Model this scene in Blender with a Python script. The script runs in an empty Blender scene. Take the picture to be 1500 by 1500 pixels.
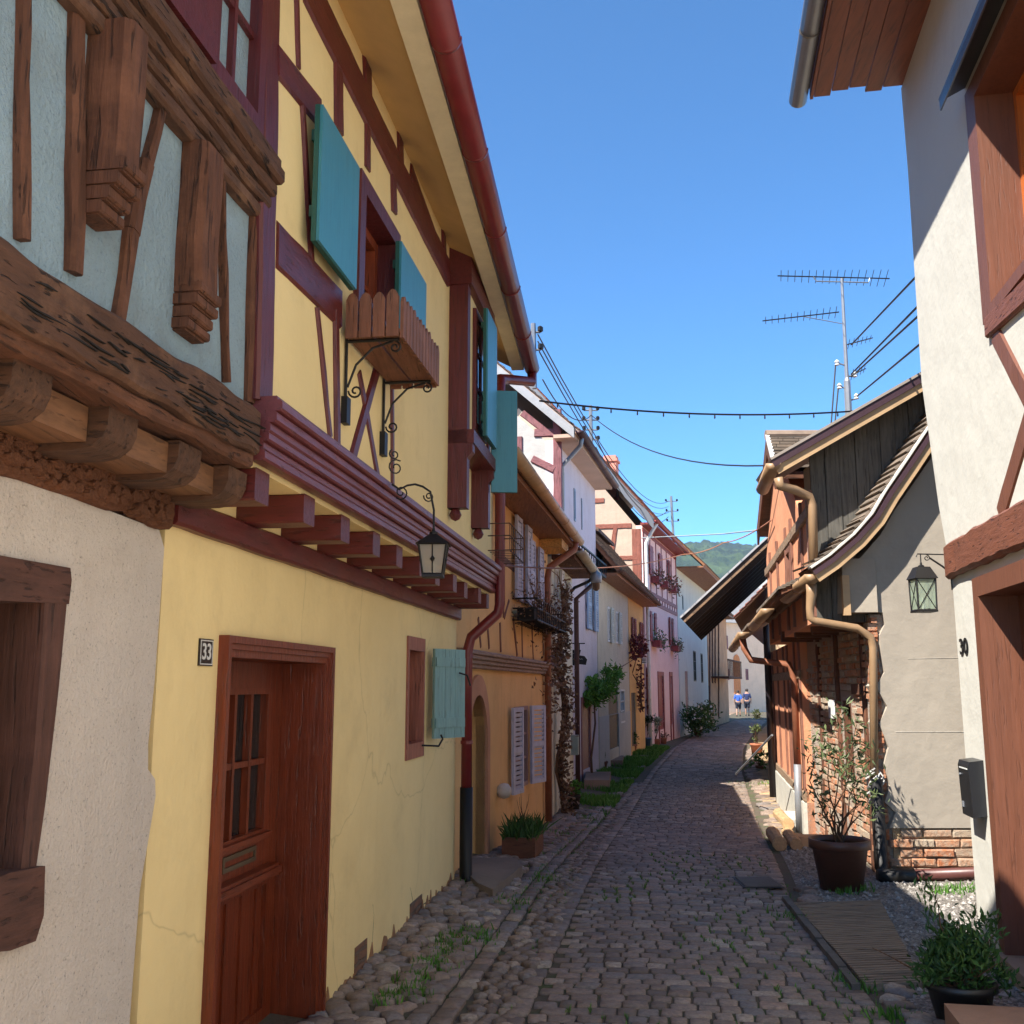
import bpy, bmesh, math, random
from mathutils import Vector, Matrix, noise
from mathutils.geometry import tessellate_polygon
R = math.radians
random.seed(7)
scene = bpy.context.scene
C = scene.collection

# ------------------------------------------------------------------ camera
CH = 1.7; PITCH = 9.65
cam = bpy.data.cameras.new('camera'); co = bpy.data.objects.new('camera', cam); C.objects.link(co)
cam.sensor_width = 36; cam.lens = 36; cam.clip_end = 6000; cam.clip_start = 0.05
co.location = (0, 0, CH); co.rotation_euler = (R(90 + PITCH), 0, 0)
scene.camera = co
# ------------------------------------------------------------------ world + sun
S = Vector((-1, -0.8, 1.45)).normalized()
world = bpy.data.worlds.new('World'); scene.world = world; world.use_nodes = True
nt = world.node_tree
sky = nt.nodes.new('ShaderNodeTexSky'); sky.sky_type = 'NISHITA'; sky.sun_disc = False
sky.sun_elevation = math.asin(S.z); sky.sun_rotation = math.atan2(S.x, S.y)
sky.altitude = 200; sky.air_density = 0.70; sky.dust_density = 0.1; sky.ozone_density = 7
sky_tint = nt.nodes.new('ShaderNodeMix'); sky_tint.data_type = 'RGBA'; sky_tint.blend_type = 'MULTIPLY'; sky_tint.inputs[0].default_value = 1
sky_tint.inputs[7].default_value = (0.58, 0.90, 0.98, 1); nt.links.new(sky.outputs[0], sky_tint.inputs[6]); nt.links.new(sky_tint.outputs[2], nt.nodes['Background'].inputs[0])
nt.nodes['Background'].inputs[1].default_value = 0.12
sl = bpy.data.lights.new('sun', 'SUN'); sl.energy = 4.4; sl.angle = R(0.53); sl.color = (1.0, 0.94, 0.84)
so = bpy.data.objects.new('sun', sl); C.objects.link(so)
so.rotation_euler = (-S).to_track_quat('-Z', 'Y').to_euler()
scene.view_settings.view_transform = 'Standard'; scene.view_settings.look = 'None'
scene.view_settings.exposure = 1.42; scene.view_settings.gamma = 1.0
scene.render.engine = 'CYCLES'
scene.cycles.use_denoising = True
scene.cycles.max_bounces = 8; scene.cycles.diffuse_bounces = 5; scene.cycles.caustics_reflective = False
scene.cycles.caustics_refractive = False

# ------------------------------------------------------------------ small maths
cp, sp = math.cos(R(PITCH)), math.sin(R(PITCH))
O = Vector((0, 0, CH))
def ray(x, y):
    u = (x - 750) / 1500; v = (750 - y) / 1500
    return Vector((u, cp - v * sp, sp + v * cp))
def gz(Y):
    if Y < 9: return 0.0
    if Y > 16: return -0.3
    t = (Y - 9) / 7; return -0.3 * t * t * (3 - 2 * t)
def G(x, y):                       # point of the ground seen at a spot of the photo
    d = ray(x, y); z = 0.0
    for _ in range(8):
        t = (z - CH) / d.z; z = gz(d.y * t)
    return O + d * t
def WP(x, y, Y):                   # point at distance Y down the street
    d = ray(x, y); return O + d * (Y / d.y)
def nz(p, f=1.0, s=0.0): return noise.noise(Vector((p[0] * f + s, p[1] * f - s * 2, p[2] * f + s * 3)))
def lerp(a, b, t): return a + (b - a) * t

class Face:                        # a vertical facade plane: s along, z up, n outward
    def __init__(self, a, b, flip=False):
        self.A = Vector((a[0], a[1], 0)); d = Vector((b[0] - a[0], b[1] - a[1], 0)); self.L = d.length
        self.D = d.normalized(); self.N = Vector((self.D.y, -self.D.x, 0))
        if flip: self.N = -self.N
    def w(self, s, z, n=0.0): return self.A + self.D * s + self.N * n + Vector((0, 0, z))
    def p(self, x, y, n=0.0):
        d = ray(x, y); t = ((self.A + self.N * n) - O).dot(self.N) / d.dot(self.N); q = O + d * t
        return ((q - self.A).dot(self.D), q.z)
    def s(self, x, n=0.0, y=1005): return self.p(x, y, n)[0]
    def shifted(self, n):
        f = Face((0, 0), (1, 0)); f.A = self.A + self.N * n; f.D = self.D; f.N = self.N; f.L = self.L; return f

# ------------------------------------------------------------------ materials
MATS = {}
def newmat(name):
    m = bpy.data.materials.new(name); m.use_nodes = True; nt = m.node_tree
    return m, nt, nt.nodes['Principled BSDF']
def nd(nt, t, **k):
    n = nt.nodes.new(t)
    for a, b in k.items():
        if a.startswith('i_'): n.inputs[a[2:].replace('_', ' ')].default_value = b
        else: setattr(n, a, b)
    return n
def coords(nt, scale=(1, 1, 1), rot=(0, 0, 0)):
    g = nd(nt, 'ShaderNodeNewGeometry'); mp = nd(nt, 'ShaderNodeMapping')
    mp.inputs['Scale'].default_value = scale; mp.inputs['Rotation'].default_value = rot
    nt.links.new(g.outputs['Position'], mp.inputs[0]); return mp.outputs[0]
def ramp(nt, fac, stops):
    r = nd(nt, 'ShaderNodeValToRGB'); e = r.color_ramp.elements
    while len(e) < len(stops): e.new(0.5)
    for i, (p, c) in enumerate(stops):
        e[i].position = p; e[i].color = (c[0], c[1], c[2], 1) if not isinstance(c, (int, float)) else (c, c, c, 1)
    nt.links.new(fac, r.inputs[0]); return r.outputs[0]
def mix(nt, fac, a, b, mode='MIX'):
    m = nd(nt, 'ShaderNodeMix', data_type='RGBA', blend_type=mode)
    for sock, v in ((m.inputs[0], fac), (m.inputs[6], a), (m.inputs[7], b)):
        if isinstance(v, (int, float)): sock.default_value = v
        elif isinstance(v, tuple): sock.default_value = (v[0], v[1], v[2], 1)
        else: nt.links.new(v, sock)
    return m.outputs[2]
def tone(c, f): return tuple(min(1, x * f) for x in c)
def noise_tex(nt, vec, scale, detail=5, rough=0.55):
    n = nd(nt, 'ShaderNodeTexNoise', i_Scale=scale, i_Detail=detail, i_Roughness=rough); nt.links.new(vec, n.inputs['Vector']); return n.outputs['Fac']
def bump(nt, bs, h, strength, dist, prev=None):
    b = nd(nt, 'ShaderNodeBump'); b.inputs['Strength'].default_value = strength; b.inputs['Distance'].default_value = dist
    nt.links.new(h, b.inputs['Height'])
    if prev: nt.links.new(prev, b.inputs['Normal'])
    nt.links.new(b.outputs[0], bs.inputs['Normal']); return b.outputs[0]

COOL = ('chalk_plaster', 'warm_grey_stucco', 'teal_board', 'sage_board', 'blue_plaster', 'salmon_plaster', 'grey_green_plaster', 'lilac_plaster', 'orange_plaster', 'grey_roughcast', 'pale_cream_plaster', 'beige_plaster', 'pink_plaster', 'peach_plaster', 'rust_timber', 'ochre_plaster', 'grey_board', 'joint_line', 'pale_plinth', 'white_plaster')
def earthy(name, c):
    if name in ('old_oak', 'worn_oak', 'hewn_joist', 'russet_door', 'oxblood_paint', 'oxblood_sheen', 'umber_frame'): return (c[0] * 0.95, c[1] * 0.76, c[2] * 0.66)
    return c if name in COOL else (min(.88, c[0] * 1.25), min(.88, c[1] * 1.05), c[2] * 0.82)

def stucco(name, c, var=0.16, stain=0.3, fine=60, bs=0.35, bd=0.01, coarse=0.6, stainc=None, streak=0.25, speck=0.0, crack=0.0):
    if name in MATS: return MATS[name]
    c = earthy(name, c); m, nt, b = newmat(name); v = coords(nt)
    col = ramp(nt, noise_tex(nt, v, 1.3, 6), [(0.3, tone(c, 1 - var)), (0.7, tone(c, 1 + var * 0.6))])
    sc = stainc or tuple(x * 0.45 for x in c)
    st = ramp(nt, noise_tex(nt, v, 2.7, 8, 0.7), [(0.52, 0.0), (0.78, stain)])
    col = mix(nt, st, col, sc)
    vs = coords(nt, (7, 7, 0.5))
    sk = ramp(nt, noise_tex(nt, vs, 1.0, 5, 0.6), [(0.55, 0.0), (0.8, streak)])
    col = mix(nt, sk, col, sc)
    if speck:
        sp_ = ramp(nt, noise_tex(nt, v, 95, 3, 0.6), [(0.28, speck), (0.4, 0.0)]); col = mix(nt, sp_, col, tone(c, 0.35))
    if crack:
        wv = nd(nt, 'ShaderNodeMix', data_type='VECTOR'); wn = nd(nt, 'ShaderNodeTexNoise', i_Scale=1.5, i_Detail=4)
        nt.links.new(v, wn.inputs['Vector']); wv.inputs[0].default_value = 0.35; nt.links.new(v, wv.inputs[4]); nt.links.new(wn.outputs['Color'], wv.inputs[5])
        vo = nd(nt, 'ShaderNodeTexVoronoi', feature='DISTANCE_TO_EDGE', i_Scale=0.9); nt.links.new(wv.outputs[1], vo.inputs['Vector'])
        ck = ramp(nt, vo.outputs['Distance'], [(0.0, crack), (0.0045, 0.0)]); col = mix(nt, ck, col, tone(c, 0.3))
    nt.links.new(col, b.inputs['Base Color']); b.inputs['Roughness'].default_value = 0.92; b.inputs['Specular IOR Level'].default_value = 0.2
    p = bump(nt, b, noise_tex(nt, v, 3.2, 4), coarse, 0.04)
    bump(nt, b, noise_tex(nt, v, fine, 4, 0.65), bs, bd, p)
    MATS[name] = m; return m

def wood(name, c, axis='z', rough=0.6, worn=0.35, wornc=None, bs=0.5, var=0.35, fine=1.0, crackd=0.6):
    key = name + '_' + axis
    if key in MATS: return MATS[key]
    c = earthy(name, c); wornc = earthy(name, wornc) if wornc else None; m, nt, b = newmat(key)
    sc = {'z': (22, 22, 1.6), 'y': (22, 1.6, 22), 'x': (1.6, 22, 22)}[axis]; sc = tuple(x * fine for x in sc)
    v = coords(nt, sc); v0 = coords(nt)
    g = noise_tex(nt, v, 1.6, 7, 0.65)
    col = ramp(nt, g, [(0.3, tone(c, 1 - var)), (0.5, c), (0.72, tone(c, 1 + var))])
    wc = wornc or tuple(x * 2.0 + 0.02 for x in c)
    wf = ramp(nt, noise_tex(nt, v0, 5, 8, 0.7), [(0.5, 0.0), (0.75, worn)])
    col = mix(nt, wf, col, wc)
    cr = ramp(nt, noise_tex(nt, v, 3.1, 3, 0.5), [(0.33, 1.0), (0.39, 0.0)])
    cf = nd(nt, 'ShaderNodeMath', operation='MULTIPLY'); nt.links.new(cr, cf.inputs[0]); cf.inputs[1].default_value = crackd
    col = mix(nt, cf.outputs[0], col, tone(c, 0.25))
    nt.links.new(col, b.inputs['Base Color']); b.inputs['Roughness'].default_value = rough
    p = bump(nt, b, g, bs, 0.012)
    h2 = ramp(nt, cr, [(0, 1.0), (1, 0.0)]); bump(nt, b, h2, bs, 0.012, p)
    MATS[key] = m; return m

def plain(name, c, rough=0.5, metal=0.0, var=0.12, scale=8, bs=0.1, spec=0.5):
    if name in MATS: return MATS[name]
    m, nt, b = newmat(name); v = coords(nt)
    col = ramp(nt, noise_tex(nt, v, scale, 6, 0.65), [(0.3, tone(c, 1 - var)), (0.7, tone(c, 1 + var))])
    nt.links.new(col, b.inputs['Base Color']); b.inputs['Roughness'].default_value = rough; b.inputs['Metallic'].default_value = metal
    b.inputs['Specular IOR Level'].default_value = spec
    bump(nt, b, noise_tex(nt, v, scale * 4, 4), bs, 0.005)
    MATS[name] = m; return m

def leafmat(name, c1, c2):
    if name in MATS: return MATS[name]
    m, nt, b = newmat(name)
    oi = nd(nt, 'ShaderNodeAttribute', attribute_name='tint')
    col = ramp(nt, oi.outputs['Fac'], [(0, c1), (1, c2)])
    nt.links.new(col, b.inputs['Base Color']); b.inputs['Roughness'].default_value = 0.55
    b.inputs['Subsurface Weight'].default_value = 0.0
    tr = nd(nt, 'ShaderNodeBsdfTranslucent'); nt.links.new(col, tr.inputs[0])
    ms = nd(nt, 'ShaderNodeMixShader'); ms.inputs[0].default_value = 0.25
    nt.links.new(b.outputs[0], ms.inputs[1]); nt.links.new(tr.outputs[0], ms.inputs[2])
    nt.links.new(ms.outputs[0], nt.nodes['Material Output'].inputs[0])
    MATS[name] = m; return m

def brick(name, plane, c1, c2, mortar, bw=0.23, bh=0.065, plaster=None, pl_amt=0.5, ms=0.012):
    if name in MATS: return MATS[name]
    m, nt, b = newmat(name); g = nd(nt, 'ShaderNodeNewGeometry'); sx = nd(nt, 'ShaderNodeSeparateXYZ'); nt.links.new(g.outputs['Position'], sx.inputs[0])
    cx = nd(nt, 'ShaderNodeCombineXYZ'); nt.links.new(sx.outputs[0 if plane == 'x' else 1], cx.inputs[0]); nt.links.new(sx.outputs[2], cx.inputs[1])
    wn = nd(nt, 'ShaderNodeTexNoise', i_Scale=6.0, i_Detail=3); nt.links.new(g.outputs['Position'], wn.inputs['Vector'])
    va = nd(nt, 'ShaderNodeVectorMath', operation='MULTIPLY_ADD'); nt.links.new(wn.outputs['Color'], va.inputs[0]); va.inputs[1].default_value = (0.035, 0.035, 0); nt.links.new(cx.outputs[0], va.inputs[2])
    bt = nd(nt, 'ShaderNodeTexBrick', i_Scale=1.0); nt.links.new(va.outputs[0], bt.inputs['Vector'])
    bt.inputs['Color1'].default_value = (*c1, 1); bt.inputs['Color2'].default_value = (*c2, 1); bt.inputs['Mortar'].default_value = (*mortar, 1)
    bt.inputs['Mortar Size'].default_value = ms; bt.inputs['Brick Width'].default_value = bw; bt.inputs['Row Height'].default_value = bh; bt.inputs['Mortar Smooth'].default_value = 0.3
    v = g.outputs['Position']
    col = mix(nt, ramp(nt, noise_tex(nt, v, 30, 5, 0.7), [(0.35, 0.0), (0.75, 0.5)]), bt.outputs['Color'], tone(mortar, 0.9))
    hgt = bt.outputs['Fac']
    if plaster:
        pf = ramp(nt, noise_tex(nt, v, 2.6, 6, 0.6), [(0.5 - 0.12 + (0.5 - pl_amt) * 0.3, 0.0), (0.5 - 0.1 + (0.5 - pl_amt) * 0.3 + 0.03, 1.0)])
        col = mix(nt, pf, col, plaster)
    nt.links.new(col, b.inputs['Base Color']); b.inputs['Roughness'].default_value = 0.95
    inv = ramp(nt, hgt, [(0, 1.0), (1, 0.0)])
    p = bump(nt, b, inv, 0.9, 0.012)
    bump(nt, b, noise_tex(nt, v, 25, 6, 0.7), 0.8, 0.02, p)
    MATS[name] = m; return m

def tiles(name, c, plane='y', tw=0.17, var=0.5):
    """clay roof tiles; courses are real steps, columns in the material"""
    if name in MATS: return MATS[name]
    m, nt, b = newmat(name); g = nd(nt, 'ShaderNodeNewGeometry'); sx = nd(nt, 'ShaderNodeSeparateXYZ'); nt.links.new(g.outputs['Position'], sx.inputs[0])
    cx = nd(nt, 'ShaderNodeCombineXYZ'); nt.links.new(sx.outputs[0 if plane == 'x' else 1], cx.inputs[0]); nt.links.new(sx.outputs[2], cx.inputs[1])
    bt = nd(nt, 'ShaderNodeTexBrick', i_Scale=1.0); nt.links.new(cx.outputs[0], bt.inputs['Vector'])
    bt.inputs['Color1'].default_value = (*tone(c, 1 - var), 1); bt.inputs['Color2'].default_value = (*tone(c, 1 + var * 0.7), 1); bt.inputs['Mortar'].default_value = (*tone(c, 0.25), 1)
    bt.inputs['Mortar Size'].default_value = 0.006; bt.inputs['Brick Width'].default_value = tw; bt.inputs['Row Height'].default_value = 0.11
    col = mix(nt, ramp(nt, noise_tex(nt, g.outputs['Position'], 4, 6, 0.7), [(0.4, 0.0), (0.75, 0.6)]), bt.outputs['Color'], (0.09, 0.08, 0.07))
    nt.links.new(col, b.inputs['Base Color']); b.inputs['Roughness'].default_value = 0.85
    bump(nt, b, noise_tex(nt, g.outputs['Position'], 14, 4), 0.5, 0.02)
    MATS[name] = m; return m

def glass():
    if 'glass' in MATS: return MATS['glass']
    m, nt, b = newmat('glass'); b.inputs['Base Color'].default_value = (0.012, 0.014, 0.016, 1); b.inputs['Roughness'].default_value = 0.06
    b.inputs['Specular IOR Level'].default_value = 0.8
    bump(nt, b, noise_tex(nt, coords(nt), 3, 2), 0.08, 0.02)
    MATS['glass'] = m; return m

# ------------------------------------------------------------------ mesh building
def empty(name, loc, label, cat, group=None, kind=None):
    o = bpy.data.objects.new(name, None); C.objects.link(o); o.location = loc; o.empty_display_size = 0.2
    o['label'] = label; o['category'] = cat
    if group: o['group'] = group
    if kind: o['kind'] = kind
    return o
def tag(o, label=None, cat=None, group=None, kind=None):
    if label: o['label'] = label
    if cat: o['category'] = cat
    if group: o['group'] = group
    if kind: o['kind'] = kind
    return o
def wloc(o):
    v = Vector((0, 0, 0))
    while o: v = v + o.location; o = o.parent
    return v

class MB:
    def __init__(self): self.v = []; self.f = []; self.t = []
    def add(self, vs, fs, tint=None):
        k = len(self.v); self.v += [tuple(p) for p in vs]; self.f += [tuple(i + k for i in f) for f in fs]
        if tint is not None: self.t += [tint] * len(vs)
    def hexa(self, p):                       # 8 corners: bottom 4, top 4
        self.add(p, [(0, 3, 2, 1), (4, 5, 6, 7), (0, 1, 5, 4), (1, 2, 6, 5), (2, 3, 7, 6), (3, 0, 4, 7)]); return self
    def box(self, F, s0, s1, z0, z1, n0, n1):
        return self.hexa([F.w(s, z, n) for z in (z0, z1) for s, n in ((s0, n0), (s1, n0), (s1, n1), (s0, n1))])
    def bx(self, x0, x1, y0, y1, z0, z1):
        return self.hexa([Vector((x, y, z)) for z in (z0, z1) for x, y in ((x0, y0), (x1, y0), (x1, y1), (x0, y1))])
    def quad(self, *p): self.add(p, [tuple(range(len(p)))]); return self
    def prism(self, F, pts, n0, n1, holes=()):   # pts (s,z) outline with holes, from n0 to n1
        loops = [list(pts)] + [list(h) for h in holes]
        tri = tessellate_polygon([[Vector((a, b, 0)) for a, b in l] for l in loops])
        flat = [q for l in loops for q in l]; k = len(flat)
        self.add([F.w(a, b, n1) for a, b in flat] + [F.w(a, b, n0) for a, b in flat],
                 [tuple(t) for t in tri] + [tuple(i + k for i in reversed(t)) for t in tri])
        base = len(self.v) - 2 * k; o = 0
        for l in loops:
            m = len(l)
            for i in range(m): self.f.append((base + o + i, base + o + (i + 1) % m, base + k + o + (i + 1) % m, base + k + o + i))
            o += m
        return self
    def tube(self, pts, r, seg=8, caps=True, arc=None):
        pts = [Vector(p) for p in pts]; rings = []; up = None
        for i, p in enumerate(pts):
            a = pts[max(i - 1, 0)]; b = pts[min(i + 1, len(pts) - 1)]; d = (b - a).normalized()
            if up is None: up = Vector((0, 0, 1)) if abs(d.z) < 0.9 else Vector((1, 0, 0))
            x = d.cross(up)
            if x.length < 1e-4: up = Vector((0, 1, 0)); x = d.cross(up)
            x.normalize(); y = x.cross(d).normalized(); up = y
            rr = r[i] if isinstance(r, (list, tuple)) else r
            rings.append([p + x * math.cos(2 * math.pi * j / seg) * rr + y * math.sin(2 * math.pi * j / seg) * rr for j in range(seg)])
        fs = []
        for i in range(len(pts) - 1):
            for j in range(seg): fs.append((i * seg + j, i * seg + (j + 1) % seg, (i + 1) * seg + (j + 1) % seg, (i + 1) * seg + j))
        if caps: fs.append(tuple(range(seg - 1, -1, -1))); fs.append(tuple((len(pts) - 1) * seg + j for j in range(seg)))
        self.add([q for r_ in rings for q in r_], fs); return self
    def gutter(self, a, b, r, th=0.012, seg=8, capa=True, capb=True):   # half-round channel a -> b
        a = Vector(a); b = Vector(b); d = (b - a).normalized(); x = d.cross(Vector((0, 0, 1))).normalized(); z = Vector((0, 0, 1))
        vs = []
        for p in (a, b):
            for rr in (r, r - th):
                for j in range(seg + 1):
                    t = math.pi * j / seg; vs.append(p + x * math.cos(t) * rr - z * math.sin(t) * rr)
        n = seg + 1; fs = []
        for j in range(seg):
            fs.append((j, j + 1, 2 * n + j + 1, 2 * n + j)); fs.append((n + j, 2 * n + n + j, 2 * n + n + j + 1, n + j + 1))
        fs.append((0, 2 * n, 3 * n, n)); fs.append((seg, n + seg, 3 * n + seg, 2 * n + seg))
        for base, cap in ((0, capa), (2 * n, capb)):
            if cap: fs.append(tuple(base + j for j in range(n)))
            else:
                for j in range(seg): fs.append((base + j, base + n + j, base + n + j + 1, base + j + 1))
        self.add(vs, fs)
        L = (b - a).length; k = int(L / 0.9)
        for i in range(1, k):                                    # seam rings
            c = a + (b - a) * (i / k); self.ringseam(c, d, x, r + 0.004)
        return self
    def ringseam(self, c, d, x, r):
        z = Vector((0, 0, 1)); vs = []; seg = 8
        for o in (-0.012, 0.012):
            for rr in (r, r - 0.02):
                for j in range(seg + 1):
                    t = math.pi * j / seg; vs.append(c + d * o + x * math.cos(t) * rr - z * math.sin(t) * rr)
        n = seg + 1
        self.add(vs, [(j, j + 1, 2 * n + j + 1, 2 * n + j) for j in range(seg)] + [(j, n + j, n + j + 1, j + 1) for j in range(seg)] + [(2 * n + j, 2 * n + j + 1, 3 * n + j + 1, 3 * n + j) for j in range(seg)])
    def lathe(self, c, prof, seg=20):             # prof: (r, z) list
        vs = []
        for r, z in prof:
            for j in range(seg): a = 2 * math.pi * j / seg; vs.append(Vector(c) + Vector((r * math.cos(a), r * math.sin(a), z)))
        fs = [(i * seg + j, i * seg + (j + 1) % seg, (i + 1) * seg + (j + 1) % seg, (i + 1) * seg + j) for i in range(len(prof) - 1) for j in range(seg)]
        fs.append(tuple(range(seg))); self.add(vs, fs); return self
    def sweep(self, F, pts, w, n0, n1, jit=0.0, step=0.12, ch=0.012, seed=0.0):
        """a timber: pts (s,z) polyline, width w (or list), from n0 to n1, edges chamfered, jit = irregularity"""
        P = [Vector((a, b, 0)) for a, b in pts]; W = w if isinstance(w, (list, tuple)) else [w] * len(P)
        Q = []; WW = []
        for i in range(len(P) - 1):
            L = (P[i + 1] - P[i]).length; k = max(1, int(L / step)) if jit else 1
            for j in range(k): Q.append(P[i].lerp(P[i + 1], j / k)); WW.append(lerp(W[i], W[i + 1], j / k))
        Q.append(P[-1]); WW.append(W[-1]); vs = []; m = 8
        for i, q in enumerate(Q):
            d = (Q[min(i + 1, len(Q) - 1)] - Q[max(i - 1, 0)]).normalized(); t = Vector((-d.y, d.x, 0))
            h = WW[i] / 2
            a = jit * 1.6 * nz((q.x * 3, q.y * 3, seed), 1.7, 3.1); b = jit * 1.6 * nz((q.x * 3, q.y * 3, seed), 1.7, 9.7); c = jit * nz((q.x, q.y, seed), 5, 5.5)
            h1 = h + a; h2 = h + b; m1 = n1 + c
            c_ = min(ch, h * 0.4, (n1 - n0) * 0.4)
            for o, n in ((-h1, n0), (-h1, m1 - c_), (-h1 + c_, m1), (0, m1 + c * 0.3), (h2 - c_, m1), (h2, m1 - c_), (h2, n0), (0, n0)):
                r = q + t * o; vs.append(F.w(r.x, r.y, n))
        fs = [(i * m + j, i * m + (j + 1) % m, (i + 1) * m + (j + 1) % m, (i + 1) * m + j) for i in range(len(Q) - 1) for j in range(m)]
        fs.append(tuple(range(m - 1, -1, -1))); fs.append(tuple((len(Q) - 1) * m + j for j in range(m)))
        self.add(vs, fs); return self
    def leaves(self, pts, size, up=0.3, asp=0.45):
        for p in pts:
            p = Vector(p); d = Vector((random.uniform(-1, 1), random.uniform(-1, 1), random.uniform(-0.6, 1) + up)).normalized()
            e = d.cross(Vector((random.uniform(-1, 1), random.uniform(-1, 1), random.uniform(-1, 1)))).normalized(); l = size * random.uniform(0.6, 1.3); w_ = l * asp
            nn = d.cross(e) * l * 0.12
            self.add([p, p + d * l * 0.5 + e * w_ * 0.5 + nn, p + d * l, p + d * l * 0.5 - e * w_ * 0.5 + nn], [(0, 1, 2), (0, 2, 3)], random.random())
        return self
    def build(self, name, mat, parent=None, smooth=False):
        off = wloc(parent) if parent else Vector((0, 0, 0))
        me = bpy.data.meshes.new(name); me.from_pydata([(x - off.x, y - off.y, z - off.z) for x, y, z in self.v], [], self.f)
        if len(self.t) == len(self.v) and self.t:
            at = me.attributes.new('tint', 'FLOAT', 'POINT'); at.data.foreach_set('value', self.t)
        bm = bmesh.new(); bm.from_mesh(me); bmesh.ops.recalc_face_normals(bm, faces=bm.faces); bm.to_mesh(me); bm.free()
        me.materials.append(mat)
        if smooth: me.polygons.foreach_set('use_smooth', [True] * len(me.polygons))
        o = bpy.data.objects.new(name, me); C.objects.link(o)
        if parent: o.parent = parent
        return o

def copy_tree(o, parent=None, delta=None):
    c = o.copy(); C.objects.link(c); c.parent = parent
    if delta is not None: c.location = o.location + delta
    for ch in list(o.children): copy_tree(ch, c)
    return c
def rect(s0, s1, z0, z1): return [(s0, z0), (s1, z0), (s1, z1), (s0, z1)]
def pxs(F, pts, n=0.0): return [F.p(x, y, n) for x, y in pts]
def pxrect(F, x0, x1, yt, yb, n=0.0):     # opening whose near-left edge is x0 with heights read there
    a = F.p(x0, yt, n); b = F.p(x0, yb, n); s1 = F.s(x1, n); return (a[0], s1, b[1], a[1])

def text(name, body, size, F, s, z, n, mat, parent, extr=0.004, mirror=False, sx=1.0):
    cu = bpy.data.curves.new('tmp', 'FONT'); cu.body = body; cu.size = size; cu.extrude = extr; cu.align_x = 'CENTER'; cu.align_y = 'CENTER'; cu.offset = size * 0.015
    to = bpy.data.objects.new('tmp', cu); C.objects.link(to); bpy.context.view_layer.update()
    me = bpy.data.meshes.new_from_object(to.evaluated_get(bpy.context.evaluated_depsgraph_get()))
    bpy.data.objects.remove(to); off = wloc(parent) if parent else Vector((0, 0, 0))
    for v in me.vertices:
        q = F.w(s + v.co.x * sx * (-1 if mirror else 1), z + v.co.y, n + v.co.z) - off; v.co = q
    me.materials.clear(); me.materials.append(mat); o = bpy.data.objects.new(name, me); C.objects.link(o)
    if parent: o.parent = parent
    return o

# ------------------------------------------------------------------ shared materials
M_red = wood('oxblood_paint', (0.115, 0.024, 0.028), 'z', 0.42, 0.15, bs=0.35, var=0.25, crackd=0.5)
M_redy = wood('oxblood_paint', (0.115, 0.022, 0.024), 'y', 0.42, 0.15, bs=0.35, var=0.25, crackd=0.5)
M_redx = wood('oxblood_paint', (0.115, 0.022, 0.024), 'x', 0.42, 0.15, bs=0.35, var=0.25, crackd=0.5)
M_old = wood('old_oak', (0.115, 0.054, 0.030), 'z', 0.88, 0.65, (0.27, 0.14, 0.082), bs=0.9)
M_oldy = wood('old_oak', (0.115, 0.054, 0.030), 'y', 0.88, 0.65, (0.27, 0.14, 0.082), bs=0.9)
M_oldx = wood('old_oak', (0.12, 0.055, 0.028), 'x', 0.8, 0.5, bs=0.9)
M_iron = plain('black_iron', (0.012, 0.011, 0.011), 0.5, 0.3)
M_glass = glass()
M_copper = plain('tan_gutter', (0.52, 0.31, 0.16), 0.45, 0.0, 0.2, 3)
M_cream = plain('cream_fascia', (0.72, 0.62, 0.42), 0.7, 0, 0.08)
M_tan = plain('tan_board', (0.50, 0.33, 0.18), 0.6, 0, 0.12, 5)
M_dark = plain('dark_interior', (0.012, 0.009, 0.008), 0.9)
M_darkroom = M_dark
M_terra = plain('terracotta', (0.36, 0.13, 0.07), 0.8, 0, 0.2, 12)
M_leaf = leafmat('leaf_green', (0.02, 0.06, 0.012), (0.07, 0.16, 0.03))
M_leafb = leafmat('leaf_bright', (0.05, 0.15, 0.015), (0.13, 0.30, 0.04))
M_leafo = leafmat('leaf_olive', (0.05, 0.08, 0.03), (0.16, 0.20, 0.08))
M_dry = leafmat('dry_leaves', (0.09, 0.04, 0.025), (0.28, 0.17, 0.09))
M_soil = plain('soil', (0.03, 0.02, 0.013), 0.95)
M_white = plain('white_paint', (0.7, 0.7, 0.68), 0.6)
M_grey = plain('zinc_grey', (0.25, 0.26, 0.28), 0.4, 0.3)
M_stem = wood('twig_bark', (0.09, 0.05, 0.03), 'z', 0.85, 0.3)

def timbers(parent, F, items, mat, matf=None, name='timber', d=0.02, jit=0.006, n=0.0, width=0.13):
    """each (x0,y0,x1,y1[,w]) in photo positions on the facade -> a timber of its own"""
    for i, it in enumerate(items):
        a = F.p(it[0], it[1], n); b = F.p(it[2], it[3], n); w = it[4] if len(it) > 4 else width
        horiz = abs(a[0] - b[0]) > abs(a[1] - b[1]) * 1.2
        MB().sweep(F, [a, b], w, n - 0.05, n + d + 0.0015 * (i % 4), jit, seed=i * 1.3).build(name, (matf if horiz and matf else mat), parent)

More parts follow.
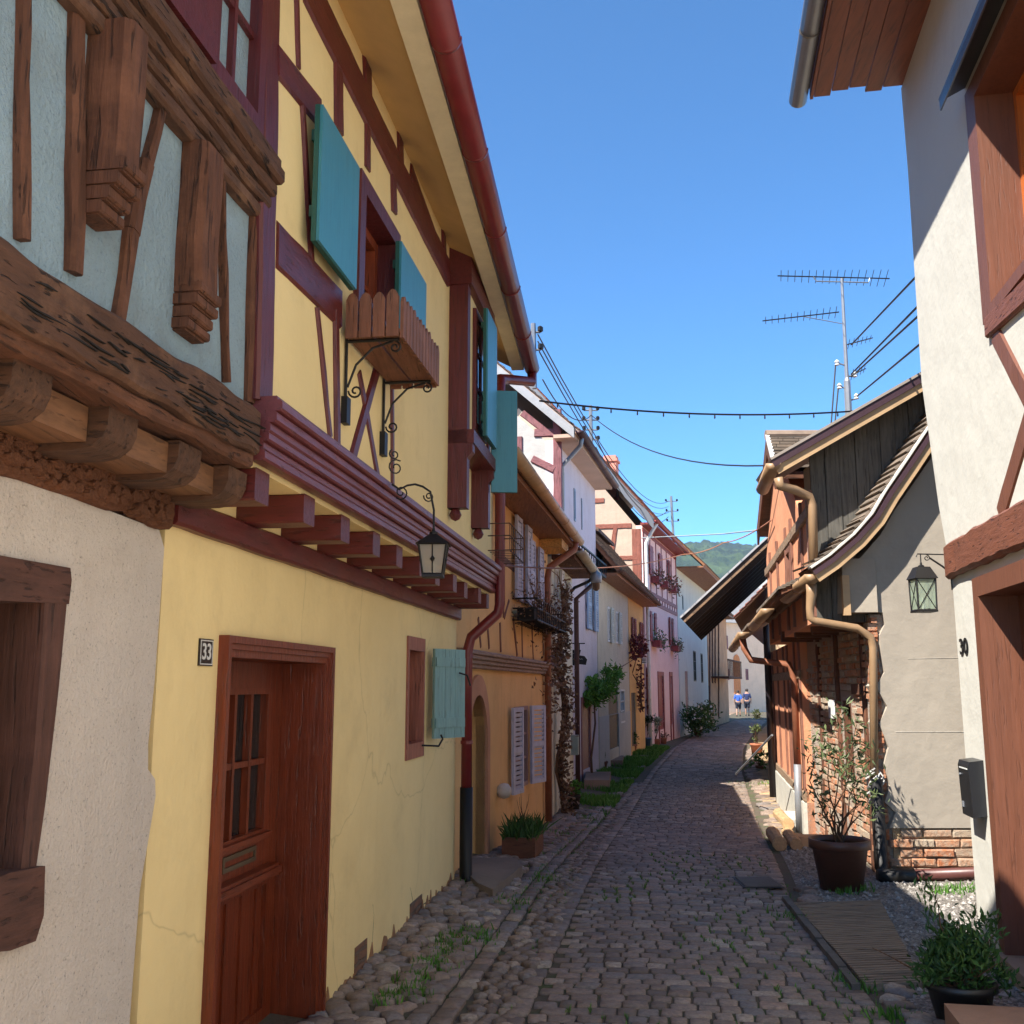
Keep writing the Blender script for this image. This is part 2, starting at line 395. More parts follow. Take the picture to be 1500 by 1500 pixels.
def frame(F, parent, r, mat, w=0.06, n0=-0.1, n1=0.02, name='window_frame', pane=True, bars=(1, 2), bw=0.025, glassn=None, bmat=None):
    """window frame ring with crossbars and a pane set back in an opening r=(s0,s1,z0,z1)"""
    s0, s1, z0, z1 = r
    m = MB().prism(F, rect(s0, s1, z0, z1), n0, n1, [rect(s0 + w, s1 - w, z0 + w, z1 - w)])
    o = m.build(name, mat, parent)
    if bars:
        m = MB(); k, l = bars; a, b, c, d = s0 + w, s1 - w, z0 + w, z1 - w; nb = (n0 + n1) / 2
        for i in range(1, k + 1): x = lerp(a, b, i / (k + 1)); m.box(F, x - bw / 2, x + bw / 2, c, d, nb - 0.02, nb + 0.015)
        for i in range(1, l + 1): x = lerp(c, d, i / (l + 1)); m.box(F, a, b, x - bw / 2, x + bw / 2, nb - 0.017, nb + 0.012)
        m.build('glazing_bars', bmat or mat, o)
    if pane: MB().box(F, s0 + w * 0.9, s1 - w * 0.9, z0 + w * 0.9, z1 - w * 0.9, n0 + 0.01, n0 + 0.018).build('pane', M_glass, o)
    return o

def shutter(F, parent, s0, s1, z0, z1, n, mat, th=0.035, n2=None, louver=False, name='shutter', edge=None):
    """a board shutter; n2: hinge offset at s1 for a half-open one"""
    n2 = n if n2 is None else n2
    m = MB(); k = 3; slices = [(s0, s1)]
    def P(s, z, o): t = (s - s0) / (s1 - s0); return F.w(s, z, lerp(n, n2, t) + o)
    def slab(a, b, c, d, o0, o1): m.hexa([P(s, z, o) for z in (c, d) for s, o in ((a, o0), (b, o0), (b, o1), (a, o1))])
    if louver:
        w = (s1 - s0) * 0.14
        slab(s0, s0 + w, z0, z1, 0, th); slab(s1 - w, s1, z0, z1, 0, th)
        for c, d in ((z0, z0 + w), (z1 - w, z1), ((z0 + z1) / 2 - w / 2, (z0 + z1) / 2 + w / 2)): slab(s0 + w, s1 - w, c, d, 0.002, th - 0.002)
        nz_ = max(6, int((z1 - z0) / 0.06))
        for i in range(nz_):
            c = lerp(z0 + w, z1 - w, i / nz_); h = (z1 - z0 - 2 * w) / nz_
            m.hexa([P(s, z, o) for (z, zz) in ((c, 0), (c + h * 0.7, 0)) for s, o in ((s0 + w, 0.004 if z == c else 0.016), (s1 - w, 0.004 if z == c else 0.016), (s1 - w, 0.02 if z == c else 0.030), (s0 + w, 0.02 if z == c else 0.030))])
    else:
        nb = max(2, int(round((s1 - s0) / 0.13)))
        for i in range(nb):
            a = lerp(s0, s1, i / nb); b = lerp(s0, s1, (i + 1) / nb); slab(a + 0.0015, b - 0.0015, z0, z1, 0.0, th * 0.7)
        for c in (z0 + (z1 - z0) * 0.12, z1 - (z1 - z0) * 0.2): slab(s0 + 0.01, s1 - 0.01, c, c + 0.07, -0.015, th)
    return m.build(name, mat, parent)

def roofslab(F, s0, s1, e, r, th=0.10, rows=True, rowh=0.16):
    """sloping slab on facade coords: e=(n,z) eave, r=(n,z) ridge; tile courses as steps"""
    m = MB(); e = Vector(e); r = Vector(r); d = (r - e); L = d.length; d.normalize(); up = Vector((-d.y, d.x))
    if up.y < 0: up = -up
    m.hexa([F.w(s, q.y, q.x) for (q0, q1) in ((e, r), (e + up * th, r + up * th)) for s, q in ((s0, q0), (s0, q1), (s1, q1), (s1, q0))])
    t = MB()
    if rows:
        k = int(L / rowh)
        for i in range(k):
            a = e + d * (i * L / k - 0.02) + up * (th + 0.035); b = e + d * ((i + 1) * L / k) + up * (th + 0.012)
            a0 = a - up * 0.03
            js = [lerp(s0 - 0.03, s1 + 0.03, j / 1) for j in range(2)]
            t.hexa([F.w(js[0], a0.y, a0.x), F.w(js[0], (b - up * 0.01).y, (b - up * 0.01).x), F.w(js[1], (b - up * 0.01).y, (b - up * 0.01).x), F.w(js[1], a0.y, a0.x),
                    F.w(js[0], a.y, a.x), F.w(js[0], b.y, b.x), F.w(js[1], b.y, b.x), F.w(js[1], a.y, a.x)])
    return m, t

def house_shell(F, parent, s0, s1, zb, ze, depth, pitch, ov, wallm, roofm, sideM=None, roofz=None, holes=(), outline=None, soffit=None, thick=0.22, gut=None, gutr=0.07, rs0=0, rs1=0, sof=0.04, n=0.0, tilef=True, gable=True, name_wall='wall'):
    """facade wall with openings, side and back walls, two roof slopes, soffit, gutter"""
    MB().prism(F, outline or rect(s0, s1, zb, ze), n - thick, n, holes).build(name_wall, wallm, parent)
    tp = math.tan(R(pitch)); rn = n - depth / 2; rz = ze + (depth / 2) * tp
    m = MB()
    for a, b in ((s0, s0 + 0.2), (s1 - 0.2, s1)):
        pts = [(n - thick - 0.001, zb), (n - thick - 0.001, ze), (rn, rz - 0.02), (n - depth, ze), (n - depth, zb)]
        k = len(pts); m.add([F.w(s, z, q) for s in (a + 0.002, b - 0.002) for q, z in pts], [tuple(range(k)), tuple(range(2 * k - 1, k - 1, -1))] + [(i, (i + 1) % k, k + (i + 1) % k, k + i) for i in range(k)])
    m.build('side_wall', sideM or wallm, parent)
    MB().box(F, s0 + 0.2, s1 - 0.2, zb, ze, n - depth, n - depth + 0.2).build('back_wall', sideM or wallm, parent)
    zo = 0.06
    sl_, ti = roofslab(F, s0 - rs0, s1 + rs1, (n + ov, ze - ov * tp + zo + (ov * tp)), (rn, rz + zo + 0.0), 0.09) if False else roofslab(F, s0 - rs0, s1 + rs1, (n + ov, ze + 0.03), (rn, ze + 0.03 + (depth / 2 + ov) * tp), 0.09)
    ro = sl_.build('roof', soffit or roofm, parent); ti.build('roof_tiles', roofm, ro)
    b_, t2 = roofslab(F, s0 - rs0, s1 + rs1, (n - depth - ov, ze + 0.03), (rn, ze + 0.03 + (depth / 2 + ov) * tp), 0.09)
    r2 = b_.build('roof', soffit or roofm, parent); t2.build('roof_tiles', roofm, r2)
    if soffit: MB().box(F, s0 - rs0, s1 + rs1, ze - sof, ze + 0.028, n + 0.002, n + ov - 0.01).build('soffit', soffit, parent)
    if gut: 
        MB().gutter(F.w(s0 - rs0 - 0.02, ze + 0.08, n + ov + gutr), F.w(s1 + rs1 + 0.02, ze + 0.05, n + ov + gutr), gutr).build('gutter', gut, parent, smooth=True)
    return (rn, rz)
# ------------------------------------------------------------------ ground, road, gravel
def interp(tab, y):
    if y <= tab[0][0]: a, b = tab[0], tab[1]
    elif y >= tab[-1][0]: a, b = tab[-2], tab[-1]
    else:
        for a, b in zip(tab, tab[1:]):
            if a[0] <= y <= b[0]: break
    return a[1] + (b[1] - a[1]) * (y - a[0]) / (b[0] - a[0])
XL = [(0, -0.78), (5.6, 0.07), (10.1, 0.78), (14.6, 1.46), (25, 3.41), (34, 5.3), (44.5, 8.0), (60, 12.6), (90, 22)]
XR = [(0, 1.35), (6.2, 2.01), (8.4, 2.18), (12, 2.9), (16, 3.7), (25, 5.45), (34, 7.5), (45, 10.4), (60, 14.6), (90, 24)]
BL = [(0, -1.75), (3.7, -1.26), (5.8, -0.97), (9.2, -0.5), (10.2, -0.39), (16, 0.6), (19, 1.1), (24, 2.0), (33.8, 4.3), (41.7, 6.7), (52, 9.8), (90, 21)]
BR = [(0, 1.8), (7.1, 3.08), (9.5, 3.36), (13.3, 3.8), (19, 4.9), (32, 7.9), (45, 11.2), (90, 25)]
def frame2(Y):
    k = (interp(XL, Y + 1) - interp(XL, Y - 1)) / 2; l = math.sqrt(1 + k * k)
    return interp(XL, Y), k / l, 1 / l
def crown(q, w): return 0.03 * (1 - ((q - w / 2) / (w / 2)) ** 2) if 0 < q < w else 0.0
def gh(x, y):
    xl, xr = interp(XL, y), interp(XR, y); q = x - xl; w = xr - xl
    z = gz(y) + crown(q, w)
    if q < 0: z += -0.02 * math.exp(-((q + 0.25) / 0.15) ** 2) + max(0, -q - 0.55) * 0.10
    if q > w: z += 0.02 * min(1, (q - w) * 2)
    return z

def cobble_material():
    m, nt, b = newmat('cobble_stone'); at = nd(nt, 'ShaderNodeAttribute', attribute_name='tint'); v = coords(nt)
    col = ramp(nt, at.outputs['Fac'], [(0, (0.16, 0.12, 0.095)), (0.3, (0.27, 0.20, 0.155)), (0.55, (0.36, 0.275, 0.215)), (0.72, (0.22, 0.20, 0.19)), (0.86, (0.40, 0.27, 0.20)), (1.0, (0.50, 0.42, 0.33))])
    col = mix(nt, ramp(nt, noise_tex(nt, v, 38, 6, 0.7), [(0.3, 0.75), (0.62, 0.0)]), col, (0.10, 0.078, 0.065))
    col = mix(nt, ramp(nt, noise_tex(nt, v, 1.1, 5, 0.6), [(0.4, 0.0), (0.7, 0.45)]), col, (0.17, 0.12, 0.095))
    nt.links.new(col, b.inputs['Base Color']); b.inputs['Roughness'].default_value = 0.62
    b.inputs['Specular IOR Level'].default_value = 0.45
    p = bump(nt, b, noise_tex(nt, v, 16, 4), 0.6, 0.02); bump(nt, b, noise_tex(nt, v, 110, 5, 0.7), 0.5, 0.006, p)
    return m
M_cob = cobble_material()
def joint_material():
    m, nt, b = newmat('joint_earth'); v = coords(nt)
    col = ramp(nt, noise_tex(nt, v, 2.2, 8, 0.7), [(0.35, (0.09, 0.068, 0.05)), (0.5, (0.11, 0.088, 0.062)), (0.6, (0.06, 0.085, 0.028)), (0.75, (0.08, 0.12, 0.03))])
    col = mix(nt, ramp(nt, noise_tex(nt, v, 60, 4, 0.7), [(0.4, 0.0), (0.7, 0.5)]), col, (0.11, 0.09, 0.07))
    nt.links.new(col, b.inputs['Base Color']); b.inputs['Roughness'].default_value = 0.95; bump(nt, b, noise_tex(nt, v, 40, 6, 0.7), 0.8, 0.02)
    return m
M_joint = joint_material()

def sheet(name, xa, xb, y0, y1, dy, dx, dz, mat, kind='structure', rnd=0.0):
    vs = []; fs = []; ny = int((y1 - y0) / dy); nx = dx
    for i in range(ny + 1):
        y = lerp(y0, y1, i / ny); a, b = xa(y), xb(y)
        for j in range(nx + 1):
            x = lerp(a, b, j / nx); vs.append((x, y, gh(x, y) + dz + rnd * nz((x, y, 0), 6)))
    for i in range(ny):
        for j in range(nx): k = i * (nx + 1) + j; fs.append((k, k + 1, k + nx + 2, k + nx + 1))
    m = MB(); m.add(vs, fs); o = m.build(name, mat, None, True); tag(o, kind=kind); return o

m = MB(); m.add([(-25, -40, 0.02), (30, -40, 0.02), (30, 1.6, 0.02), (-25, 1.6, 0.02)], [(0, 1, 2, 3)])
tag(m.build('ground', stucco('bounce_sand', (0.64, 0.56, 0.48), 0.1, 0.3, 40, 0.3)), kind='structure')  # unseen pale ground behind the camera, added to bounce sun onto the left walls
m = MB(); m.add([(-900, -300, -0.42), (1500, -300, -0.42), (1500, 2500, -0.42), (-900, 2500, -0.42)], [(0, 1, 2, 3)])
tag(m.build('ground', plain('far_ground', (0.50, 0.44, 0.34), 0.95, 0, 0.15, 0.05)), kind='structure')
sheet('pavement', lambda y: interp(BL, y) - 0.6, lambda y: interp(BR, y) + 1.2, -6, 100, 0.25, 60, -0.003, M_joint)

def stone(m, cx, cy, hw, hl, ca, sa, h=0.012, n8=True, z0=None, rot=0.0, dome=0.004):
    """rounded sett: centre, half width (across), half length (along), street direction"""
    cr, sr = math.cos(rot), math.sin(rot)
    if n8: c8 = .74; shp = [(-1, -c8), (-.86, -1), (.86, -1), (1, -c8), (1, c8), (.86, 1), (-.86, 1), (-1, c8)]
    else: shp = [(-1, -1), (1, -1), (1, 1), (-1, 1)]
    z = gh(cx, cy) if z0 is None else z0; vs = []; tx, ty = random.uniform(-.03, .03), random.uniform(-.03, .03)
    js = [(random.uniform(-.1, .1), random.uniform(-.1, .1)) for _ in shp]
    for k, dz in ((1.0, -0.03), (0.99, h * 0.4), (0.90, h)):
        for (a, b), (ja, jb) in zip(shp, js):
            u = (a + ja) * hw * k; w = (b + jb) * hl * k; u, w = u * cr - w * sr, u * sr + w * cr
            vs.append((cx + u * ca + w * sa, cy - u * sa + w * ca, z + dz + u * tx + w * ty))
    vs.append((cx, cy, z + h + dome)); n = len(shp)
    fs = [(r * n + i, r * n + (i + 1) % n, (r + 1) * n + (i + 1) % n, (r + 1) * n + i) for r in (0, 1) for i in range(n)] + [(2 * n + i, 2 * n + (i + 1) % n, 3 * n) for i in range(n)]
    t = random.random(); m.add(vs, fs, t)
road = MB(); side = MB()
gaps = []
Y = 1.5; row = 0
while Y < 62:
    xl, sa, ca = frame2(Y); w = (interp(XR, Y) - xl) * ca; near = Y < 13
    dl = (0.115 if near else 0.15 if Y < 25 else 0.24) * random.uniform(0.9, 1.1)
    q = 0.0 + (row % 2) * 0.06
    while q < w:
        sw = random.uniform(0.095, 0.165) if Y < 25 else random.uniform(0.2, 0.32)
        if w - q - sw < 0.07: sw = w - q
        c = q + sw / 2; x = xl + c * ca; y = Y - c * sa + random.uniform(-.006, .006) + 0.03 * math.sin(q * 1.3 + Y * 0.3)
        stone(road, x, y, sw / 2 - 0.006, dl / 2 - 0.005, ca, sa, random.uniform(0.003, 0.010), near, rot=random.uniform(-.05, .05), dome=0.002)
        if random.random() < 0.5: gaps.append((x + sw / 2 * ca, y, 0.5))
        q += sw
    Y += dl; row += 1
# longitudinal setts beside the road, with a mossy rubble band between them
def lane(q0, q1, y0, y1, n, L, mb=side):
    for i in range(n):
        Y = y0 + random.random() * 0.1; wq = (q1 - q0) / n; q = q0 + wq * (i + 0.5)
        while Y < y1:
            l = L * random.uniform(0.8, 1.35) * (1 if Y < 14 else 1.5); xl, sa, ca = frame2(Y)
            stone(mb, xl + q * ca, Y - q * sa, wq / 2 - 0.006, l / 2 - 0.006, ca, sa, random.uniform(0.006, 0.018), Y < 13, rot=random.uniform(-.04, .04)); Y += l
lane(-0.13, 0.0, 1.5, 45, 1, 0.17); lane(-0.62, -0.37, 1.5, 30, 2, 0.16)
def rubble(qf0, qf1, y0, y1, size, mb=side, dens=1.0, far=14):
    Y = y0
    while Y < y1:
        xl, sa, ca = frame2(Y); a = qf0(Y); b = qf1(Y); q = a + random.uniform(0, size * .5); st = size * (1 if Y < far else 1.5)
        while q < b:
            r = st * random.uniform(0.35, 0.56)
            if random.random() < dens:
                stone(mb, xl + (q + r) * ca + random.uniform(-.015, .015), Y - (q + r) * sa + random.uniform(-.02, .02), r * 0.98, r * random.uniform(0.62, 0.95), ca, sa, random.uniform(0.012, 0.03), True, rot=random.uniform(-1.2, 1.2), dome=0.012)
            q += 2 * r
        Y += st * 0.74
rubble(lambda y: -0.37, lambda y: -0.14, 1.5, 22, 0.10)
rubble(lambda y: interp(BL, y) - interp(XL, y) - 0.05, lambda y: -0.66, 1.5, 10.5, 0.15)
rubble(lambda y: interp(BL, y) - interp(XL, y), lambda y: -0.66, 10.5, 17.0, 0.14, dens=0.9)
# kerb-side stones on the right and the rubble patches by the board walk
rubble(lambda y: interp(XR, y) - interp(XL, y) + 0.02, lambda y: interp(XR, y) - interp(XL, y) + (0.55 if y < 5.95 else 0.12), 1.5, 9.3, 0.15)
rubble(lambda y: interp(XR, y) - interp(XL, y) + 0.02, lambda y: interp(XR, y) - interp(XL, y) + 0.3, 13.0, 34, 0.2, dens=0.8)
tag(road.build('road', M_cob, None, True), kind='structure')
tag(side.build('pavement', M_cob, None, True), kind='structure')
# gravel yard on the right
def gravel_mat():
    m, nt, b = newmat('gravel'); v = coords(nt); vo = nd(nt, 'ShaderNodeTexVoronoi', i_Scale=55.0); nt.links.new(v, vo.inputs['Vector'])
    sx = nd(nt, 'ShaderNodeSeparateColor'); nt.links.new(vo.outputs['Color'], sx.inputs[0])
    col = ramp(nt, sx.outputs[0], [(0, (0.12, 0.105, 0.09)), (0.5, (0.23, 0.205, 0.18)), (1, (0.38, 0.35, 0.32))])
    col = mix(nt, ramp(nt, noise_tex(nt, v, 3, 6), [(0.45, 0), (0.7, 0.5)]), col, (0.13, 0.11, 0.08))
    nt.links.new(col, b.inputs['Base Color']); b.inputs['Roughness'].default_value = 0.9
    bump(nt, b, ramp(nt, vo.outputs['Distance'], [(0, 1.0), (0.7, 0.0)]), 1.0, 0.02); return m
M_gravel = gravel_mat()
def pebbles_mat():
    m, nt, b = newmat('pebble'); at = nd(nt, 'ShaderNodeAttribute', attribute_name='tint')
    nt.links.new(ramp(nt, at.outputs['Fac'], [(0, (0.12, 0.105, 0.095)), (0.5, (0.24, 0.215, 0.19)), (1, (0.42, 0.39, 0.36))]), b.inputs['Base Color']); b.inputs['Roughness'].default_value = 0.85; return m
sheet('gravel', lambda y: interp(XR, y) + 0.1, lambda y: interp(BR, y) + 3.0, 5.6, 13.4, 0.25, 12, 0.0, M_gravel)
m = MB()
for _ in range(5200):
    y = 6.0 + random.random() ** 1.3 * 7; x = random.uniform(interp(XR, y) + 0.12, interp(BR, y) + 1.3); r = random.uniform(0.008, 0.022)
    if x > interp(BR, y) + 0.1 and y < 7.6: continue
    z = gh(x, y) + r * 0.3; a = random.random() * 6
    vs = [(x + r * math.cos(a + i * 1.57) * random.uniform(.8, 1.3), y + r * math.sin(a + i * 1.57) * random.uniform(.8, 1.3), z - 0.004) for i in range(4)] + [(x + random.uniform(-r, r) * .3, y, z + r * 0.7)]
    m.add(vs, [(0, 1, 4), (1, 2, 4), (2, 3, 4), (3, 0, 4)], random.random())
tag(m.build('gravel', pebbles_mat()), 'loose pale grey gravel by the board walk', 'gravel', kind='stuff')
# paved verge beyond the gravel, in the sun
sheet('pavement', lambda y: interp(XR, y) + 0.2, lambda y: interp(BR, y) + 0.5, 13.2, 60, 0.5, 4, 0.004, stucco('worn_paving', (0.34, 0.29, 0.22), 0.25, 0.5, 30, 0.6, 0.02))
# drain grate
g0 = G(1110, 1298)
m = MB(); m.bx(g0.x - 0.17, g0.x + 0.17, g0.y - 0.24, g0.y + 0.24, g0.z + 0.028, g0.z + 0.034)
dg = tag(m.build('drain_grate', plain('grate_iron', (0.05, 0.045, 0.045), 0.5, 0.6)), 'slotted iron drain grate set in the cobbles before the board walk', 'drain')
m = MB()
for i in range(9): y = g0.y - 0.21 + i * 0.05; m.bx(g0.x - 0.15, g0.x + 0.15, y, y + 0.024, g0.z + 0.0345, g0.z + 0.043)
m.build('grating', plain('grate_bar', (0.16, 0.14, 0.13), 0.5, 0.6), dg)
# hills
def hill_mat():
    m, nt, b = newmat('forest_hill'); v = coords(nt)
    col = ramp(nt, noise_tex(nt, v, 0.02, 6, 0.65), [(0.3, (0.012, 0.028, 0.016)), (0.48, (0.025, 0.05, 0.024)), (0.6, (0.07, 0.11, 0.035)), (0.72, (0.02, 0.045, 0.02))])
    nt.links.new(col, b.inputs['Base Color']); b.inputs['Roughness'].default_value = 0.9; bump(nt, b, noise_tex(nt, v, 0.09, 5, 0.7), 1.0, 9.0); return m
vs = []; fs = []; nx, ny = 300, 110
for j in range(ny + 1):
    for i in range(nx + 1):
        x = lerp(-700, 1300, i / nx); y = lerp(700, 1700, j / ny); t = j / ny
        h = 1.7 + 222 * math.sin(min(1, t * 1.15) * 1.57) * (0.9 + 0.28 * nz((x, y, 0), 0.0035, 4.0)) * (1 - 0.25 * abs((x - 330) / 900)) - 6
        h = h * min(1, t * 6) + 8 * nz((x, y, 3), 0.04) + 9 * nz((x, y, 9), 0.11) + random.uniform(-2, 2)
        vs.append((x, y, h))
for j in range(ny):
    for i in range(nx): k = j * (nx + 1) + i; fs.append((k, k + 1, k + nx + 2, k + nx + 1))
m = MB(); m.add(vs, fs); tag(m.build('hills', hill_mat(), None, True), kind='structure')
#@@LEFT
# ================================================================== LEFT: timber house with blue plaster (nearest)
PL_blue = stucco('blue_plaster', (0.30, 0.405, 0.47), 0.22, 0.5, 55, 0.9, 0.015, 0.9, (0.20, 0.20, 0.17), 0.4, 0.45)
PL_grey = stucco('grey_roughcast', (0.66, 0.585, 0.52), 0.10, 0.30, 85, 1.0, 0.010, 0.8, (0.40, 0.31, 0.24), 0.2, 0.7)
F0 = Face((-1.252, 3.66), (-1.252 + .15, 4.66))
FU0 = Face((-0.968, 3.70), (-0.968 + .15, 4.70))
H0 = empty('timber_house', (-1.6, 2, 0), 'grey roughcast house with carved oak timbers and blue plaster upper storey', 'house')
e0 = F0.s(228); 
top = [F0.p(228, 765), F0.p(170, 752), F0.p(110, 728), F0.p(50, 705), F0.p(0, 695)]
wr = [F0.p(-60, 868), F0.p(60, 872), F0.p(70, 960), F0.p(45, 1280), F0.p(-60, 1280)]
edge = [F0.p(212, 1560), F0.p(222, 1300), F0.p(236, 1160), F0.p(233, 1136), F0.p(220, 1120), F0.p(226, 1000), F0.p(229, 800), F0.p(222, 770)]
edge = [(e0 + (F0.s(x) - e0) , F0.p(x, y)[1]) for x, y in ((212, 1560), (222, 1300), (237, 1165), (235, 1140), (224, 1126), (222, 1090), (226, 1000), (229, 800), (220, 772))]
edge[0] = (edge[0][0], -0.2)
outl = edge + top[1:] + [(-1.75, 2.28), (-1.75, -0.2)]
MB().prism(F0, outl, -0.3, 0.0, [wr]).build('wall', PL_grey, H0)
# dark rubble course above the roughcast, on the wall head
m = MB(); m.sweep(F0, [(-1.74, 2.37), (e0 - 0.5, 2.37), (e0 - 0.01, 2.34)], [0.22, 0.2, 0.16], -0.3, 0.03, 0.02, 0.05)
m.build('wall_head', stucco('dark_rubble', (0.15, 0.075, 0.052), 0.4, 0.5, 45, 1.0, 0.03, 1.0), H0)
rk = MB()
for _ in range(420):
    s_ = random.uniform(-1.5, e0 - 0.03); z_ = random.uniform(2.28, 2.44) - max(0, s_ - e0 + .5) * .03; r_ = random.uniform(.012, .035); n_ = .03 + random.uniform(-.01, .008); ring_ = []
    for i in range(6): a_ = i * 1.047 + random.uniform(-.2, .2); ring_.append((s_ + r_ * 1.3 * math.cos(a_) * random.uniform(.8, 1.2), z_ + r_ * .8 * math.sin(a_) * random.uniform(.8, 1.2)))
    k_ = 6; rk.add([F0.w(a, b, n_ - .02) for a, b in ring_] + [F0.w(lerp(a, s_, .3), lerp(b, z_, .3), n_ + r_ * .45) for a, b in ring_], [(i, (i + 1) % k_, k_ + (i + 1) % k_, k_ + i) for i in range(k_)] + [tuple(range(k_, 2 * k_))])
rk.build('rubble_stones', stucco('dark_rubble', (0.15, 0.075, 0.052)), H0)
# window, lower left
lint = [F0.p(-80, 800), F0.p(0, 815), F0.p(96, 832), F0.p(98, 850), F0.p(94, 885), F0.p(0, 880), F0.p(-80, 878)]
PM = wood('umber_frame', (0.09, 0.045, 0.035), 'y', 0.8, 0.4, bs=0.6)
PMz = wood('umber_frame', (0.09, 0.045, 0.035), 'z', 0.8, 0.4, bs=0.6)
w0 = MB().prism(F0, lint, -0.2, 0.016).build('window', PM, H0)
MB().prism(F0, [F0.p(60, 878), F0.p(92, 884), F0.p(80, 1010), F0.p(60, 1180), F0.p(44, 1290), F0.p(22, 1290), F0.p(44, 1100)], -0.2, 0.013).build('window_frame', PMz, w0)
MB().prism(F0, [F0.p(-80, 1310), F0.p(0, 1278), F0.p(52, 1268), F0.p(50, 1340), F0.p(38, 1378), F0.p(0, 1392), F0.p(-80, 1400)], -0.2, 0.03).build('window_sill', PM, w0)
m = MB()
a0 = F0.s(-100); a1 = F0.s(40)
for i in range(9): q = lerp(a0, a1, i / 9); m.box(F0, q, lerp(a0, a1, (i + 1) / 9) - 0.004, 0.9, 2.1, -0.19, -0.165 + 0.004 * (i % 2))
m.build('window_shutter', wood('dark_red_board', (0.03, 0.009, 0.006), 'z', 0.7, 0.3), w0)
# upper storey infill
U = FU0; sE = U.s(383, 0, 300)
MB().box(U, -1.75, sE, 2.55, 5.6, -0.22, -0.02).build('wall', PL_blue, H0)
MB().box(U, -1.75, sE, 5.6, 5.8, -5, 0.0).build('wall', PL_grey, H0)
m = MB(); m.box(U, sE - 0.2, sE - 0.004, -0.2, 5.6, -5, -0.70); m.box(U, -1.75, -1.6, -0.2, 5.6, -5, -0.6); m.box(U, -1.6, sE - 0.2, -0.2, 5.6, -5, -4.8); m.build('back_wall', PL_grey, H0)
sl_, ti = roofslab(U, -1.85, sE - 0.02, (0.35, 5.55), (-2.5, 8.4)); r_ = sl_.build('roof', M_old, H0); ti.build('roof_tiles', tiles('brown_tiles', (0.16, 0.08, 0.05)), r_)
sl_, ti = roofslab(U, -1.85, sE - 0.02, (-5.35, 5.55), (-2.5, 8.4)); r_ = sl_.build('roof', M_old, H0); ti.build('roof_tiles', tiles('brown_tiles', (0.16, 0.08, 0.05)), r_)
# sill beam, deeply weathered
MB().sweep(U, [(-1.8, 2.60), (sE - 0.05, 2.615)], [0.18, 0.17], -0.16, 0.06, 0.009, 0.02, 0.012, 2).build('sill_beam', wood('worn_oak', (0.10, 0.055, 0.034), 'y', 0.9, 0.8, (0.25, 0.16, 0.10), bs=1.0, crackd=0.95), H0)
MB().sweep(U, [(-1.8, 2.49), (sE - 0.05, 2.51)], 0.05, -0.16, 0.03, 0.008, 0.04, 0.01, 5).build('sill_moulding', M_oldy, H0)
for _ in range(55):                                       # open checks and broken edges of the old sill beam
    s_ = random.uniform(-1.5, sE - .15); z_ = random.uniform(2.54, 2.64); L_ = random.uniform(.04, .22)
    m = MB(); a_, b_ = (s_, z_), (s_ + L_, z_ + random.uniform(-.012, .012)); MB().sweep(U, [a_, ((a_[0] + b_[0]) / 2, (a_[1] + b_[1]) / 2 + random.uniform(-.004, .004)), b_], [.001, random.uniform(.003, .008), .001], .03, .0655, .0, ch=.001).build('check_crack', M_dark, H0)
# joist ends + boards between
M_jst = wood('hewn_joist', (0.09, 0.05, 0.03), 'x', 0.85, 0.6, (0.22, 0.13, 0.08), bs=0.9)
M_raw = wood('raw_board', (0.15, 0.08, 0.045), 'y', 0.7, 0.2, bs=0.3)
for i, sx in enumerate((-1.72, -1.29, -0.86, -0.44, -0.06)):
    FJ = Face(U.w(sx, 0, -0.62), U.w(sx, 0, 0.0)); m = MB()
    m.prism(FJ, [(0, 2.475), (0, 2.35), (0.50, 2.35), (0.55, 2.358), (0.585, 2.385), (0.60, 2.42), (0.602, 2.475)], -0.08, 0.08)
    m.build('joist', M_jst, H0)
    if i < 4: MB().box(U, sx + 0.088, sx + 0.34, 2.37, 2.468, -0.30, -0.055 - 0.02 * (i % 2)).build('boarding', M_raw, H0)
# upper moulded beam
m = MB()
for z, w, n1 in ((3.49, 0.06, 0.025), (3.545, 0.05, 0.04), (3.595, 0.05, 0.06), (3.65, 0.06, 0.09), (3.705, 0.05, 0.075)): m.sweep(U, [(-1.8, z), (sE - 0.0, z - 0.01)], w, -0.02, n1, 0.006, 0.05, 0.012, z)
m.build('moulded_beam', wood('worn_oak', (0.10, 0.055, 0.034), 'y', 0.9, 0.8), H0)
timbers(H0, U, [(38, -40, 36, 352, .03), (118, -40, 112, 400, .055), (242, 140, 217, 245, .035), (217, 240, 196, 340, .06), (196, 340, 178, 470, .055), (325, 240, 334, 560, .022), (378, 270, 368, 590, .06)], M_old, None, 'timber', 0.008, 0.007)
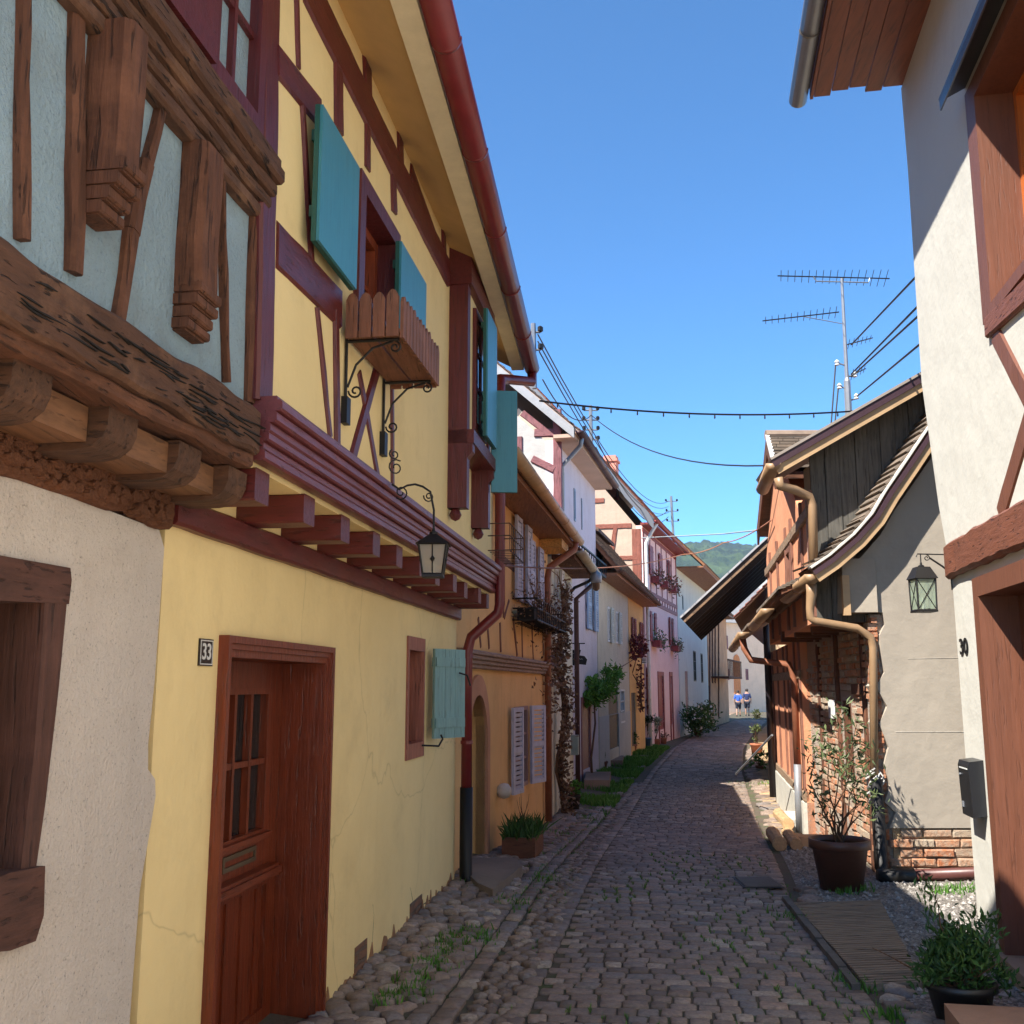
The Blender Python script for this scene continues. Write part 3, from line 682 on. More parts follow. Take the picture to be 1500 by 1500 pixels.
# carved corbel posts
def corbel(px0, px1, ztop, zbot, dep, name):
    s0 = U.s(px0, 0, 250); s1 = s0 + px1; m = MB(); m.sweep(U, [((s0 + s1) / 2, ztop), ((s0 + s1) / 2, zbot + 0.16)], s1 - s0, -0.02, dep, 0.005, 0.05, 0.02, s0)
    for i in range(4):                                   # stepped, rolled foot
        z = zbot + 0.155 - i * 0.04; d = dep * (1.12 - 0.2 * i)
        m.sweep(U, [(s0 - 0.003 * (i % 2), z), (s1 + 0.003 * (i % 2), z)], 0.034, -0.02, d + 0.004 * (i % 2), 0.002, 0.03, 0.006, i)
        m.box(U, s0 + 0.006, s1 - 0.006, z - 0.022, z + 0.022, -0.02, d - 0.012)
    for i in range(7):                                   # notches down the edge
        z = lerp(zbot + 0.25, ztop - 0.1, i / 7); m.box(U, s1 - 0.02, s1 + 0.008, z, z + 0.03, dep * 0.35, dep * 0.75)
    m.build(name, M_old, H0)
corbel(124, 0.11, 3.5, 2.92, 0.105, 'carved_post')
corbel(273, 0.15, 3.46, 2.80, 0.065, 'carved_post')
# window over the moulded beam
wa = U.s(300, 0, 0); wb = sE - 0.07
fw = frame(U, H0, (wa, wb, 3.76, 5.2), M_red, 0.07, -0.05, 0.03, 'window', bars=(1, 3))
MB().box(U, wa - 0.4, wa - 0.01, 3.76, 5.2, 0.02, 0.06).build('shutter', M_redx, H0)

# ================================================================== LEFT: yellow house
PL_yel = stucco('yellow_plaster', (0.88, 0.655, 0.42), 0.07, 0.34, 40, 0.22, 0.008, 0.5, (0.60, 0.46, 0.24), 0.18, 0.0, 0.28)
PL_yel2 = stucco('yellow_infill', (0.88, 0.66, 0.42), 0.06, 0.25, 40, 0.15, 0.006, 0.25, (0.42, 0.30, 0.12), 0.1)
F1 = Face((-0.733 - 3.82 * .138, 3.68), (-0.733 - 2.82 * .138, 4.68))
U1 = Face((-0.945, 3.72), (-0.945 + .14, 4.72))
H1 = empty('yellow_house', (-1.3, 6.5, 0), 'yellow half-timbered house with oxblood beams, teal shutters and jettied upper floor', 'house')
sEnd = F1.s(668); tEnd = U1.s(721)
door = (F1.s(330), F1.s(471), -0.15, F1.p(478, 972)[1]); dz1 = door[3]
lw = pxrect(F1, 598, 619, 950, 1092)
zt = 2.33
MB().prism(F1, [(0, -0.25), (sEnd, -0.25), (sEnd, zt), (0, zt)], -0.32, 0, [rect(*door), rect(*lw)]).build('wall', PL_yel, H1)
m = MB(); m.box(F1, 0.003, 0.25, -0.25, 4.95, -6, -0.322); m.box(F1, sEnd - 0.25, sEnd - 0.003, -0.25, 4.95, -6, -0.322); m.box(F1, 0.25, sEnd - 0.25, -0.25, 4.95, -6, -5.8); m.build('side_wall', PL_yel, H1)
# roof, own direction
EA = Vector((-0.352, 3.5, 0)); EB = EA + Vector((.0998, 1, 0)) * 6.2
FE = Face(EA, EB); EL = FE.L; ez = 4.80
sl_, ti = roofslab(FE, 0, EL, (-0.14, ez + 0.05), (-3.4, ez + 3.4 * 0.95), 0.1); r_ = sl_.build('roof', M_cream, H1); ti.build('roof_tiles', tiles('red_tiles', (0.22, 0.07, 0.04)), r_)
sl_, ti = roofslab(FE, 0, EL, (-6.8, ez), (-3.4, ez + 3.4 * 0.95), 0.1); r_ = sl_.build('roof', M_cream, H1); ti.build('roof_tiles', tiles('red_tiles', (0.22, 0.07, 0.04)), r_)
MB().hexa([FE.w(s, ez + 0.0 + z + (-0.27 - n) * 0.52, n) for z in (0.0, 0.02) for s, n in ((0, -0.27), (0, -0.80), (EL, -0.70), (EL, -0.27))]).build('soffit', plain('ochre_soffit', (0.62, 0.42, 0.19), 0.7, 0, 0.1, 3), H1)
MB().box(FE, 0, EL, ez - 0.03, ez + 0.05, -0.27, -0.15).build('fascia', M_cream, H1)
M_redm = plain('oxblood_metal', (0.17, 0.020, 0.022), 0.35, 0.0, 0.15, 6)
g_ = MB().gutter(FE.w(-0.02, ez + 0.01, -0.072), FE.w(EL + 0.02, ez - 0.005, -0.072), 0.075).build('gutter', M_redm, H1, smooth=True)
wl = U1.p(515, 0)[1]
# upper wall with window hole and bay
win = (U1.s(527, 0, 350), U1.s(574, 0, 350), 3.58, 4.20)
MB().prism(U1, [(0, 2.55), (tEnd, 2.55), (tEnd, 5.06), (0, 5.06)], -0.2, 0, [rect(*win)]).build('wall', PL_yel2, H1)
# underside of the jetty, plate, joists
MB().box(U1, 0.01, tEnd, 2.505, 2.549, -0.5, -0.03).build('jetty_boards', PL_yel2, H1)
MB().sweep(F1, [(0.0, 2.335), (sEnd, 2.335)], 0.11, -0.2, 0.045, 0.003).build('wall_plate', M_redy, H1)
MB().box(F1, 0.0, sEnd, 2.39, 2.504, -0.25, -0.005).build('jetty_infill', PL_yel2, H1)
for i in range(11):
    s = 0.09 + i * (tEnd - 0.2) / 10
    MB().sweep(Face(U1.w(s, 0, -0.60), U1.w(s, 0, 0.0)), [(0, 2.445), (0.585 + 0.01 * math.sin(i * 3), 2.445)], 0.125, -0.07, 0.07, 0.002, ch=0.008, seed=i).build('joist', M_redx, H1)
m = MB()
for z, w, n1 in ((2.545, 0.04, 0.035), (2.58, 0.035, 0.028), (2.615, 0.035, 0.048), (2.65, 0.04, 0.052), (2.69, 0.045, 0.075), (2.732, 0.042, 0.095), (2.76, 0.016, 0.075)): m.sweep(U1, [(-0.02, z), (tEnd + 0.02, z)], w, -0.02, n1, 0.0, ch=0.012)
m.build('moulded_beam', wood('oxblood_sheen', (0.17, 0.055, 0.07), 'y', 0.38, 0.2, bs=0.3, var=0.2, crackd=0.4), H1)  # paler, purplish oxblood: sky reflection on the beam front put into the colour
# half timbering
M_b = M_red
T = [(399, -60, 386, 590, .115),
     (404, 358, 498, 452, .15), (404, 88, 466, 165, .11), (445, -30, 655, 400, .17),
     (432, -30, 436, 100, .035), (440, 130, 456, 405, .04), (463, 450, 482, 640, .035), (490, 455, 492, 660, .05),
     (494, 55, 495, 192, .10), (537, 150, 537, 248, .07), (574, 235, 576, 312, .08), (535, 70, 537, 135, .10), (584, 160, 586, 240, .10), (470, -40, 472, 20, .09), (648, 330, 650, 400, .09),
     (562, 500, 514, 672, .06), (525, 545, 553, 700, .05), (573, 560, 574, 722, .04),
     (600, 250, 657, 410, .09), (577, 290, 578, 310, .03)]
timbers(H1, U1, [t_[:4] + (t_[4] * 1.3,) for t_ in T], M_red, M_redy, 'timber', 0.012, 0.004)
# upper window with flat shutters
MB().prism(U1, rect(win[0] - 0.09, win[1] + 0.09, win[2] - 0.06, win[3] + 0.09), -0.205, 0.03, [rect(win[0] + .004, win[1] - .004, win[2] + .004, win[3] - .004)]).build('window_frame', M_red, H1)
frame(U1, H1, win, wood('red_brown_sash', (0.22, 0.05, 0.02), 'z', 0.5, 0.1), 0.06, -0.16, -0.08, 'window', bars=(1, 1))
M_teal = wood('teal_board', (0.05, 0.24, 0.30), 'z', 0.38, 0.08, bs=0.12, var=0.08, crackd=0.15)
M_green = plain('green_edge', (0.02, 0.10, 0.08), 0.45)
def flat_shutter(F, s0, s1, z0, z1, n, par):
    o = MB().box(F, s0, s1, z0, z1, n + 0.022, n + 0.035).build('shutter', M_teal, par)
    MB().prism(F, rect(s0 - 0.002, s1 + 0.002, z0 - 0.002, z1 + 0.002), n, n + 0.021, [rect(s0 + 0.03, s1 - 0.03, z0 + 0.03, z1 - 0.03)]).build('shutter_frame', M_green, o)
    for z in (z0 + 0.12, z1 - 0.15): MB().box(F, s0 + 0.02, s1 - 0.05, z, z + 0.05, n - 0.02, n).build('hinge', M_green, o)
q0 = U1.s(472, 0.09, 250); q1 = U1.s(527, 0.09, 300)
flat_shutter(U1, q0, q1, 3.55, 4.17, 0.05, H1)
q0 = U1.s(589, 0.09, 400); q1 = U1.s(626, 0.09, 420)
flat_shutter(U1, q0, q1, 3.56, 4.17, 0.05, H1)
# moulded window sill
m = MB()
for i in range(5): m.box(U1, win[0] - 0.13, win[1] + 0.13, 3.40 + i * 0.035, 3.425 + i * 0.035, -0.02, 0.03 + i * 0.018)
m.build('window_sill', M_redy, H1)
# oriel bay
OB = 0.14; oz0, oz1 = 3.42, 4.90; os0 = U1.s(657, 0, 560); os1 = os0 + 1.05
bay = MB().box(U1, os0, os1, oz0, oz0 + 0.1, 0.0, OB + 0.05).build('bay', M_redy, H1)
m = MB(); m.box(U1, os0, os0 + 0.10, 2.95, 4.93, 0.0, 0.0 + OB); m.build('bay_post', M_red, bay)
MB().box(U1, os1 - 0.10, os1, 2.95, 4.93, 0.0, OB).build('bay_post', M_red, bay)
MB().box(U1, os0 - 0.02, os1 + 0.02, 4.62, 4.95, 0.0, OB + 0.03).build('bay_head', M_redy, bay)
MB().box(U1, os0 + 0.10, os1 - 0.10, oz0 + 0.1, 4.62, 0.0, OB - 0.02).build('bay_infill', PL_yel2, bay)
frame(U1.shifted(OB - 0.02), bay, (os0 + 0.3, os1 - 0.25, 3.6, 4.55), M_red, 0.06, 0.001, 0.03, 'bay_window', bars=(1, 2))
for s in (os0 + 0.05, os1 - 0.05):
    m = MB(); prof = [(0, 3.42), (0.18, 3.42), (0.18, 3.36), (0.13, 3.30), (0.14, 3.22), (0.10, 3.12), (0.06, 3.06), (0.07, 3.0), (0.03, 2.95), (0, 2.95)]
    FB = Face(U1.w(s, 0, 0), U1.w(s, 0, 1)); m.prism(FB, prof, -0.045, 0.045); m.build('bracket', M_red, bay)
    MB().lathe(U1.w(s, 2.86, 0.05), [(0.0, 0), (0.03, 0.015), (0.045, 0.045), (0.03, 0.08), (0.012, 0.10)], 12).build('finial', M_red, bay)
flat_shutter(U1, os0 + 0.32, os0 + 0.78, 3.55, 4.55, OB + 0.06, bay)
FB = Face(U1.w(os1 - 0.02, 0, OB), U1.w(os1 + 0.04, 0, OB + 0.24)); 
flat_shutter(FB, 0.01, 0.22, 3.25, 4.10, 0.0, bay)
# downpipe
s = tEnd + 0.02
P = [FE.w(EL - 0.03, ez - 0.05, -0.07), FE.w(EL - 0.03, ez - 0.16, -0.07), U1.w(tEnd + 0.2, 4.58, 0.10), U1.w(tEnd - 0.02, 4.52, 0.07), U1.w(tEnd - 0.02, 4.4, 0.07), U1.w(tEnd - 0.02, 2.42, 0.07), U1.w(tEnd - 0.02, 2.34, 0.05), F1.w(sEnd + 0.02, 2.13, 0.13), F1.w(sEnd + 0.0, 2.0, 0.10), F1.w(sEnd + 0.0, 0.8, 0.10)]
dp = MB().tube(P, 0.048, 12).build('downpipe', M_redm, H1, smooth=True)
MB().tube([F1.w(sEnd, 0.83, 0.10), F1.w(sEnd, 0.09, 0.10), F1.w(sEnd, 0.03, 0.15), F1.w(sEnd + .02, 0.03, 0.21)], [0.056, 0.056, 0.058, 0.062], 12).build('pipe_shoe', M_iron, dp, smooth=True)
m = MB()
for z in (1.95, 1.2): m.tube([F1.w(sEnd, z, 0.10), F1.w(sEnd, z + 0.03, 0.10)], 0.055, 12)
m.build('pipe_clamp', M_redm, dp)
# small wall things: cellar vents, cable
for x, y in ((526, 1408), (607, 1340)):
    a = F1.p(x - 7, y); b = F1.p(x + 10, y); m = MB().prism(F1, rect(a[0], b[0], a[1] - 0.075, a[1] + 0.07), -0.01, 0.006); m.build('vent', brick('vent_brick', 'y', (0.26, 0.12, 0.07), (0.2, 0.1, 0.06), (0.16, 0.11, 0.08)), H1)
# door
M_door = wood('russet_door', (0.17, 0.038, 0.014), 'z', 0.36, 0.25, (0.32, 0.10, 0.045), bs=0.35, var=0.3, crackd=0.5)
M_doory = wood('russet_door', (0.17, 0.038, 0.014), 'y', 0.36, 0.25, (0.32, 0.10, 0.045), bs=0.35, var=0.3, crackd=0.5)
ds0, ds1 = door[0], door[1]; m = MB(); fz = dz1 + 0.075
for i, (o, n1) in enumerate(((0.0, 0.05), (0.025, 0.035), (0.05, 0.022))):
    pass
arch = MB(); 
def ring(a0, a1, n1): arch.prism(F1, [(ds0 - a1, -0.1), (ds0 - a0, -0.1), (ds0 - a0, dz1 + a0), (ds1 + a0, dz1 + a0), (ds1 + a0, -0.1), (ds1 + a1, -0.1), (ds1 + a1, dz1 + a1), (ds0 - a1, dz1 + a1)], -0.02, n1)
ring(0.0, 0.03, 0.018); ring(0.0302, 0.055, 0.032); ring(0.0552, 0.085, 0.045)
D1 = arch.build('door_frame', M_door, H1)
MB().prism(F1, [(ds0, -0.1), (ds0 + 0.002, -0.1), (ds0 + 0.002, dz1 - 0.002), (ds1 - 0.002, dz1 - 0.002), (ds1 - 0.002, -0.1), (ds1, -0.1), (ds1, dz1), (ds0, dz1)], -0.3, 0.014).build('door_reveal', M_door, D1)
MB().box(F1, ds0 - 0.02, ds1 + 0.02, -0.12, 0.02, -0.35, 0.03).build('door_step', stucco('step_stone', (0.22, 0.15, 0.12), 0.2, 0.4, 40, 0.4), D1)
dn = -0.26; FD = F1.shifted(dn); z0 = 0.02
leaf = MB(); a, b = ds0 + 0.005, ds1 - 0.005; st = 0.11
gz0, gz1 = 1.0, 1.66; g0_, g1_ = a + 0.42, b - 0.22
leaf.prism(FD, rect(a, b, z0, dz1 - 0.003), 0, 0.045, [rect(g0_, g1_, gz0, gz1), rect(a + 0.2, b - 0.12, 0.13, 0.72)])
D2 = leaf.build('door', M_door, H1)
MB().box(FD, a + 0.2, b - 0.12, 0.13, 0.72, 0.0, 0.022).build('door_panel', M_door, D2)
m = MB()
for i in range(5): q = lerp(a + 0.2, b - 0.12, (i + 0.5) / 5); m.box(FD, q - 0.012, q + 0.012, 0.13, 0.72, 0.022, 0.034)
m.build('door_moulding', M_door, D2)
MB().box(FD, g0_ - 0.01, g1_ + 0.01, gz0 - 0.01, gz1 + 0.01, 0.006, 0.014).build('pane', M_glass, D2)
m = MB()
for i in (1, 2): q = lerp(g0_, g1_, i / 3); m.box(FD, q - 0.014, q + 0.014, gz0, gz1, 0.015, 0.05)
q = lerp(gz0, gz1, .5); m.box(FD, g0_, g1_, q - 0.014, q + 0.014, 0.016, 0.048)
m.prism(FD, rect(g0_ - 0.03, g1_ + 0.03, gz0 - 0.03, gz1 + 0.03), 0.045, 0.056, [rect(g0_, g1_, gz0, gz1)])
m.build('glazing_bars', M_door, D2)
m = MB(); m.box(FD, g0_ - 0.06, g1_ + 0.05, 0.955, 0.985, 0.045, 0.085); m.box(FD, a + 0.22, b - 0.1, 0.76, 0.82, 0.045, 0.10); m.box(FD, a + 0.22, b - 0.1, 0.775, 0.805, 0.10, 0.115); m.build('weather_bar', M_doory, D2)
MB().prism(FD, rect(g0_ + 0.12, g1_ - 0.08, 0.86, 0.93), 0.045, 0.055, [rect(g0_ + 0.14, g1_ - 0.1, 0.88, 0.91)]).build('letter_slot', plain('dull_brass', (0.16, 0.13, 0.09), 0.4, 0.6), D2)
m = MB(); hs = a + 0.13; m.box(FD, hs - 0.015, hs + 0.015, 0.72, 1.05, 0.045, 0.053); m.tube([FD.w(hs, 0.92, 0.05), FD.w(hs, 0.92, 0.10), FD.w(hs + 0.1, 0.915, 0.10)], 0.009, 8); m.build('door_handle', M_iron, D2)
m = MB(); pts = []; s_ = ds1 + 0.1
while s_ < sEnd - .02: pts.append((s_, 0.02 + abs(random.gauss(0.03, .035)) + (0.07 if random.random() < .12 else 0))); s_ += random.uniform(.02, .07)
m.prism(F1, [(ds1 + .1, -.2)] + [(sEnd - .02, -.2)] + pts[::-1], 0.0, 0.006); m.build('bare_footing', stucco('bare_render', (.26, .17, .12), .2, .5, 40, .8, .02), H1)
for (x0, y0, x1, y1, x2, y2) in ((545, 1385, 548, 1340, 546, 1325), (600, 1345, 605, 1322, 601, 1300), (612, 1330, 640, 1312, 668, 1285)):
    MB().sweep(F1, [F1.p(x0, y0), F1.p(x1, y1), F1.p(x2, y2)], [.008, .006, .003], -.01, .0015, .004, .03).build('crack', M_dark, H1)
# number plate 33
pa = F1.p(291, 935); pb = F1.s(307)
plt = MB().box(F1, pa[0], pb, pa[1] - 0.105, pa[1], 0, 0.008).build('number_plate', plain('enamel_black', (0.02, 0.015, 0.015), 0.3), H1)
cx = (pa[0] + pb) / 2; cz = pa[1] - 0.0525
MB().prism(F1, rect(pa[0] + 0.005, pb - 0.005, pa[1] - 0.1, pa[1] - 0.005), 0.008, 0.0095, [rect(pa[0] + 0.009, pb - 0.009, pa[1] - 0.096, pa[1] - 0.009)]).build('plate_border', M_white, plt)
text('house_number', '33', 0.088, F1, cx, cz, 0.009, M_white, plt, 0.001, sx=min(1.0, (pb - pa[0]) / 0.115))
# lower window + teal-grey shutter
MB().prism(F1, rect(lw[0], lw[1], lw[2], lw[3]), -0.31, 0.004, [rect(lw[0] + 0.006, lw[1] - 0.006, lw[2] + 0.006, lw[3] - 0.006)]).build('window_reveal', M_red, H1)
wf = frame(F1, H1, lw, wood('rosy_frame', (0.25, 0.10, 0.085), 'z', 0.5, 0.1), 0.03, -0.2, -0.12, 'window', bars=(1, 1))
MB().prism(F1, rect(lw[0] - 0.05, lw[1] + 0.03, lw[2] - 0.1, lw[3] + 0.09), -0.12, 0.012, [rect(lw[0] + .007, lw[1] - .007, lw[2] + .007, lw[3] - .007)]).build('window_frame', wood('rosy_frame', (0.20, 0.08, 0.07), 'z', 0.5, 0.1), H1)
MB().box(F1, lw[0] - 0.002, lw[1] + 0.002, lw[2], lw[3], -0.118, -0.11).build('window_board', M_red, wf)
FS = Face(F1.w(lw[1] + 0.12, 0, 0.05), F1.w(lw[1] + 0.38, 0, 0.20)); 
ls = shutter(FS, H1, 0, 0.36, lw[2] + 0.02, lw[3] + 0.02, 0, wood('sage_board', (0.19, 0.33, 0.32), 'z', 0.5, 0.3, (0.32, 0.40, 0.38), var=0.15, crackd=0.3))
m = MB(); m.tube([FS.w(0.27, lw[2] + 0.52, 0.04), FS.w(0.33, lw[2] + 0.50, 0.07), FS.w(0.36, lw[2] + 0.42, 0.08)], 0.007, 6); m.build('shutter_catch', M_iron, ls)
MB().tube([F1.w(lw[1] - 0.05, lw[2] - 0.02, 0.01), F1.w(lw[1] + 0.05, lw[2] - 0.03, 0.12), F1.w(lw[1] + 0.1, lw[2] + 0.02, 0.14), F1.w(lw[1] + 0.08, lw[2] + 0.05, 0.13)], 0.008, 6).build('shutter_hook', M_iron, ls)

# planter under the upper window (its own thing)
pk = empty('window_planter', U1.w(1.4, 3.35, 0.1), 'weathered brown picket planter on iron brackets under the teal shuttered window', 'planter')
ps0, ps1 = 4.66 - 3.72, 5.50 - 3.72; ps0 *= 1.01; ps1 *= 1.01; pz = 3.345; pn0, pn1 = 0.02, 0.285
Mpk = wood('picket', (0.16, 0.075, 0.05), 'z', 0.7, 0.4); Mpky = wood('picket', (0.16, 0.075, 0.05), 'y', 0.7, 0.4)
m = MB(); m.box(U1, ps0, ps1, pz, pz + 0.02, pn0, (pn0 + pn1) / 2 - 0.006); m.box(U1, ps0, ps1, pz + 0.001, pz + 0.021, (pn0 + pn1) / 2 + 0.006, pn1); m.build('planter_base', Mpky, pk)
def picket(F, s, z0, z1, n, w=0.058):
    MB().prism(F, [(s - w / 2, z0), (s + w / 2, z0), (s + w / 2, z1 - 0.035), (s + w * .25, z1 - 0.008), (s, z1), (s - w * .25, z1 - 0.008), (s - w / 2, z1 - 0.035)], n, n + 0.016).build('picket', Mpk, pk)
FN = Face(U1.w(ps0, 0, pn0), U1.w(ps0, 0, pn1))
for i in range(4): picket(FN, 0.035 + i * 0.066, pz - 0.02, pz + 0.21 + random.uniform(-.01, .01), -0.0)
for i in range(12): picket(U1, ps0 + 0.04 + i * (ps1 - ps0 - 0.06) / 11.5, pz - 0.02, pz + 0.205 + random.uniform(-.015, .01), pn1)
FX = Face(U1.w(ps1, 0, pn0), U1.w(ps1, 0, pn1))
for i in range(4): picket(FX, 0.035 + i * 0.066, pz - 0.02, pz + 0.2, -0.0)
def scroll(F, c, r, turns, a0=0, sgn=1, th=0.006, n=16):
    return [F.w(c[0] + r * (1 - 0.75 * i / n) * math.cos(a0 + sgn * i / n * turns * 6.283), c[1] + r * (1 - 0.75 * i / n) * math.sin(a0 + sgn * i / n * turns * 6.283), 0) for i in range(n + 1)]
for s in (ps0 + 0.06, ps1 - 0.1):
    FB = Face(U1.w(s, 0, 0.0), U1.w(s, 0, 1.0)); m = MB()
    m.tube([FB.w(0.01, pz + 0.05, 0), FB.w(0.012, pz - 0.30, 0)], 0.008, 6); m.tube([FB.w(0.01, pz - 0.012, 0), FB.w(0.27, pz - 0.012, 0)], 0.008, 6)
    m.tube([FB.w(0.02, pz - 0.24, 0), FB.w(0.06, pz - 0.13, 0), FB.w(0.14, pz - 0.05, 0), FB.w(0.24, pz - 0.02, 0)], 0.006, 6)
    m.tube(scroll(FB, (0.06, pz - 0.26), 0.035, 1.3, 3.1), 0.005, 6); m.tube(scroll(FB, (0.25, pz - 0.05), 0.03, 1.3, 1.5, -1), 0.005, 6)
    m.box(U1, s - 0.03, s + 0.03, pz - 0.42, pz - 0.29, 0.0, 0.03); m.build('bracket', M_iron, pk)

def lantern(name, c, w, h, label, glassm, hip=0.35, taper=0.7, group=None, cross=True):
    """square lantern hanging at c (top of roof)"""
    L = empty(name, c, label, 'lantern'); c = Vector(c)
    t = w / 2; b = t * taper; zr = -h * 0.30; zb = -h
    m = MB(); e = t * 1.22
    m.add([c + Vector((x * e, y * e, zr)) for x, y in ((-1, -1), (1, -1), (1, 1), (-1, 1))] + [c + Vector((x * e * hip * .6, y * e * hip * .6, -0.01)) for x, y in ((-1, -1), (1, -1), (1, 1), (-1, 1))], [(0, 1, 5, 4), (1, 2, 6, 5), (2, 3, 7, 6), (3, 0, 4, 7), (4, 5, 6, 7), (3, 2, 1, 0)])
    m.lathe(c + Vector((0, 0, -0.012)), [(0.3 * t, 0), (0.32 * t, 0.012), (0.12 * t, 0.02), (0.1 * t, 0.035)], 10)
    m.build('lantern_roof', M_iron, L)
    m = MB(); th = 0.006
    T4 = [c + Vector((x * t, y * t, zr)) for x, y in ((-1, -1), (1, -1), (1, 1), (-1, 1))]; B4 = [c + Vector((x * b, y * b, zb)) for x, y in ((-1, -1), (1, -1), (1, 1), (-1, 1))]
    for i in range(4):
        j = (i + 1) % 4; m.tube([T4[i], B4[i]], th, 6); m.tube([B4[i], B4[j]], th, 6); m.tube([T4[i], T4[j]], th, 6)
        if cross == True: m.tube([T4[i], B4[j]], th * .55, 5); m.tube([T4[j], B4[i]], th * .55, 5)
        else: m.tube([(T4[i] + T4[j]) / 2, (B4[i] + B4[j]) / 2], th * .6, 5); cc = (T4[i] + T4[j] + B4[i] + B4[j]) / 4; m.lathe(cc - Vector((0, 0, .018)), [(0.002, 0), (0.014, 0.018), (0.002, 0.036)], 6)
    m.hexa([c + Vector((x * b * 1.1, y * b * 1.1, zb - z)) for z in (0.014, 0.0) for x, y in ((-1, -1), (1, -1), (1, 1), (-1, 1))]); m.build('lantern_frame', M_iron, L)
    m = MB()
    for i in range(4): j = (i + 1) % 4; m.quad(*[c + (p - c) * 0.97 if True else p for p in (T4[i], T4[j], B4[j], B4[i])])
    m.build('lantern_glass', glassm, L)
    MB().tube([c + Vector((0, 0, zb)), c + Vector((0, 0, zb + h * 0.28))], w * 0.09, 8).build('candle', M_white, L)
    return L
def lamp_glass(name, c, rough=0.25):
    m, nt, b = newmat(name); b.inputs['Base Color'].default_value = (*c, 1); b.inputs['Roughness'].default_value = rough
    tr = nd(nt, 'ShaderNodeBsdfTransparent'); tr.inputs[0].default_value = (*[min(1, x + .25) for x in c], 1); ms = nd(nt, 'ShaderNodeMixShader'); ms.inputs[0].default_value = 0.55
    nt.links.new(b.outputs[0], ms.inputs[1]); nt.links.new(tr.outputs[0], ms.inputs[2]); nt.links.new(ms.outputs[0], nt.nodes['Material Output'].inputs[0]); return m
# lantern on the jetty beam
lp = U1.p(635, 795, 0.30); ls_ = U1.s(612, 0.1, 740)
LN = lantern('wall_lantern', U1.w(lp[0], 2.50, 0.30), 0.145, 0.225, 'black tapered lantern on scrolled bracket before the oxblood jetty beam', lamp_glass('frosted_glass', (0.55, 0.5, 0.4), 0.4), cross=False)
FB = Face(U1.w(lp[0] - 0.12, 0, 0.12), U1.w(lp[0], 0, 0.30)); LB = FB.L
m = MB(); m.tube([FB.w(-0.02, 2.74, 0)] + [FB.w(LB * t, 2.70 + 0.05 * math.sin(t * 3.1), 0) for t in (0.1, 0.3, 0.5, 0.7, 0.9)] + [FB.w(LB, 2.62, 0), FB.w(LB, 2.50, 0)], 0.006, 6)
for c, r, a in (((0.0, 2.83), 0.045, 1.0), ((0.03, 2.70), 0.04, 4.0), ((-0.01, 2.90), 0.03, 2.0), ((LB - 0.03, 2.69), 0.03, 3.0)): m.tube(scroll(FB, c, r, 1.4, a), 0.004, 5)
m.build('bracket', M_iron, LN)
# wire basket by the bay
wbk = empty('wire_basket', U1.w(tEnd - 0.6, 2.8, 0.15), 'rusty wire flower holder on the jetty beam beside the downpipe', 'flower holder')
m = MB(); b0, b1 = tEnd - 1.0, tEnd - 0.12
for z in (2.78, 2.9, 3.0): m.tube([U1.w(b0, z, 0.12), U1.w(b0, z, 0.30), U1.w(b1, z, 0.30), U1.w(b1, z, 0.12)], 0.005, 5)
for i in range(9): q = lerp(b0, b1, i / 8); m.tube([U1.w(q, 2.78, 0.12), U1.w(q, 2.78, 0.30), U1.w(q, 3.0, 0.30)], 0.004, 5)
m.build('basket', plain('rusty_wire', (0.07, 0.035, 0.025), 0.8), wbk)
#@@LEFT2
# ================================================================== further houses on the left
def windows(F, H, wl, fmat, smat=None, n=0.0, louver=True, fw=0.05, bars=(1, 2), depth=0.035, fproud=0.02, sill=None):
    """wl: (rect, shutter width left, shutter width right)"""
    for it in wl:
        r = it[0]; w = frame(F, H, r, fmat, fw, n - depth, n + fproud, 'window', bars=bars)
        if sill: MB().box(F, r[0] - 0.05, r[1] + 0.05, r[2] - 0.06, r[2] - 0.002, n - 0.02, n + 0.07).build('window_sill', sill, w)
        if smat:
            if it[1]: shutter(F, H, r[0] - it[1] - 0.02, r[0] - 0.02, r[2], r[3], n + 0.04, smat, louver=louver)
            if it[2]: shutter(F, H, r[1] + 0.02, r[1] + 0.02 + it[2], r[2], r[3], n + 0.04, smat, louver=louver)

# ---------------- orange house
F2 = Face((-.39 - .17 * 0.95, 9.25), (-.39 + .17 * 5.8, 16.0))
H2 = empty('orange_house', (0, 12.5, 0), 'orange house with pointed stone doorway, grey band beam and lilac louvred shutters', 'house')
PL_or = stucco('orange_plaster', (0.80, 0.50, 0.215), 0.10, 0.25, 40, 0.25, 0.008, 0.5, (0.36, 0.17, 0.07), 0.25)
z_e = 3.86
s_end2 = F2.s(803)
# pointed doorway
d0, d1 = F2.s(684), F2.s(711); dcx = (d0 + d1) / 2; dr = (d1 - d0)
zs = F2.p(711, 1080)[1]; za = F2.p(700, 1018)[1]
def ogive(s0, s1, zb, zs, za, k=7):
    pts = [(s0, zb), (s1, zb)]
    for i in range(k + 1): t = i / k; pts.append((lerp(s1, (s0 + s1) / 2, 1 - math.cos(t * math.pi / 2) ** 0.9 if False else t ** 1.5), lerp(zs, za, math.sin(t * math.pi / 2) ** 0.85)))
    for i in range(k - 1, -1, -1): t = i / k; pts.append((lerp(s0, (s0 + s1) / 2, t ** 1.5), lerp(zs, za, math.sin(t * math.pi / 2) ** 0.85)))
    return pts
og = ogive(d0, d1, -0.2, zs, za)
w2 = pxrect(F2, 752, 771, 1036, 1160); up = [pxrect(F2, 758, 765, 762, 880), pxrect(F2, 777, 784, 795, 890)]
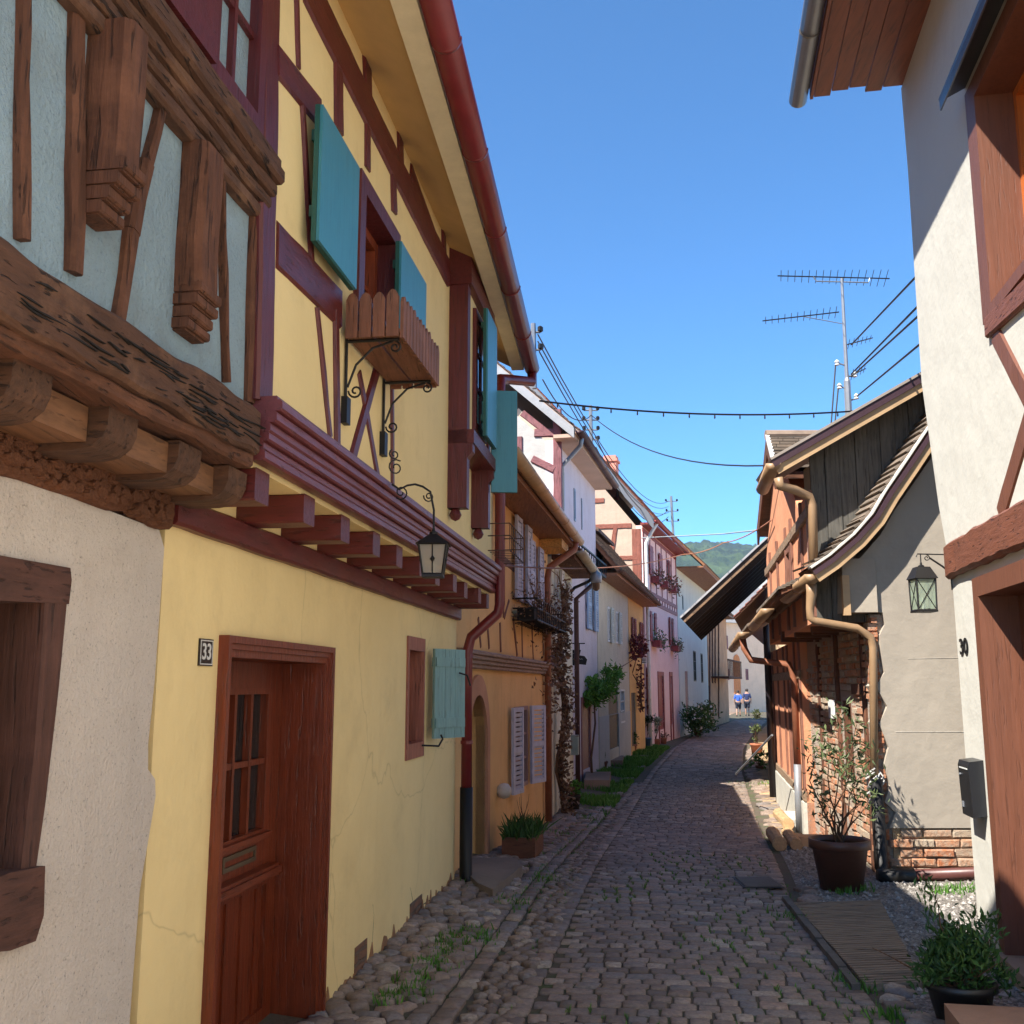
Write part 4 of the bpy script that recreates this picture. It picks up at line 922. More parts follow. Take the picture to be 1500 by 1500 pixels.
house_shell(F2, H2, 0, s_end2, -0.4, z_e, 6, 48, 0.42, PL_or, tiles('brown_red_tiles', (0.20, 0.085, 0.05)), holes=[og, rect(*w2)] + [rect(*r) for r in up], soffit=wood('soffit_board', (0.20, 0.10, 0.05), 'y', 0.6, 0.2, bs=0.3), gut=M_copper, gutr=0.075, rs0=-0.35, rs1=0.05)
MB().prism(F2, ogive(d0 - 0.13, d1 + 0.13, -0.19, zs + 0.05, za + 0.2), -0.1, 0.03, [ogive(d0, d1, -0.185, zs, za)]).build('door_surround', stucco('rose_stone', (0.475, 0.29, 0.224), 0.2, 0.4, 40, 0.5), H2)
dr2 = MB().box(F2, d0, d1, -0.1, za, -0.32, -0.27).build('door', wood('brown_plank', (0.0924, 0.0396, 0.0238), 'z', 0.6, 0.2), H2)
m = MB()
for i in range(5): q = lerp(d0, d1, (i + .5) / 5); m.box(F2, q - 0.01, q + 0.01, -0.1, za, -0.27, -0.255)
m.build('door_batten', wood('brown_plank', (0.0924, 0.0396, 0.0238), 'z', 0.6, 0.2), dr2)
zb0 = F2.p(700, 980)[1]; zb1 = F2.p(700, 955)[1]
m = MB(); zc = (zb0 + zb1) / 2
for k in range(4): m.sweep(F2, [(0, lerp(zb0, zb1, (k + .5) / 4)), (s_end2, lerp(zb0, zb1, (k + .5) / 4))], (zb1 - zb0) / 4 * 1.02, -0.02, 0.05 + 0.022 * k, 0.002, 0.2)
m.build('band_beam', wood('grey_beam', (0.224, 0.172, 0.165), 'y', 0.7, 0.3, (0.26, 0.2, 0.19)), H2)
M_orb = wood('brown_paint', (0.132, 0.0528, 0.033), 'z', 0.7, 0.3)
T = [(700, 905, 704, 948, .07), (713, 905, 716, 950, .07), (732, 912, 733, 955, .08), (751, 905, 757, 960, .07), (764, 910, 765, 965, .07), (778, 900, 781, 970, .07), (737, 742, 737, 905, .07), (738, 820, 752, 832, .1), (793, 860, 796, 960, .07), (745, 880, 738, 905, .05)]
timbers(H2, F2, T, M_orb, None, 'timber', 0.008, 0.004)
M_lil = plain('lilac_shutter', (0.449, 0.475, 0.607), 0.55, 0, 0.15, 10)
windows(F2, H2, [(w2, 0, 0)], plain('mauve_frame', (0.29, 0.172, 0.158), 0.6), None, bars=(1, 2))
for r, a, b in ((w2, 0.32, 0.55),):
    f1 = Face(F2.w(r[0] - a - 0.06, 0, 0.04), F2.w(r[0] - 0.02, 0, 0.10)); shutter(f1, H2, 0, f1.L, r[2], r[3], 0, M_lil, louver=True)
    f1 = Face(F2.w(r[1] + 0.04, 0, 0.04), F2.w(r[1] + 0.40, 0, 0.17)); shutter(f1, H2, 0, f1.L, r[2], r[3], 0, M_lil, louver=True)
windows(F2, H2, [(r, 0.42, 0.42) for r in up], plain('mauve_frame', (0.29, 0.172, 0.158), 0.6), M_lil, fproud=0.03)
MB().tube([F2.w(s_end2 - 0.3, z_e - 0.0, 0.48), F2.w(s_end2 - 0.3, z_e - 0.12, 0.46), F2.w(s_end2 - 0.55, z_e - 0.42, 0.1), F2.w(s_end2 - 0.55, z_e - 0.6, 0.07), F2.w(s_end2 - 0.55, -0.2, 0.07)], 0.05, 10).build('downpipe', plain('rust_pipe', (0.264, 0.099, 0.0528), 0.5, 0, 0.2), H2, smooth=True)
MB().box(F2, s_end2 - 0.95, s_end2 - 0.15, z_e - 0.17, z_e - 0.045, 0.0, 0.34).build('rafter_box', wood('ochre_board', (0.475, 0.317, 0.119), 'y', 0.7, 0.2), H2)
# doorstep slab in front of it
q = [G(692, 1272), G(757, 1272), G(765, 1285), G(722, 1322), G(700, 1312), G(688, 1300)]
m = MB(); m.add([Vector((p.x, p.y, gz(p.y) + 0.10)) for p in q] + [Vector((p.x, p.y, -0.1)) for p in q], [tuple(range(6))] + [(i, (i + 1) % 6, 6 + (i + 1) % 6, 6 + i) for i in range(6)])
tag(m.build('doorstep_slab', stucco('slab_concrete', (0.198, 0.185, 0.185), 0.15, 0.3, 40, 0.3)), 'grey concrete doorstep slab before the pointed doorway', 'doorstep')
# stone sphere ornament on the wall = curled cat shaped stone knob
c = F2.p(737, 1158, 0.06)
k_ = MB().lathe(F2.w(c[0], c[1] - 0.09, 0.07), [(0.0, 0), (0.06, 0.02), (0.085, 0.07), (0.08, 0.12), (0.045, 0.16), (0, 0.17)], 14).build('wall_knob', plain('white_stone_knob', (0.554, 0.502, 0.449), 0.6), H2, smooth=True)

# ---------------- narrow cream house with creeper
F3 = Face((0.62, 16.06), (1.12, 19.1))
H3 = empty('cream_house', (0.9, 17.6, -0.3), 'narrow pale cream house with white shutters behind the leafy creeper', 'house')
PL_cr = stucco('pale_cream_plaster', (0.726, 0.686, 0.528), 0.10, 0.3, 40, 0.3)
r3 = [pxrect(F3, 812, 818, 830, 905), pxrect(F3, 826, 830, 850, 910)]
house_shell(F3, H3, 0, F3.L, -0.5, 3.72, 6, 45, 0.38, PL_cr, tiles('brown_red_tiles', (0.20, 0.085, 0.05)), holes=[rect(*r) for r in r3], soffit=M_oldy, gut=plain('weathered_gutter', (0.396, 0.33, 0.224), 0.5, 0, 0.25, 4), gutr=0.085)
windows(F3, H3, [(r, 0.0, 0.35) for r in r3], M_white, M_white)
dp = MB().tube([F3.w(F3.L - 0.04, 3.6, 0.44), F3.w(F3.L - 0.04, 3.3, 0.08), F3.w(F3.L - 0.04, -0.25, 0.08)], 0.045, 8).build('downpipe', plain('dark_umber_pipe', (0.066, 0.0264, 0.0264), 0.5), H3, smooth=True)
MB().box(F3, F3.L - 0.42, F3.L - 0.18, F3.p(830, 1110)[1], F3.p(830, 1080)[1], 0.0, 0.12).build('letterbox', plain('green_grey_box', (0.211, 0.264, 0.238), 0.5), H3)

# ---------------- tall lilac house with timbered gable
F4 = Face((0.85, 19.12), (1.98, 24.0))
H4 = empty('lilac_house', (1.4, 21.5, -0.3), 'tall lilac house with white timbered gable above its neighbour and blue shutters', 'house')
PL_li = stucco('lilac_plaster', (0.62, 0.554, 0.607), 0.08, 0.25, 40, 0.3, stainc=(0.35, 0.2, 0.18))
PL_wh = stucco('white_plaster', (0.50, 0.485, 0.46), 0.06, 0.2, 40, 0.25)
M_pur = wood('plum_paint', (0.172, 0.0726, 0.099), 'z', 0.5, 0.2); M_purx = wood('plum_paint', (0.172, 0.0726, 0.099), 'x', 0.5, 0.2)
u4 = [pxrect(F4, 823, 828, 690, 745), pxrect(F4, 840, 845, 715, 762), pxrect(F4, 851, 855, 730, 775)]
m4 = [pxrect(F4, 862, 869, 852, 922)]
d4 = pxrect(F4, 852, 863, 1030, 1130)
z4 = 6.35
house_shell(F4, H4, 0, F4.L, -0.5, z4, 6, 42, 0.42, PL_li, tiles('dark_brown_tiles', (0.13, 0.075, 0.055)), PL_wh, holes=[rect(*r) for r in u4 + m4 + [d4]], soffit=plain('pink_brown_soffit', (0.528, 0.356, 0.264), 0.7, 0, 0.1, 2), gut=plain('dark_umber_pipe', (0.066, 0.0264, 0.0264), 0.5), gutr=0.08, rs0=0.32)
M_blu = plain('sky_blue_shutter', (0.304, 0.436, 0.607), 0.5, 0, 0.1)
windows(F4, H4, [(r, 0, 0) for r in u4], M_grey, None, bars=(1, 2)); windows(F4, H4, [(m4[0], 0.5, 0.5)], M_grey, M_blu)
dd = MB().box(F4, d4[0], d4[1], -0.4, d4[3], -0.08, -0.02).build('door', wood('mauve_door', (0.211, 0.119, 0.132), 'z', 0.5, 0.2), H4)
MB().prism(F4, rect(d4[0] - .12, d4[1] + .12, -0.4, d4[3] + .12), -0.02, 0.02, [rect(d4[0], d4[1], -0.39, d4[3])]).build('door_frame', M_pur, H4)
GF4 = Face(F4.w(0, 0, -6), F4.w(0, 0, 0))                 # gable plane, facing down the street to the viewer
timbers(H4, GF4, [(820 - 4, 600, 818, 800, .16), (783, 634, 812, 634, .16), (780, 672, 812, 688, .14), (760, 640, 762, 760, .14), (765, 605, 800, 632, .13)], M_pur, M_purx, 'timber', 0.03, 0.005)
m = MB(); tp = math.tan(R(42))
for a, b, mm, nm in ((0.30, 0.335, PL_wh, 'verge_board'),):
    m.hexa([F4.w(s, z, n) for (n, z) in ((0.40, z4 + 0.0), (-3, z4 + 3.4 * tp)) for (s, z_) in ((0, 0),) for z in (z,)] if False else [F4.w(s, z4 + (0.42 - n) * tp + o, n) for o in (-0.08, 0.12) for s, n in ((-0.345, 0.40), (-0.345, -3.0), (-0.322, -3.0), (-0.322, 0.40))])
m.build('verge_board', plain('pale_verge', (0.33, 0.33, 0.34), 0.6), H4)
MB().tube([F4.w(0.0, z4 + 0.05, 0.50), F4.w(0.05, z4 - 0.12, 0.46), F4.w(0.12, z4 - 0.5, 0.08), F4.w(0.12, 3.9, 0.07)], 0.045, 8).build('downpipe', M_grey, H4, smooth=True)
rr = MB(); rr.box(F4, 0.5, F4.L - 0.4, 4.15, 4.2, 0.05, 0.3)
for i in range(14): q = lerp(0.5, F4.L - 0.4, i / 13); rr.box(F4, q, q + 0.02, 4.2, 4.45, 0.28, 0.3)
rr.box(F4, 0.5, F4.L - 0.4, 4.43, 4.46, 0.27, 0.31); rr.build('window_railing', M_iron, H4)

# ---------------- low cream and ochre house
F5 = Face((2.0, 24.05), (4.28, 33.7))
H5 = empty('beige_house', (3, 28, -0.3), 'low beige and ochre house with tiled roof, dark doorway and window boxes', 'house')
PL_be = stucco('beige_plaster', (0.607, 0.541, 0.422), 0.08, 0.35, 40, 0.3)
PL_oc = stucco('ochre_plaster', (0.766, 0.449, 0.172), 0.10, 0.3, 40, 0.3)
sp5 = F5.s(922); z5 = 4.3
u5 = [pxrect(F5, 889, 894, 888, 940), pxrect(F5, 901, 906, 895, 942)]; u5b = [pxrect(F5, 925, 929, 905, 940), pxrect(F5, 937, 940, 912, 942)]
d5 = pxrect(F5, 891, 905, 1008, 1100); w5 = pxrect(F5, 908, 914, 1010, 1060); d5b = pxrect(F5, 924, 930, 1015, 1095)
house_shell(F5, H5, 0, F5.L, -0.5, z5, 6.5, 50, 0.5, PL_be, tiles('mossy_tiles', (0.24, 0.16, 0.11)), holes=[rect(*r) for r in u5 + [d5, w5]] + [rect(*r) for r in u5b + [d5b]], outline=rect(0, F5.L, -0.5, z5), soffit=wood('rust_soffit', (0.21, 0.095, 0.05), 'y', 0.6, 0.2), gut=M_oldy, gutr=0.07)
MB().prism(F5, rect(sp5, F5.L, -0.49, z5 - 0.05), -0.02, 0.012, [rect(*r) for r in u5b + [d5b]]).build('ochre_wall', PL_oc, H5)
MB().prism(F5, rect(0.01, sp5 - 0.01, -0.49, 1.0), -0.02, 0.015, [rect(d5[0], d5[1], -0.48, 0.99)]).build('plinth', PL_wh, H5)
M_dgr = plain('dark_shutter', (0.0396, 0.0462, 0.0396), 0.5); M_pal = plain('pale_shutter', (0.554, 0.594, 0.554), 0.6)
windows(F5, H5, [(u5[0], 0, 0.4), (u5[1], 0, 0.45), (w5, 0, 0.0)], M_white, M_pal); windows(F5, H5, [(r, 0.3, 0.3) for r in u5b], M_white, wood('wine_shutter', (0.198, 0.0396, 0.0462), 'z', 0.5, 0.1))
for r in (d5, d5b): MB().box(F5, r[0], r[1], -0.45, r[3], -0.08, -0.03).build('door', wood('near_black_door', (0.033, 0.0198, 0.0158), 'z', 0.6, 0.2), H5)
# brick dormer on its roof
b5 = F5.shifted(-0.9); da, db = b5.s(866), b5.s(886)
dm = MB().box(b5, da, db, 4.9, 6.15, -1.5, 0).build('dormer', brick('dormer_brick', 'y', (0.36, 0.12, 0.06), (0.28, 0.09, 0.05), (0.3, 0.2, 0.15)), H5)
m = MB(); m.hexa([b5.w(s, z + o, n) for o in (0, 0.1) for s, n, z in ((da - 0.2, 0.3, 6.0), (db + 0.5, 0.3, 6.0), (db + 0.5, -2.0, 6.9), (da - 0.2, -2.0, 6.9))]); m.build('dormer_roof', tiles('dark_brown_tiles', (0.13, 0.075, 0.055)), dm)
frame(b5, dm, (db - 0.8, db - 0.25, 5.1, 5.85), M_grey, 0.05, 0.001, 0.03, 'window')

# ---------------- big pink house with red roof
F6 = Face((4.35, 33.8), (6.7, 41.65))
H6 = empty('pink_house', (5.5, 38, -0.3), 'pink house with wine red shutters, peach timbered gable and steep red tiled roof', 'house')
PL_pi = stucco('pink_plaster', (0.818, 0.568, 0.541), 0.06, 0.2, 30, 0.2); PL_pe = stucco('peach_plaster', (0.50, 0.385, 0.30), 0.05, 0.1, 30, 0.2)
M_win = wood('wine_red', (0.198, 0.033, 0.0396), 'z', 0.5, 0.15, bs=0.2); M_winx = wood('wine_red', (0.198, 0.033, 0.0396), 'x', 0.5, 0.15, bs=0.2)
z6 = 7.0
def R6(x0, x1, yt, yb): return pxrect(F6, x0, x1, yt, yb)
a6 = [R6(952, 956, 800, 842), R6(966, 970, 812, 850), R6(979, 982, 822, 856)]; b6 = [R6(953, 959, 896, 940), R6(981, 985, 905, 945)]
g6 = [R6(964, 971, 990, 1070), R6(981, 984, 990, 1062)]
house_shell(F6, H6, 0, F6.L, -0.5, z6, 8, 50, 0.45, PL_pi, tiles('red_roof_tiles', (0.33, 0.10, 0.06)), PL_pe, holes=[rect(*r) for r in a6 + b6 + g6], soffit=wood('wine_red', (0.198, 0.0396, 0.0396), 'y', 0.5, 0.1), gut=M_winx, gutr=0.07, rs0=0.4)
windows(F6, H6, [(r, 0.42, 0.42) for r in a6 + b6], M_white, M_win, louver=False)
for r in g6: MB().box(F6, r[0], r[1], -0.4, r[3], -0.08, -0.02).build('door', M_win, H6); MB().prism(F6, rect(r[0] - .15, r[1] + .15, -0.4, r[3] + .15), -0.02, 0.03, [rect(r[0], r[1], -0.39, r[3])]).build('door_frame', M_win, H6)
shutter(F6, H6, F6.s(946), F6.s(950), 0.8, 2.3, 0.03, M_win)
zz = [F6.p(940, 862)[1], F6.p(940, 875)[1], z6 - 0.15]
m = MB()
for z in zz: MB().box(F6, 0.0, F6.L, z - 0.07, z + 0.07, -0.02, 0.025).build('timber_rail', M_win, H6)
for i in range(13): q = 0.12 + i * (F6.L - 0.3) / 12; MB().box(F6, q, q + 0.11, zz[1], zz[0] if i % 2 else zz[2], -0.02, 0.02).build('timber_post', M_win, H6)
GF6 = Face(F6.w(0, 0, -8), F6.w(0, 0, 0))
timbers(H6, GF6, [(863, 734, 885, 733, .16), (868, 772, 925, 770, .16), (890, 818, 935, 817, .15), (902, 770, 893, 835, .15), (932, 775, 934, 860, .3)], wood('umber_timber', (0.185, 0.066, 0.0528), 'z', 0.6, 0.2), wood('umber_timber', (0.185, 0.066, 0.0528), 'x', 0.6, 0.2), 'timber', 0.03, 0.006)
tp6 = math.tan(R(50)); m = MB()
m.hexa([F6.w(s, z6 + (0.45 - n) * tp6 + o, n) for o in (-0.22, 0.16) for s, n in ((-0.44, 0.45), (-0.44, -3.9), (-0.405, -3.9), (-0.405, 0.45))]); m.build('verge_board', plain('slate_verge', (0.132, 0.139, 0.158), 0.5), H6)
MB().tube([F6.w(-0.02, z6 + 0.05, 0.5), F6.w(0.02, z6 - 0.25, 0.3), F6.w(0.10, z6 - 0.6, 0.1), F6.w(0.10, 3.5, 0.1), F6.w(0.1, -0.2, 0.1)], 0.065, 8).build('downpipe', M_white, H6, smooth=True)
ch = WP(906, 730, 35.2); m = MB(); 
F6r = F6.shifted(-2.2); cs = F6r.s(904); zc = z6 + 2.2 * tp6
cm = MB().box(F6r, cs, cs + 0.6, zc - 0.4, zc + 1.35, -0.4, 0.1).build('chimney', plain('pink_chimney', (0.66, 0.264, 0.198), 0.8), H6)
MB().box(F6r, cs - 0.06, cs + 0.66, zc + 1.1, zc + 1.2, -0.46, 0.16).build('chimney_cap', plain('pink_chimney', (0.66, 0.264, 0.198), 0.8), cm)

# ---------------- pale grey-green house, brown timber house, house closing the street
F7 = Face((6.74, 41.75), (9.85, 52.1))
H7 = empty('pale_house', (8.3, 47, -0.3), 'pale grey-green house with two tall dark windows and deep brown eaves', 'house')
PL_gg = stucco('grey_green_plaster', (0.66, 0.686, 0.62), 0.06, 0.2, 30, 0.2)
r7 = [pxrect(F7, 1015, 1020, 953, 998), pxrect(F7, 1026, 1030, 957, 1000), pxrect(F7, 1000, 1003, 873, 893)]; d7 = pxrect(F7, 1003, 1008, 983, 1052)
house_shell(F7, H7, 0, F7.L, -0.5, 6.5, 7, 45, 1.1, PL_gg, tiles('dark_brown_tiles', (0.13, 0.075, 0.055)), holes=[rect(*r) for r in r7 + [d7]], soffit=wood('soffit_board', (0.20, 0.10, 0.05), 'y', 0.6, 0.2, bs=0.3))
windows(F7, H7, [(r, 0, 0) for r in r7], M_dgr, None); MB().box(F7, d7[0], d7[1], -0.4, d7[3], -0.08, -0.02).build('door', M_pur, H7)
F8 = Face((9.9, 52.2), (12.6, 60.5))
H8 = empty('brown_timber_house', (11, 56, -0.3), 'weathered brown timber house with balcony before the closing house', 'house')
house_shell(F8, H8, 0, F8.L, -0.5, 5.6, 6, 42, 0.5, stucco('brown_infill', (0.449, 0.29, 0.211), 0.2, 0.5, 30, 0.4), tiles('dark_brown_tiles', (0.13, 0.075, 0.055)), soffit=M_oldy)
timbers(H8, F8, [(1039, 905, 1039, 1060, .25), (1043, 905, 1043, 1000, .25), (1047, 905, 1047, 1000, .25), (1052, 905, 1052, 1050, .25)], M_old, None, 'timber', 0.05, 0.01)
bal = MB(); bal.box(F8, 1, F8.L - 1, 2.1, 2.2, 0, 0.9); bal.box(F8, 1, F8.L - 1, 3.0, 3.08, 0.84, 0.9)
bal.build('balcony', M_old, H8)
for i in range(12): q = lerp(1.0, F8.L - 1.1, i / 11); MB().box(F8, q, q + 0.08, 2.2, 3.0, 0.85, 0.89).build('baluster', M_old, H8)
F9 = Face((13.6, 77), (24, 84.5))
H9 = empty('closing_house', (17, 82, -0.3), 'pale lilac house closing the street with orange arched door and grey roof', 'house')
PL_l9 = stucco('warm_lilac_plaster', (0.739, 0.594, 0.554), 0.06, 0.2, 30, 0.2)
def R9(x0, x1, yt, yb): a = F9.p(x0, yt); b = F9.p(x1, yb); return (a[0], b[0], b[1], a[1])
w9 = [R9(1061, 1066, 931, 951), R9(1076, 1081, 933, 951), R9(1064, 1068, 980, 996), R9(1092, 1096, 980, 996)]; w9d = R9(1074, 1085, 966, 1016)
MB().prism(F9, rect(0, F9.L, -1, 6.6), -7, 0, []).build('wall', PL_l9, H9)
for r in w9: frame(F9, H9, r, M_pur, 0.1, 0.001, 0.05, 'window', bars=(1, 1))
ogr = [(w9d[0], w9d[2]), (w9d[1], w9d[2])] + [((w9d[0] + w9d[1]) / 2 + (w9d[1] - w9d[0]) / 2 * math.cos(t), w9d[3] - 0.1 + 0.5 * math.sin(t)) for t in [i * math.pi / 8 for i in range(9)]]
MB().prism(F9, ogr, 0.0, 0.04).build('door', wood('orange_door', (0.528, 0.198, 0.066), 'z', 0.5, 0.2), H9)
m = MB(); m.add([F9.w(-0.5, 6.5, 0.4), F9.w(F9.L + .5, 6.5, 0.4), F9.w(F9.L + .5, 6.5, -7.5), F9.w(-0.5, 6.5, -7.5), F9.w(2.0, 10.2, -3.5), F9.w(F9.L - 2, 10.2, -3.5)], [(0, 1, 5, 4), (1, 2, 5), (2, 3, 4, 5), (3, 0, 4), (3, 2, 1, 0)]); m.build('roof', plain('slate_roof', (0.264, 0.251, 0.244), 0.8, 0, 0.2, 2), H9)
# more roofs far back
F10 = Face((19.5, 90), (26, 90))
H10 = empty('white_timbered_house', (22, 92, -0.3), 'distant white timbered gable house beyond the grey roof', 'house')
MB().prism(F10, [(0, -1), (6, -1), (6, 9), (3, 13), (0, 9)], -8, 0).build('wall', PL_wh, H10)
for s in (0.3, 1.6, 3, 4.4, 5.7): MB().box(F10, s - .12, s + .12, 6, 9.6, 0, 0.05).build('timber_post', M_pur, H10)
for z in (6, 7.5, 9): MB().box(F10, 0, 6, z - .12, z + .12, 0, 0.055).build('timber_rail', M_purx, H10)
m = MB(); m.hexa([F10.w(s, z, n) for n in (0.5, -8.3) for s, z in ((-0.4, 8.6), (3, 13.1), (3, 13.35), (-0.4, 8.85))]); m.hexa([F10.w(s, z, n) for n in (0.5, -8.3) for s, z in ((3, 13.1), (6.4, 8.6), (6.4, 8.85), (3, 13.35))]); m.build('roof', tiles('dark_brown_tiles', (0.13, 0.075, 0.055)), H10)
# ================================================================== RIGHT: white house with door
FR0 = Face((3.08, 7.1), (3.08 + .18, 8.1), flip=True)
HR0 = empty('white_house', (3.3, 4.5, 0), 'white plastered house with russet beams, wooden eaves and arched door', 'house')
PL_r0 = stucco('chalk_plaster', (0.56, 0.545, 0.49), 0.035, 0.10, 35, 0.25, 0.006, 0.35, (0.42, 0.39, 0.34), 0.18, 0.0)
edge = pxs(FR0, [(1437, 1395), (1428, 1290), (1395, 850), (1375, 740), (1350, 560), (1330, 250), (1320, 130)])
edge[0] = (edge[0][0], -0.2)
zt = edge[-1][1]
wn = (FR0.s(1452, 0, 400) - 1.15, FR0.s(1452, 0, 400), FR0.p(1452, 455)[1], FR0.p(1418, 165)[1])
drr = (FR0.s(1447, 0, 1000) - 1.05, FR0.s(1447, 0, 1000), -0.05, FR0.p(1440, 868)[1])
outl = edge + [(-14, zt), (-14, -0.2)]
MB().prism(FR0, outl, -0.35, 0, [rect(*wn), rect(*drr)]).build('wall', PL_r0, HR0)
ms = max(e[0] for e in edge)
m = MB(); m.box(FR0, -14, ms - 0.02, zt - 0.01, zt + 0.1, -6, -0.36); m.box(FR0, -14, -13.7, -0.2, zt, -6, -0.36); m.box(FR0, -6, ms - 0.6, -0.2, zt, -6.3, -6.02); m.build('back_wall', PL_r0, HR0)
m = MB(); e2 = edge; k = len(e2); m.add([FR0.w(a, z, n) for n in (-0.352, -6.0) for a, z in e2] , [(i, i + 1, k + i + 1, k + i) for i in range(k - 1)]); m.build('side_wall', PL_r0, HR0)
M_sof = wood('stained_board', (0.17, 0.055, 0.025), 'y', 0.55, 0.15, (0.25, 0.09, 0.04), bs=0.2, var=0.3)
se = ms - 0.05
for i in range(5): MB().box(FR0, -6, se + 0.05 * math.sin(i * 2), zt + 0.0, zt + 0.022, 0.02 + i * 0.135 - (0.3 if i == 0 else 0), 0.02 + (i + 1) * 0.135 - 0.006).build('soffit_board', M_sof, HR0)
MB().box(FR0, -6, se + 0.03, zt - 0.03, zt + 0.13, 0.70, 0.725).build('fascia', M_sof, HR0)
sl_, ti = roofslab(FR0, -6, se, (0.73, zt + 0.05), (-3.2, zt + 3.6), 0.1); r_ = sl_.build('roof', M_sof, HR0); ti.build('roof_tiles', tiles('red_tiles', (0.22, 0.07, 0.04)), r_)
MB().gutter(FR0.w(-6, zt + 0.06, 0.81), FR0.w(se + 0.12, zt + 0.03, 0.81), 0.075).build('gutter', plain('grey_gutter', (0.17, 0.15, 0.13), 0.35, 0.2), HR0, smooth=True)
M_sie = wood('sienna_paint', (0.125, 0.054, 0.037), 'z', 0.55, 0.12, (0.22, 0.11, 0.08), bs=0.25, var=0.15, crackd=0.35)
M_siy = wood('sienna_paint', (0.14, 0.058, 0.04), 'y', 0.55, 0.12, (0.24, 0.115, 0.08), bs=0.5, var=0.15, crackd=0.8)
# window
fo = 0.17
MB().prism(FR0, rect(wn[0] - fo, wn[1] + fo, wn[2] - 0.05, wn[3] + 0.1), -0.05, 0.022, [rect(wn[0] + .021, wn[1] - .021, wn[2] + .021, wn[3] - .021)]).build('window_frame', M_sie, HR0)
wo = wood('orange_sash', (0.42, 0.13, 0.03), 'z', 0.4, 0.05, var=0.15, bs=0.1)
wf = frame(FR0, HR0, wn, wo, 0.07, -0.30, -0.2, 'window', bars=(1, 2), bw=0.03)
MB().prism(FR0, rect(wn[0] - 0.002, wn[1] + 0.002, wn[2] - 0.002, wn[3] + 0.002), -0.2, -0.051, [rect(wn[0] + 0.02, wn[1] - 0.02, wn[2] + 0.02, wn[3] - 0.02)]).build('window_reveal', M_sie, wf)
m = MB(); hz_ = wn[3] + 0.1; m.hexa([FR0.w(s, z, n) for z, s_, n_ in ((0, 0, 0),) for (z, n) in () for s in ()] if False else [FR0.w(wn[0] - 0.4, hz_ + .08, 0), FR0.w(wn[1] + fo + 0.05, hz_ + .08, 0), FR0.w(wn[1] + fo + 0.05, hz_ + 0.0, 0.16), FR0.w(wn[0] - 0.4, hz_ + 0.0, 0.16), FR0.w(wn[0] - 0.4, hz_ + 0.10, 0), FR0.w(wn[1] + fo + 0.05, hz_ + 0.10, 0), FR0.w(wn[1] + fo + 0.05, hz_ + 0.02, 0.165), FR0.w(wn[0] - 0.4, hz_ + 0.02, 0.165)]); m.box(FR0, wn[0] - 0.4, wn[1] + fo + 0.05, hz_ - 0.06, hz_ + 0.0, 0.15, 0.16); m.build('window_hood', plain('lead_flashing', (0.06, 0.06, 0.075), 0.35, 0.5), HR0)
# timbers
def bar(a, b, w, mat, d=0.02, j=0.004, nm='timber'): MB().sweep(FR0, [FR0.p(*a), FR0.p(*b)], w, -0.05, d, j, seed=w * 9).build(nm, mat, HR0)
sz = FR0.p(1450, 478)
bar((1450, 480), (1560, 376), 0.13, M_siy, 0.03)
bar((1458, 488), (1515, 600), 0.14, M_sie, 0.012)
bar((1466, 755), (1512, 600), 0.15, M_sie, 0.012)
b0 = FR0.p(1394, 822)
MB().sweep(FR0, [(b0[0], b0[1]), (-3, b0[1] + 0.0)], [0.24, 0.25], -0.05, 0.05, 0.010, 0.05, 0.02, 4).build('lintel_beam', M_siy, HR0)
# door
fo = 0.10
df = MB().prism(FR0, rect(drr[0] - fo, drr[1] + fo, drr[2], drr[3] + fo), -0.05, 0.025, [rect(drr[0] + .021, drr[1] - .021, drr[2] + 0.001, drr[3] - .021)]).build('door_frame', M_sie, HR0)
MB().prism(FR0, rect(drr[0] - 0.002, drr[1] + 0.002, drr[2], drr[3] + 0.002), -0.34, -0.051, [rect(drr[0] + 0.02, drr[1] - 0.02, drr[2] + 0.001, drr[3] - 0.02)]).build('door_reveal', M_sie, df)
a, b, zt_ = drr[0] + 0.02, drr[1] - 0.02, drr[3] - 0.02
arc = [(b - 0.12, 0.9)] + [(lerp(a, b, .5) + (b - a - 0.24) / 2 * math.cos(t), 1.55 + 0.38 * math.sin(t)) for t in [i * math.pi / 12 for i in range(13)]] + [(a + 0.12, 0.9)]
DRr = MB().prism(FR0, rect(a, b, 0.0, zt_), -0.26, -0.21, [arc]).build('door', M_sie, HR0)
MB().box(FR0, a + .1, b - .1, 0.88, zt_ - 0.05, -0.25, -0.24).build('pane', M_glass, DRr)
arc2 = [((s - (a + b) / 2) * 0.93 + (a + b) / 2, 0.93 + (z - 0.9) * 0.97) for s, z in arc]
MB().prism(FR0, arc, -0.215, -0.19, [arc2]).build('door_moulding', M_sie, DRr)
MB().prism(FR0, rect(a + .12, b - .12, 0.15, 0.78), -0.211, -0.195, [rect(a + .15, b - .15, 0.18, 0.75)]).build('door_panel', M_sie, DRr)
m = MB(); cc = (lerp(a, b, .5), 1.3)
for k_ in range(4): m.tube(scroll(FR0.shifted(-0.22), (cc[0] + 0.12 * math.cos(k_ * 1.57), cc[1] + 0.22 * math.sin(k_ * 1.57)), 0.09, 1.4, k_ * 1.57), 0.008, 5)
m.build('door_grille', M_iron, DRr)
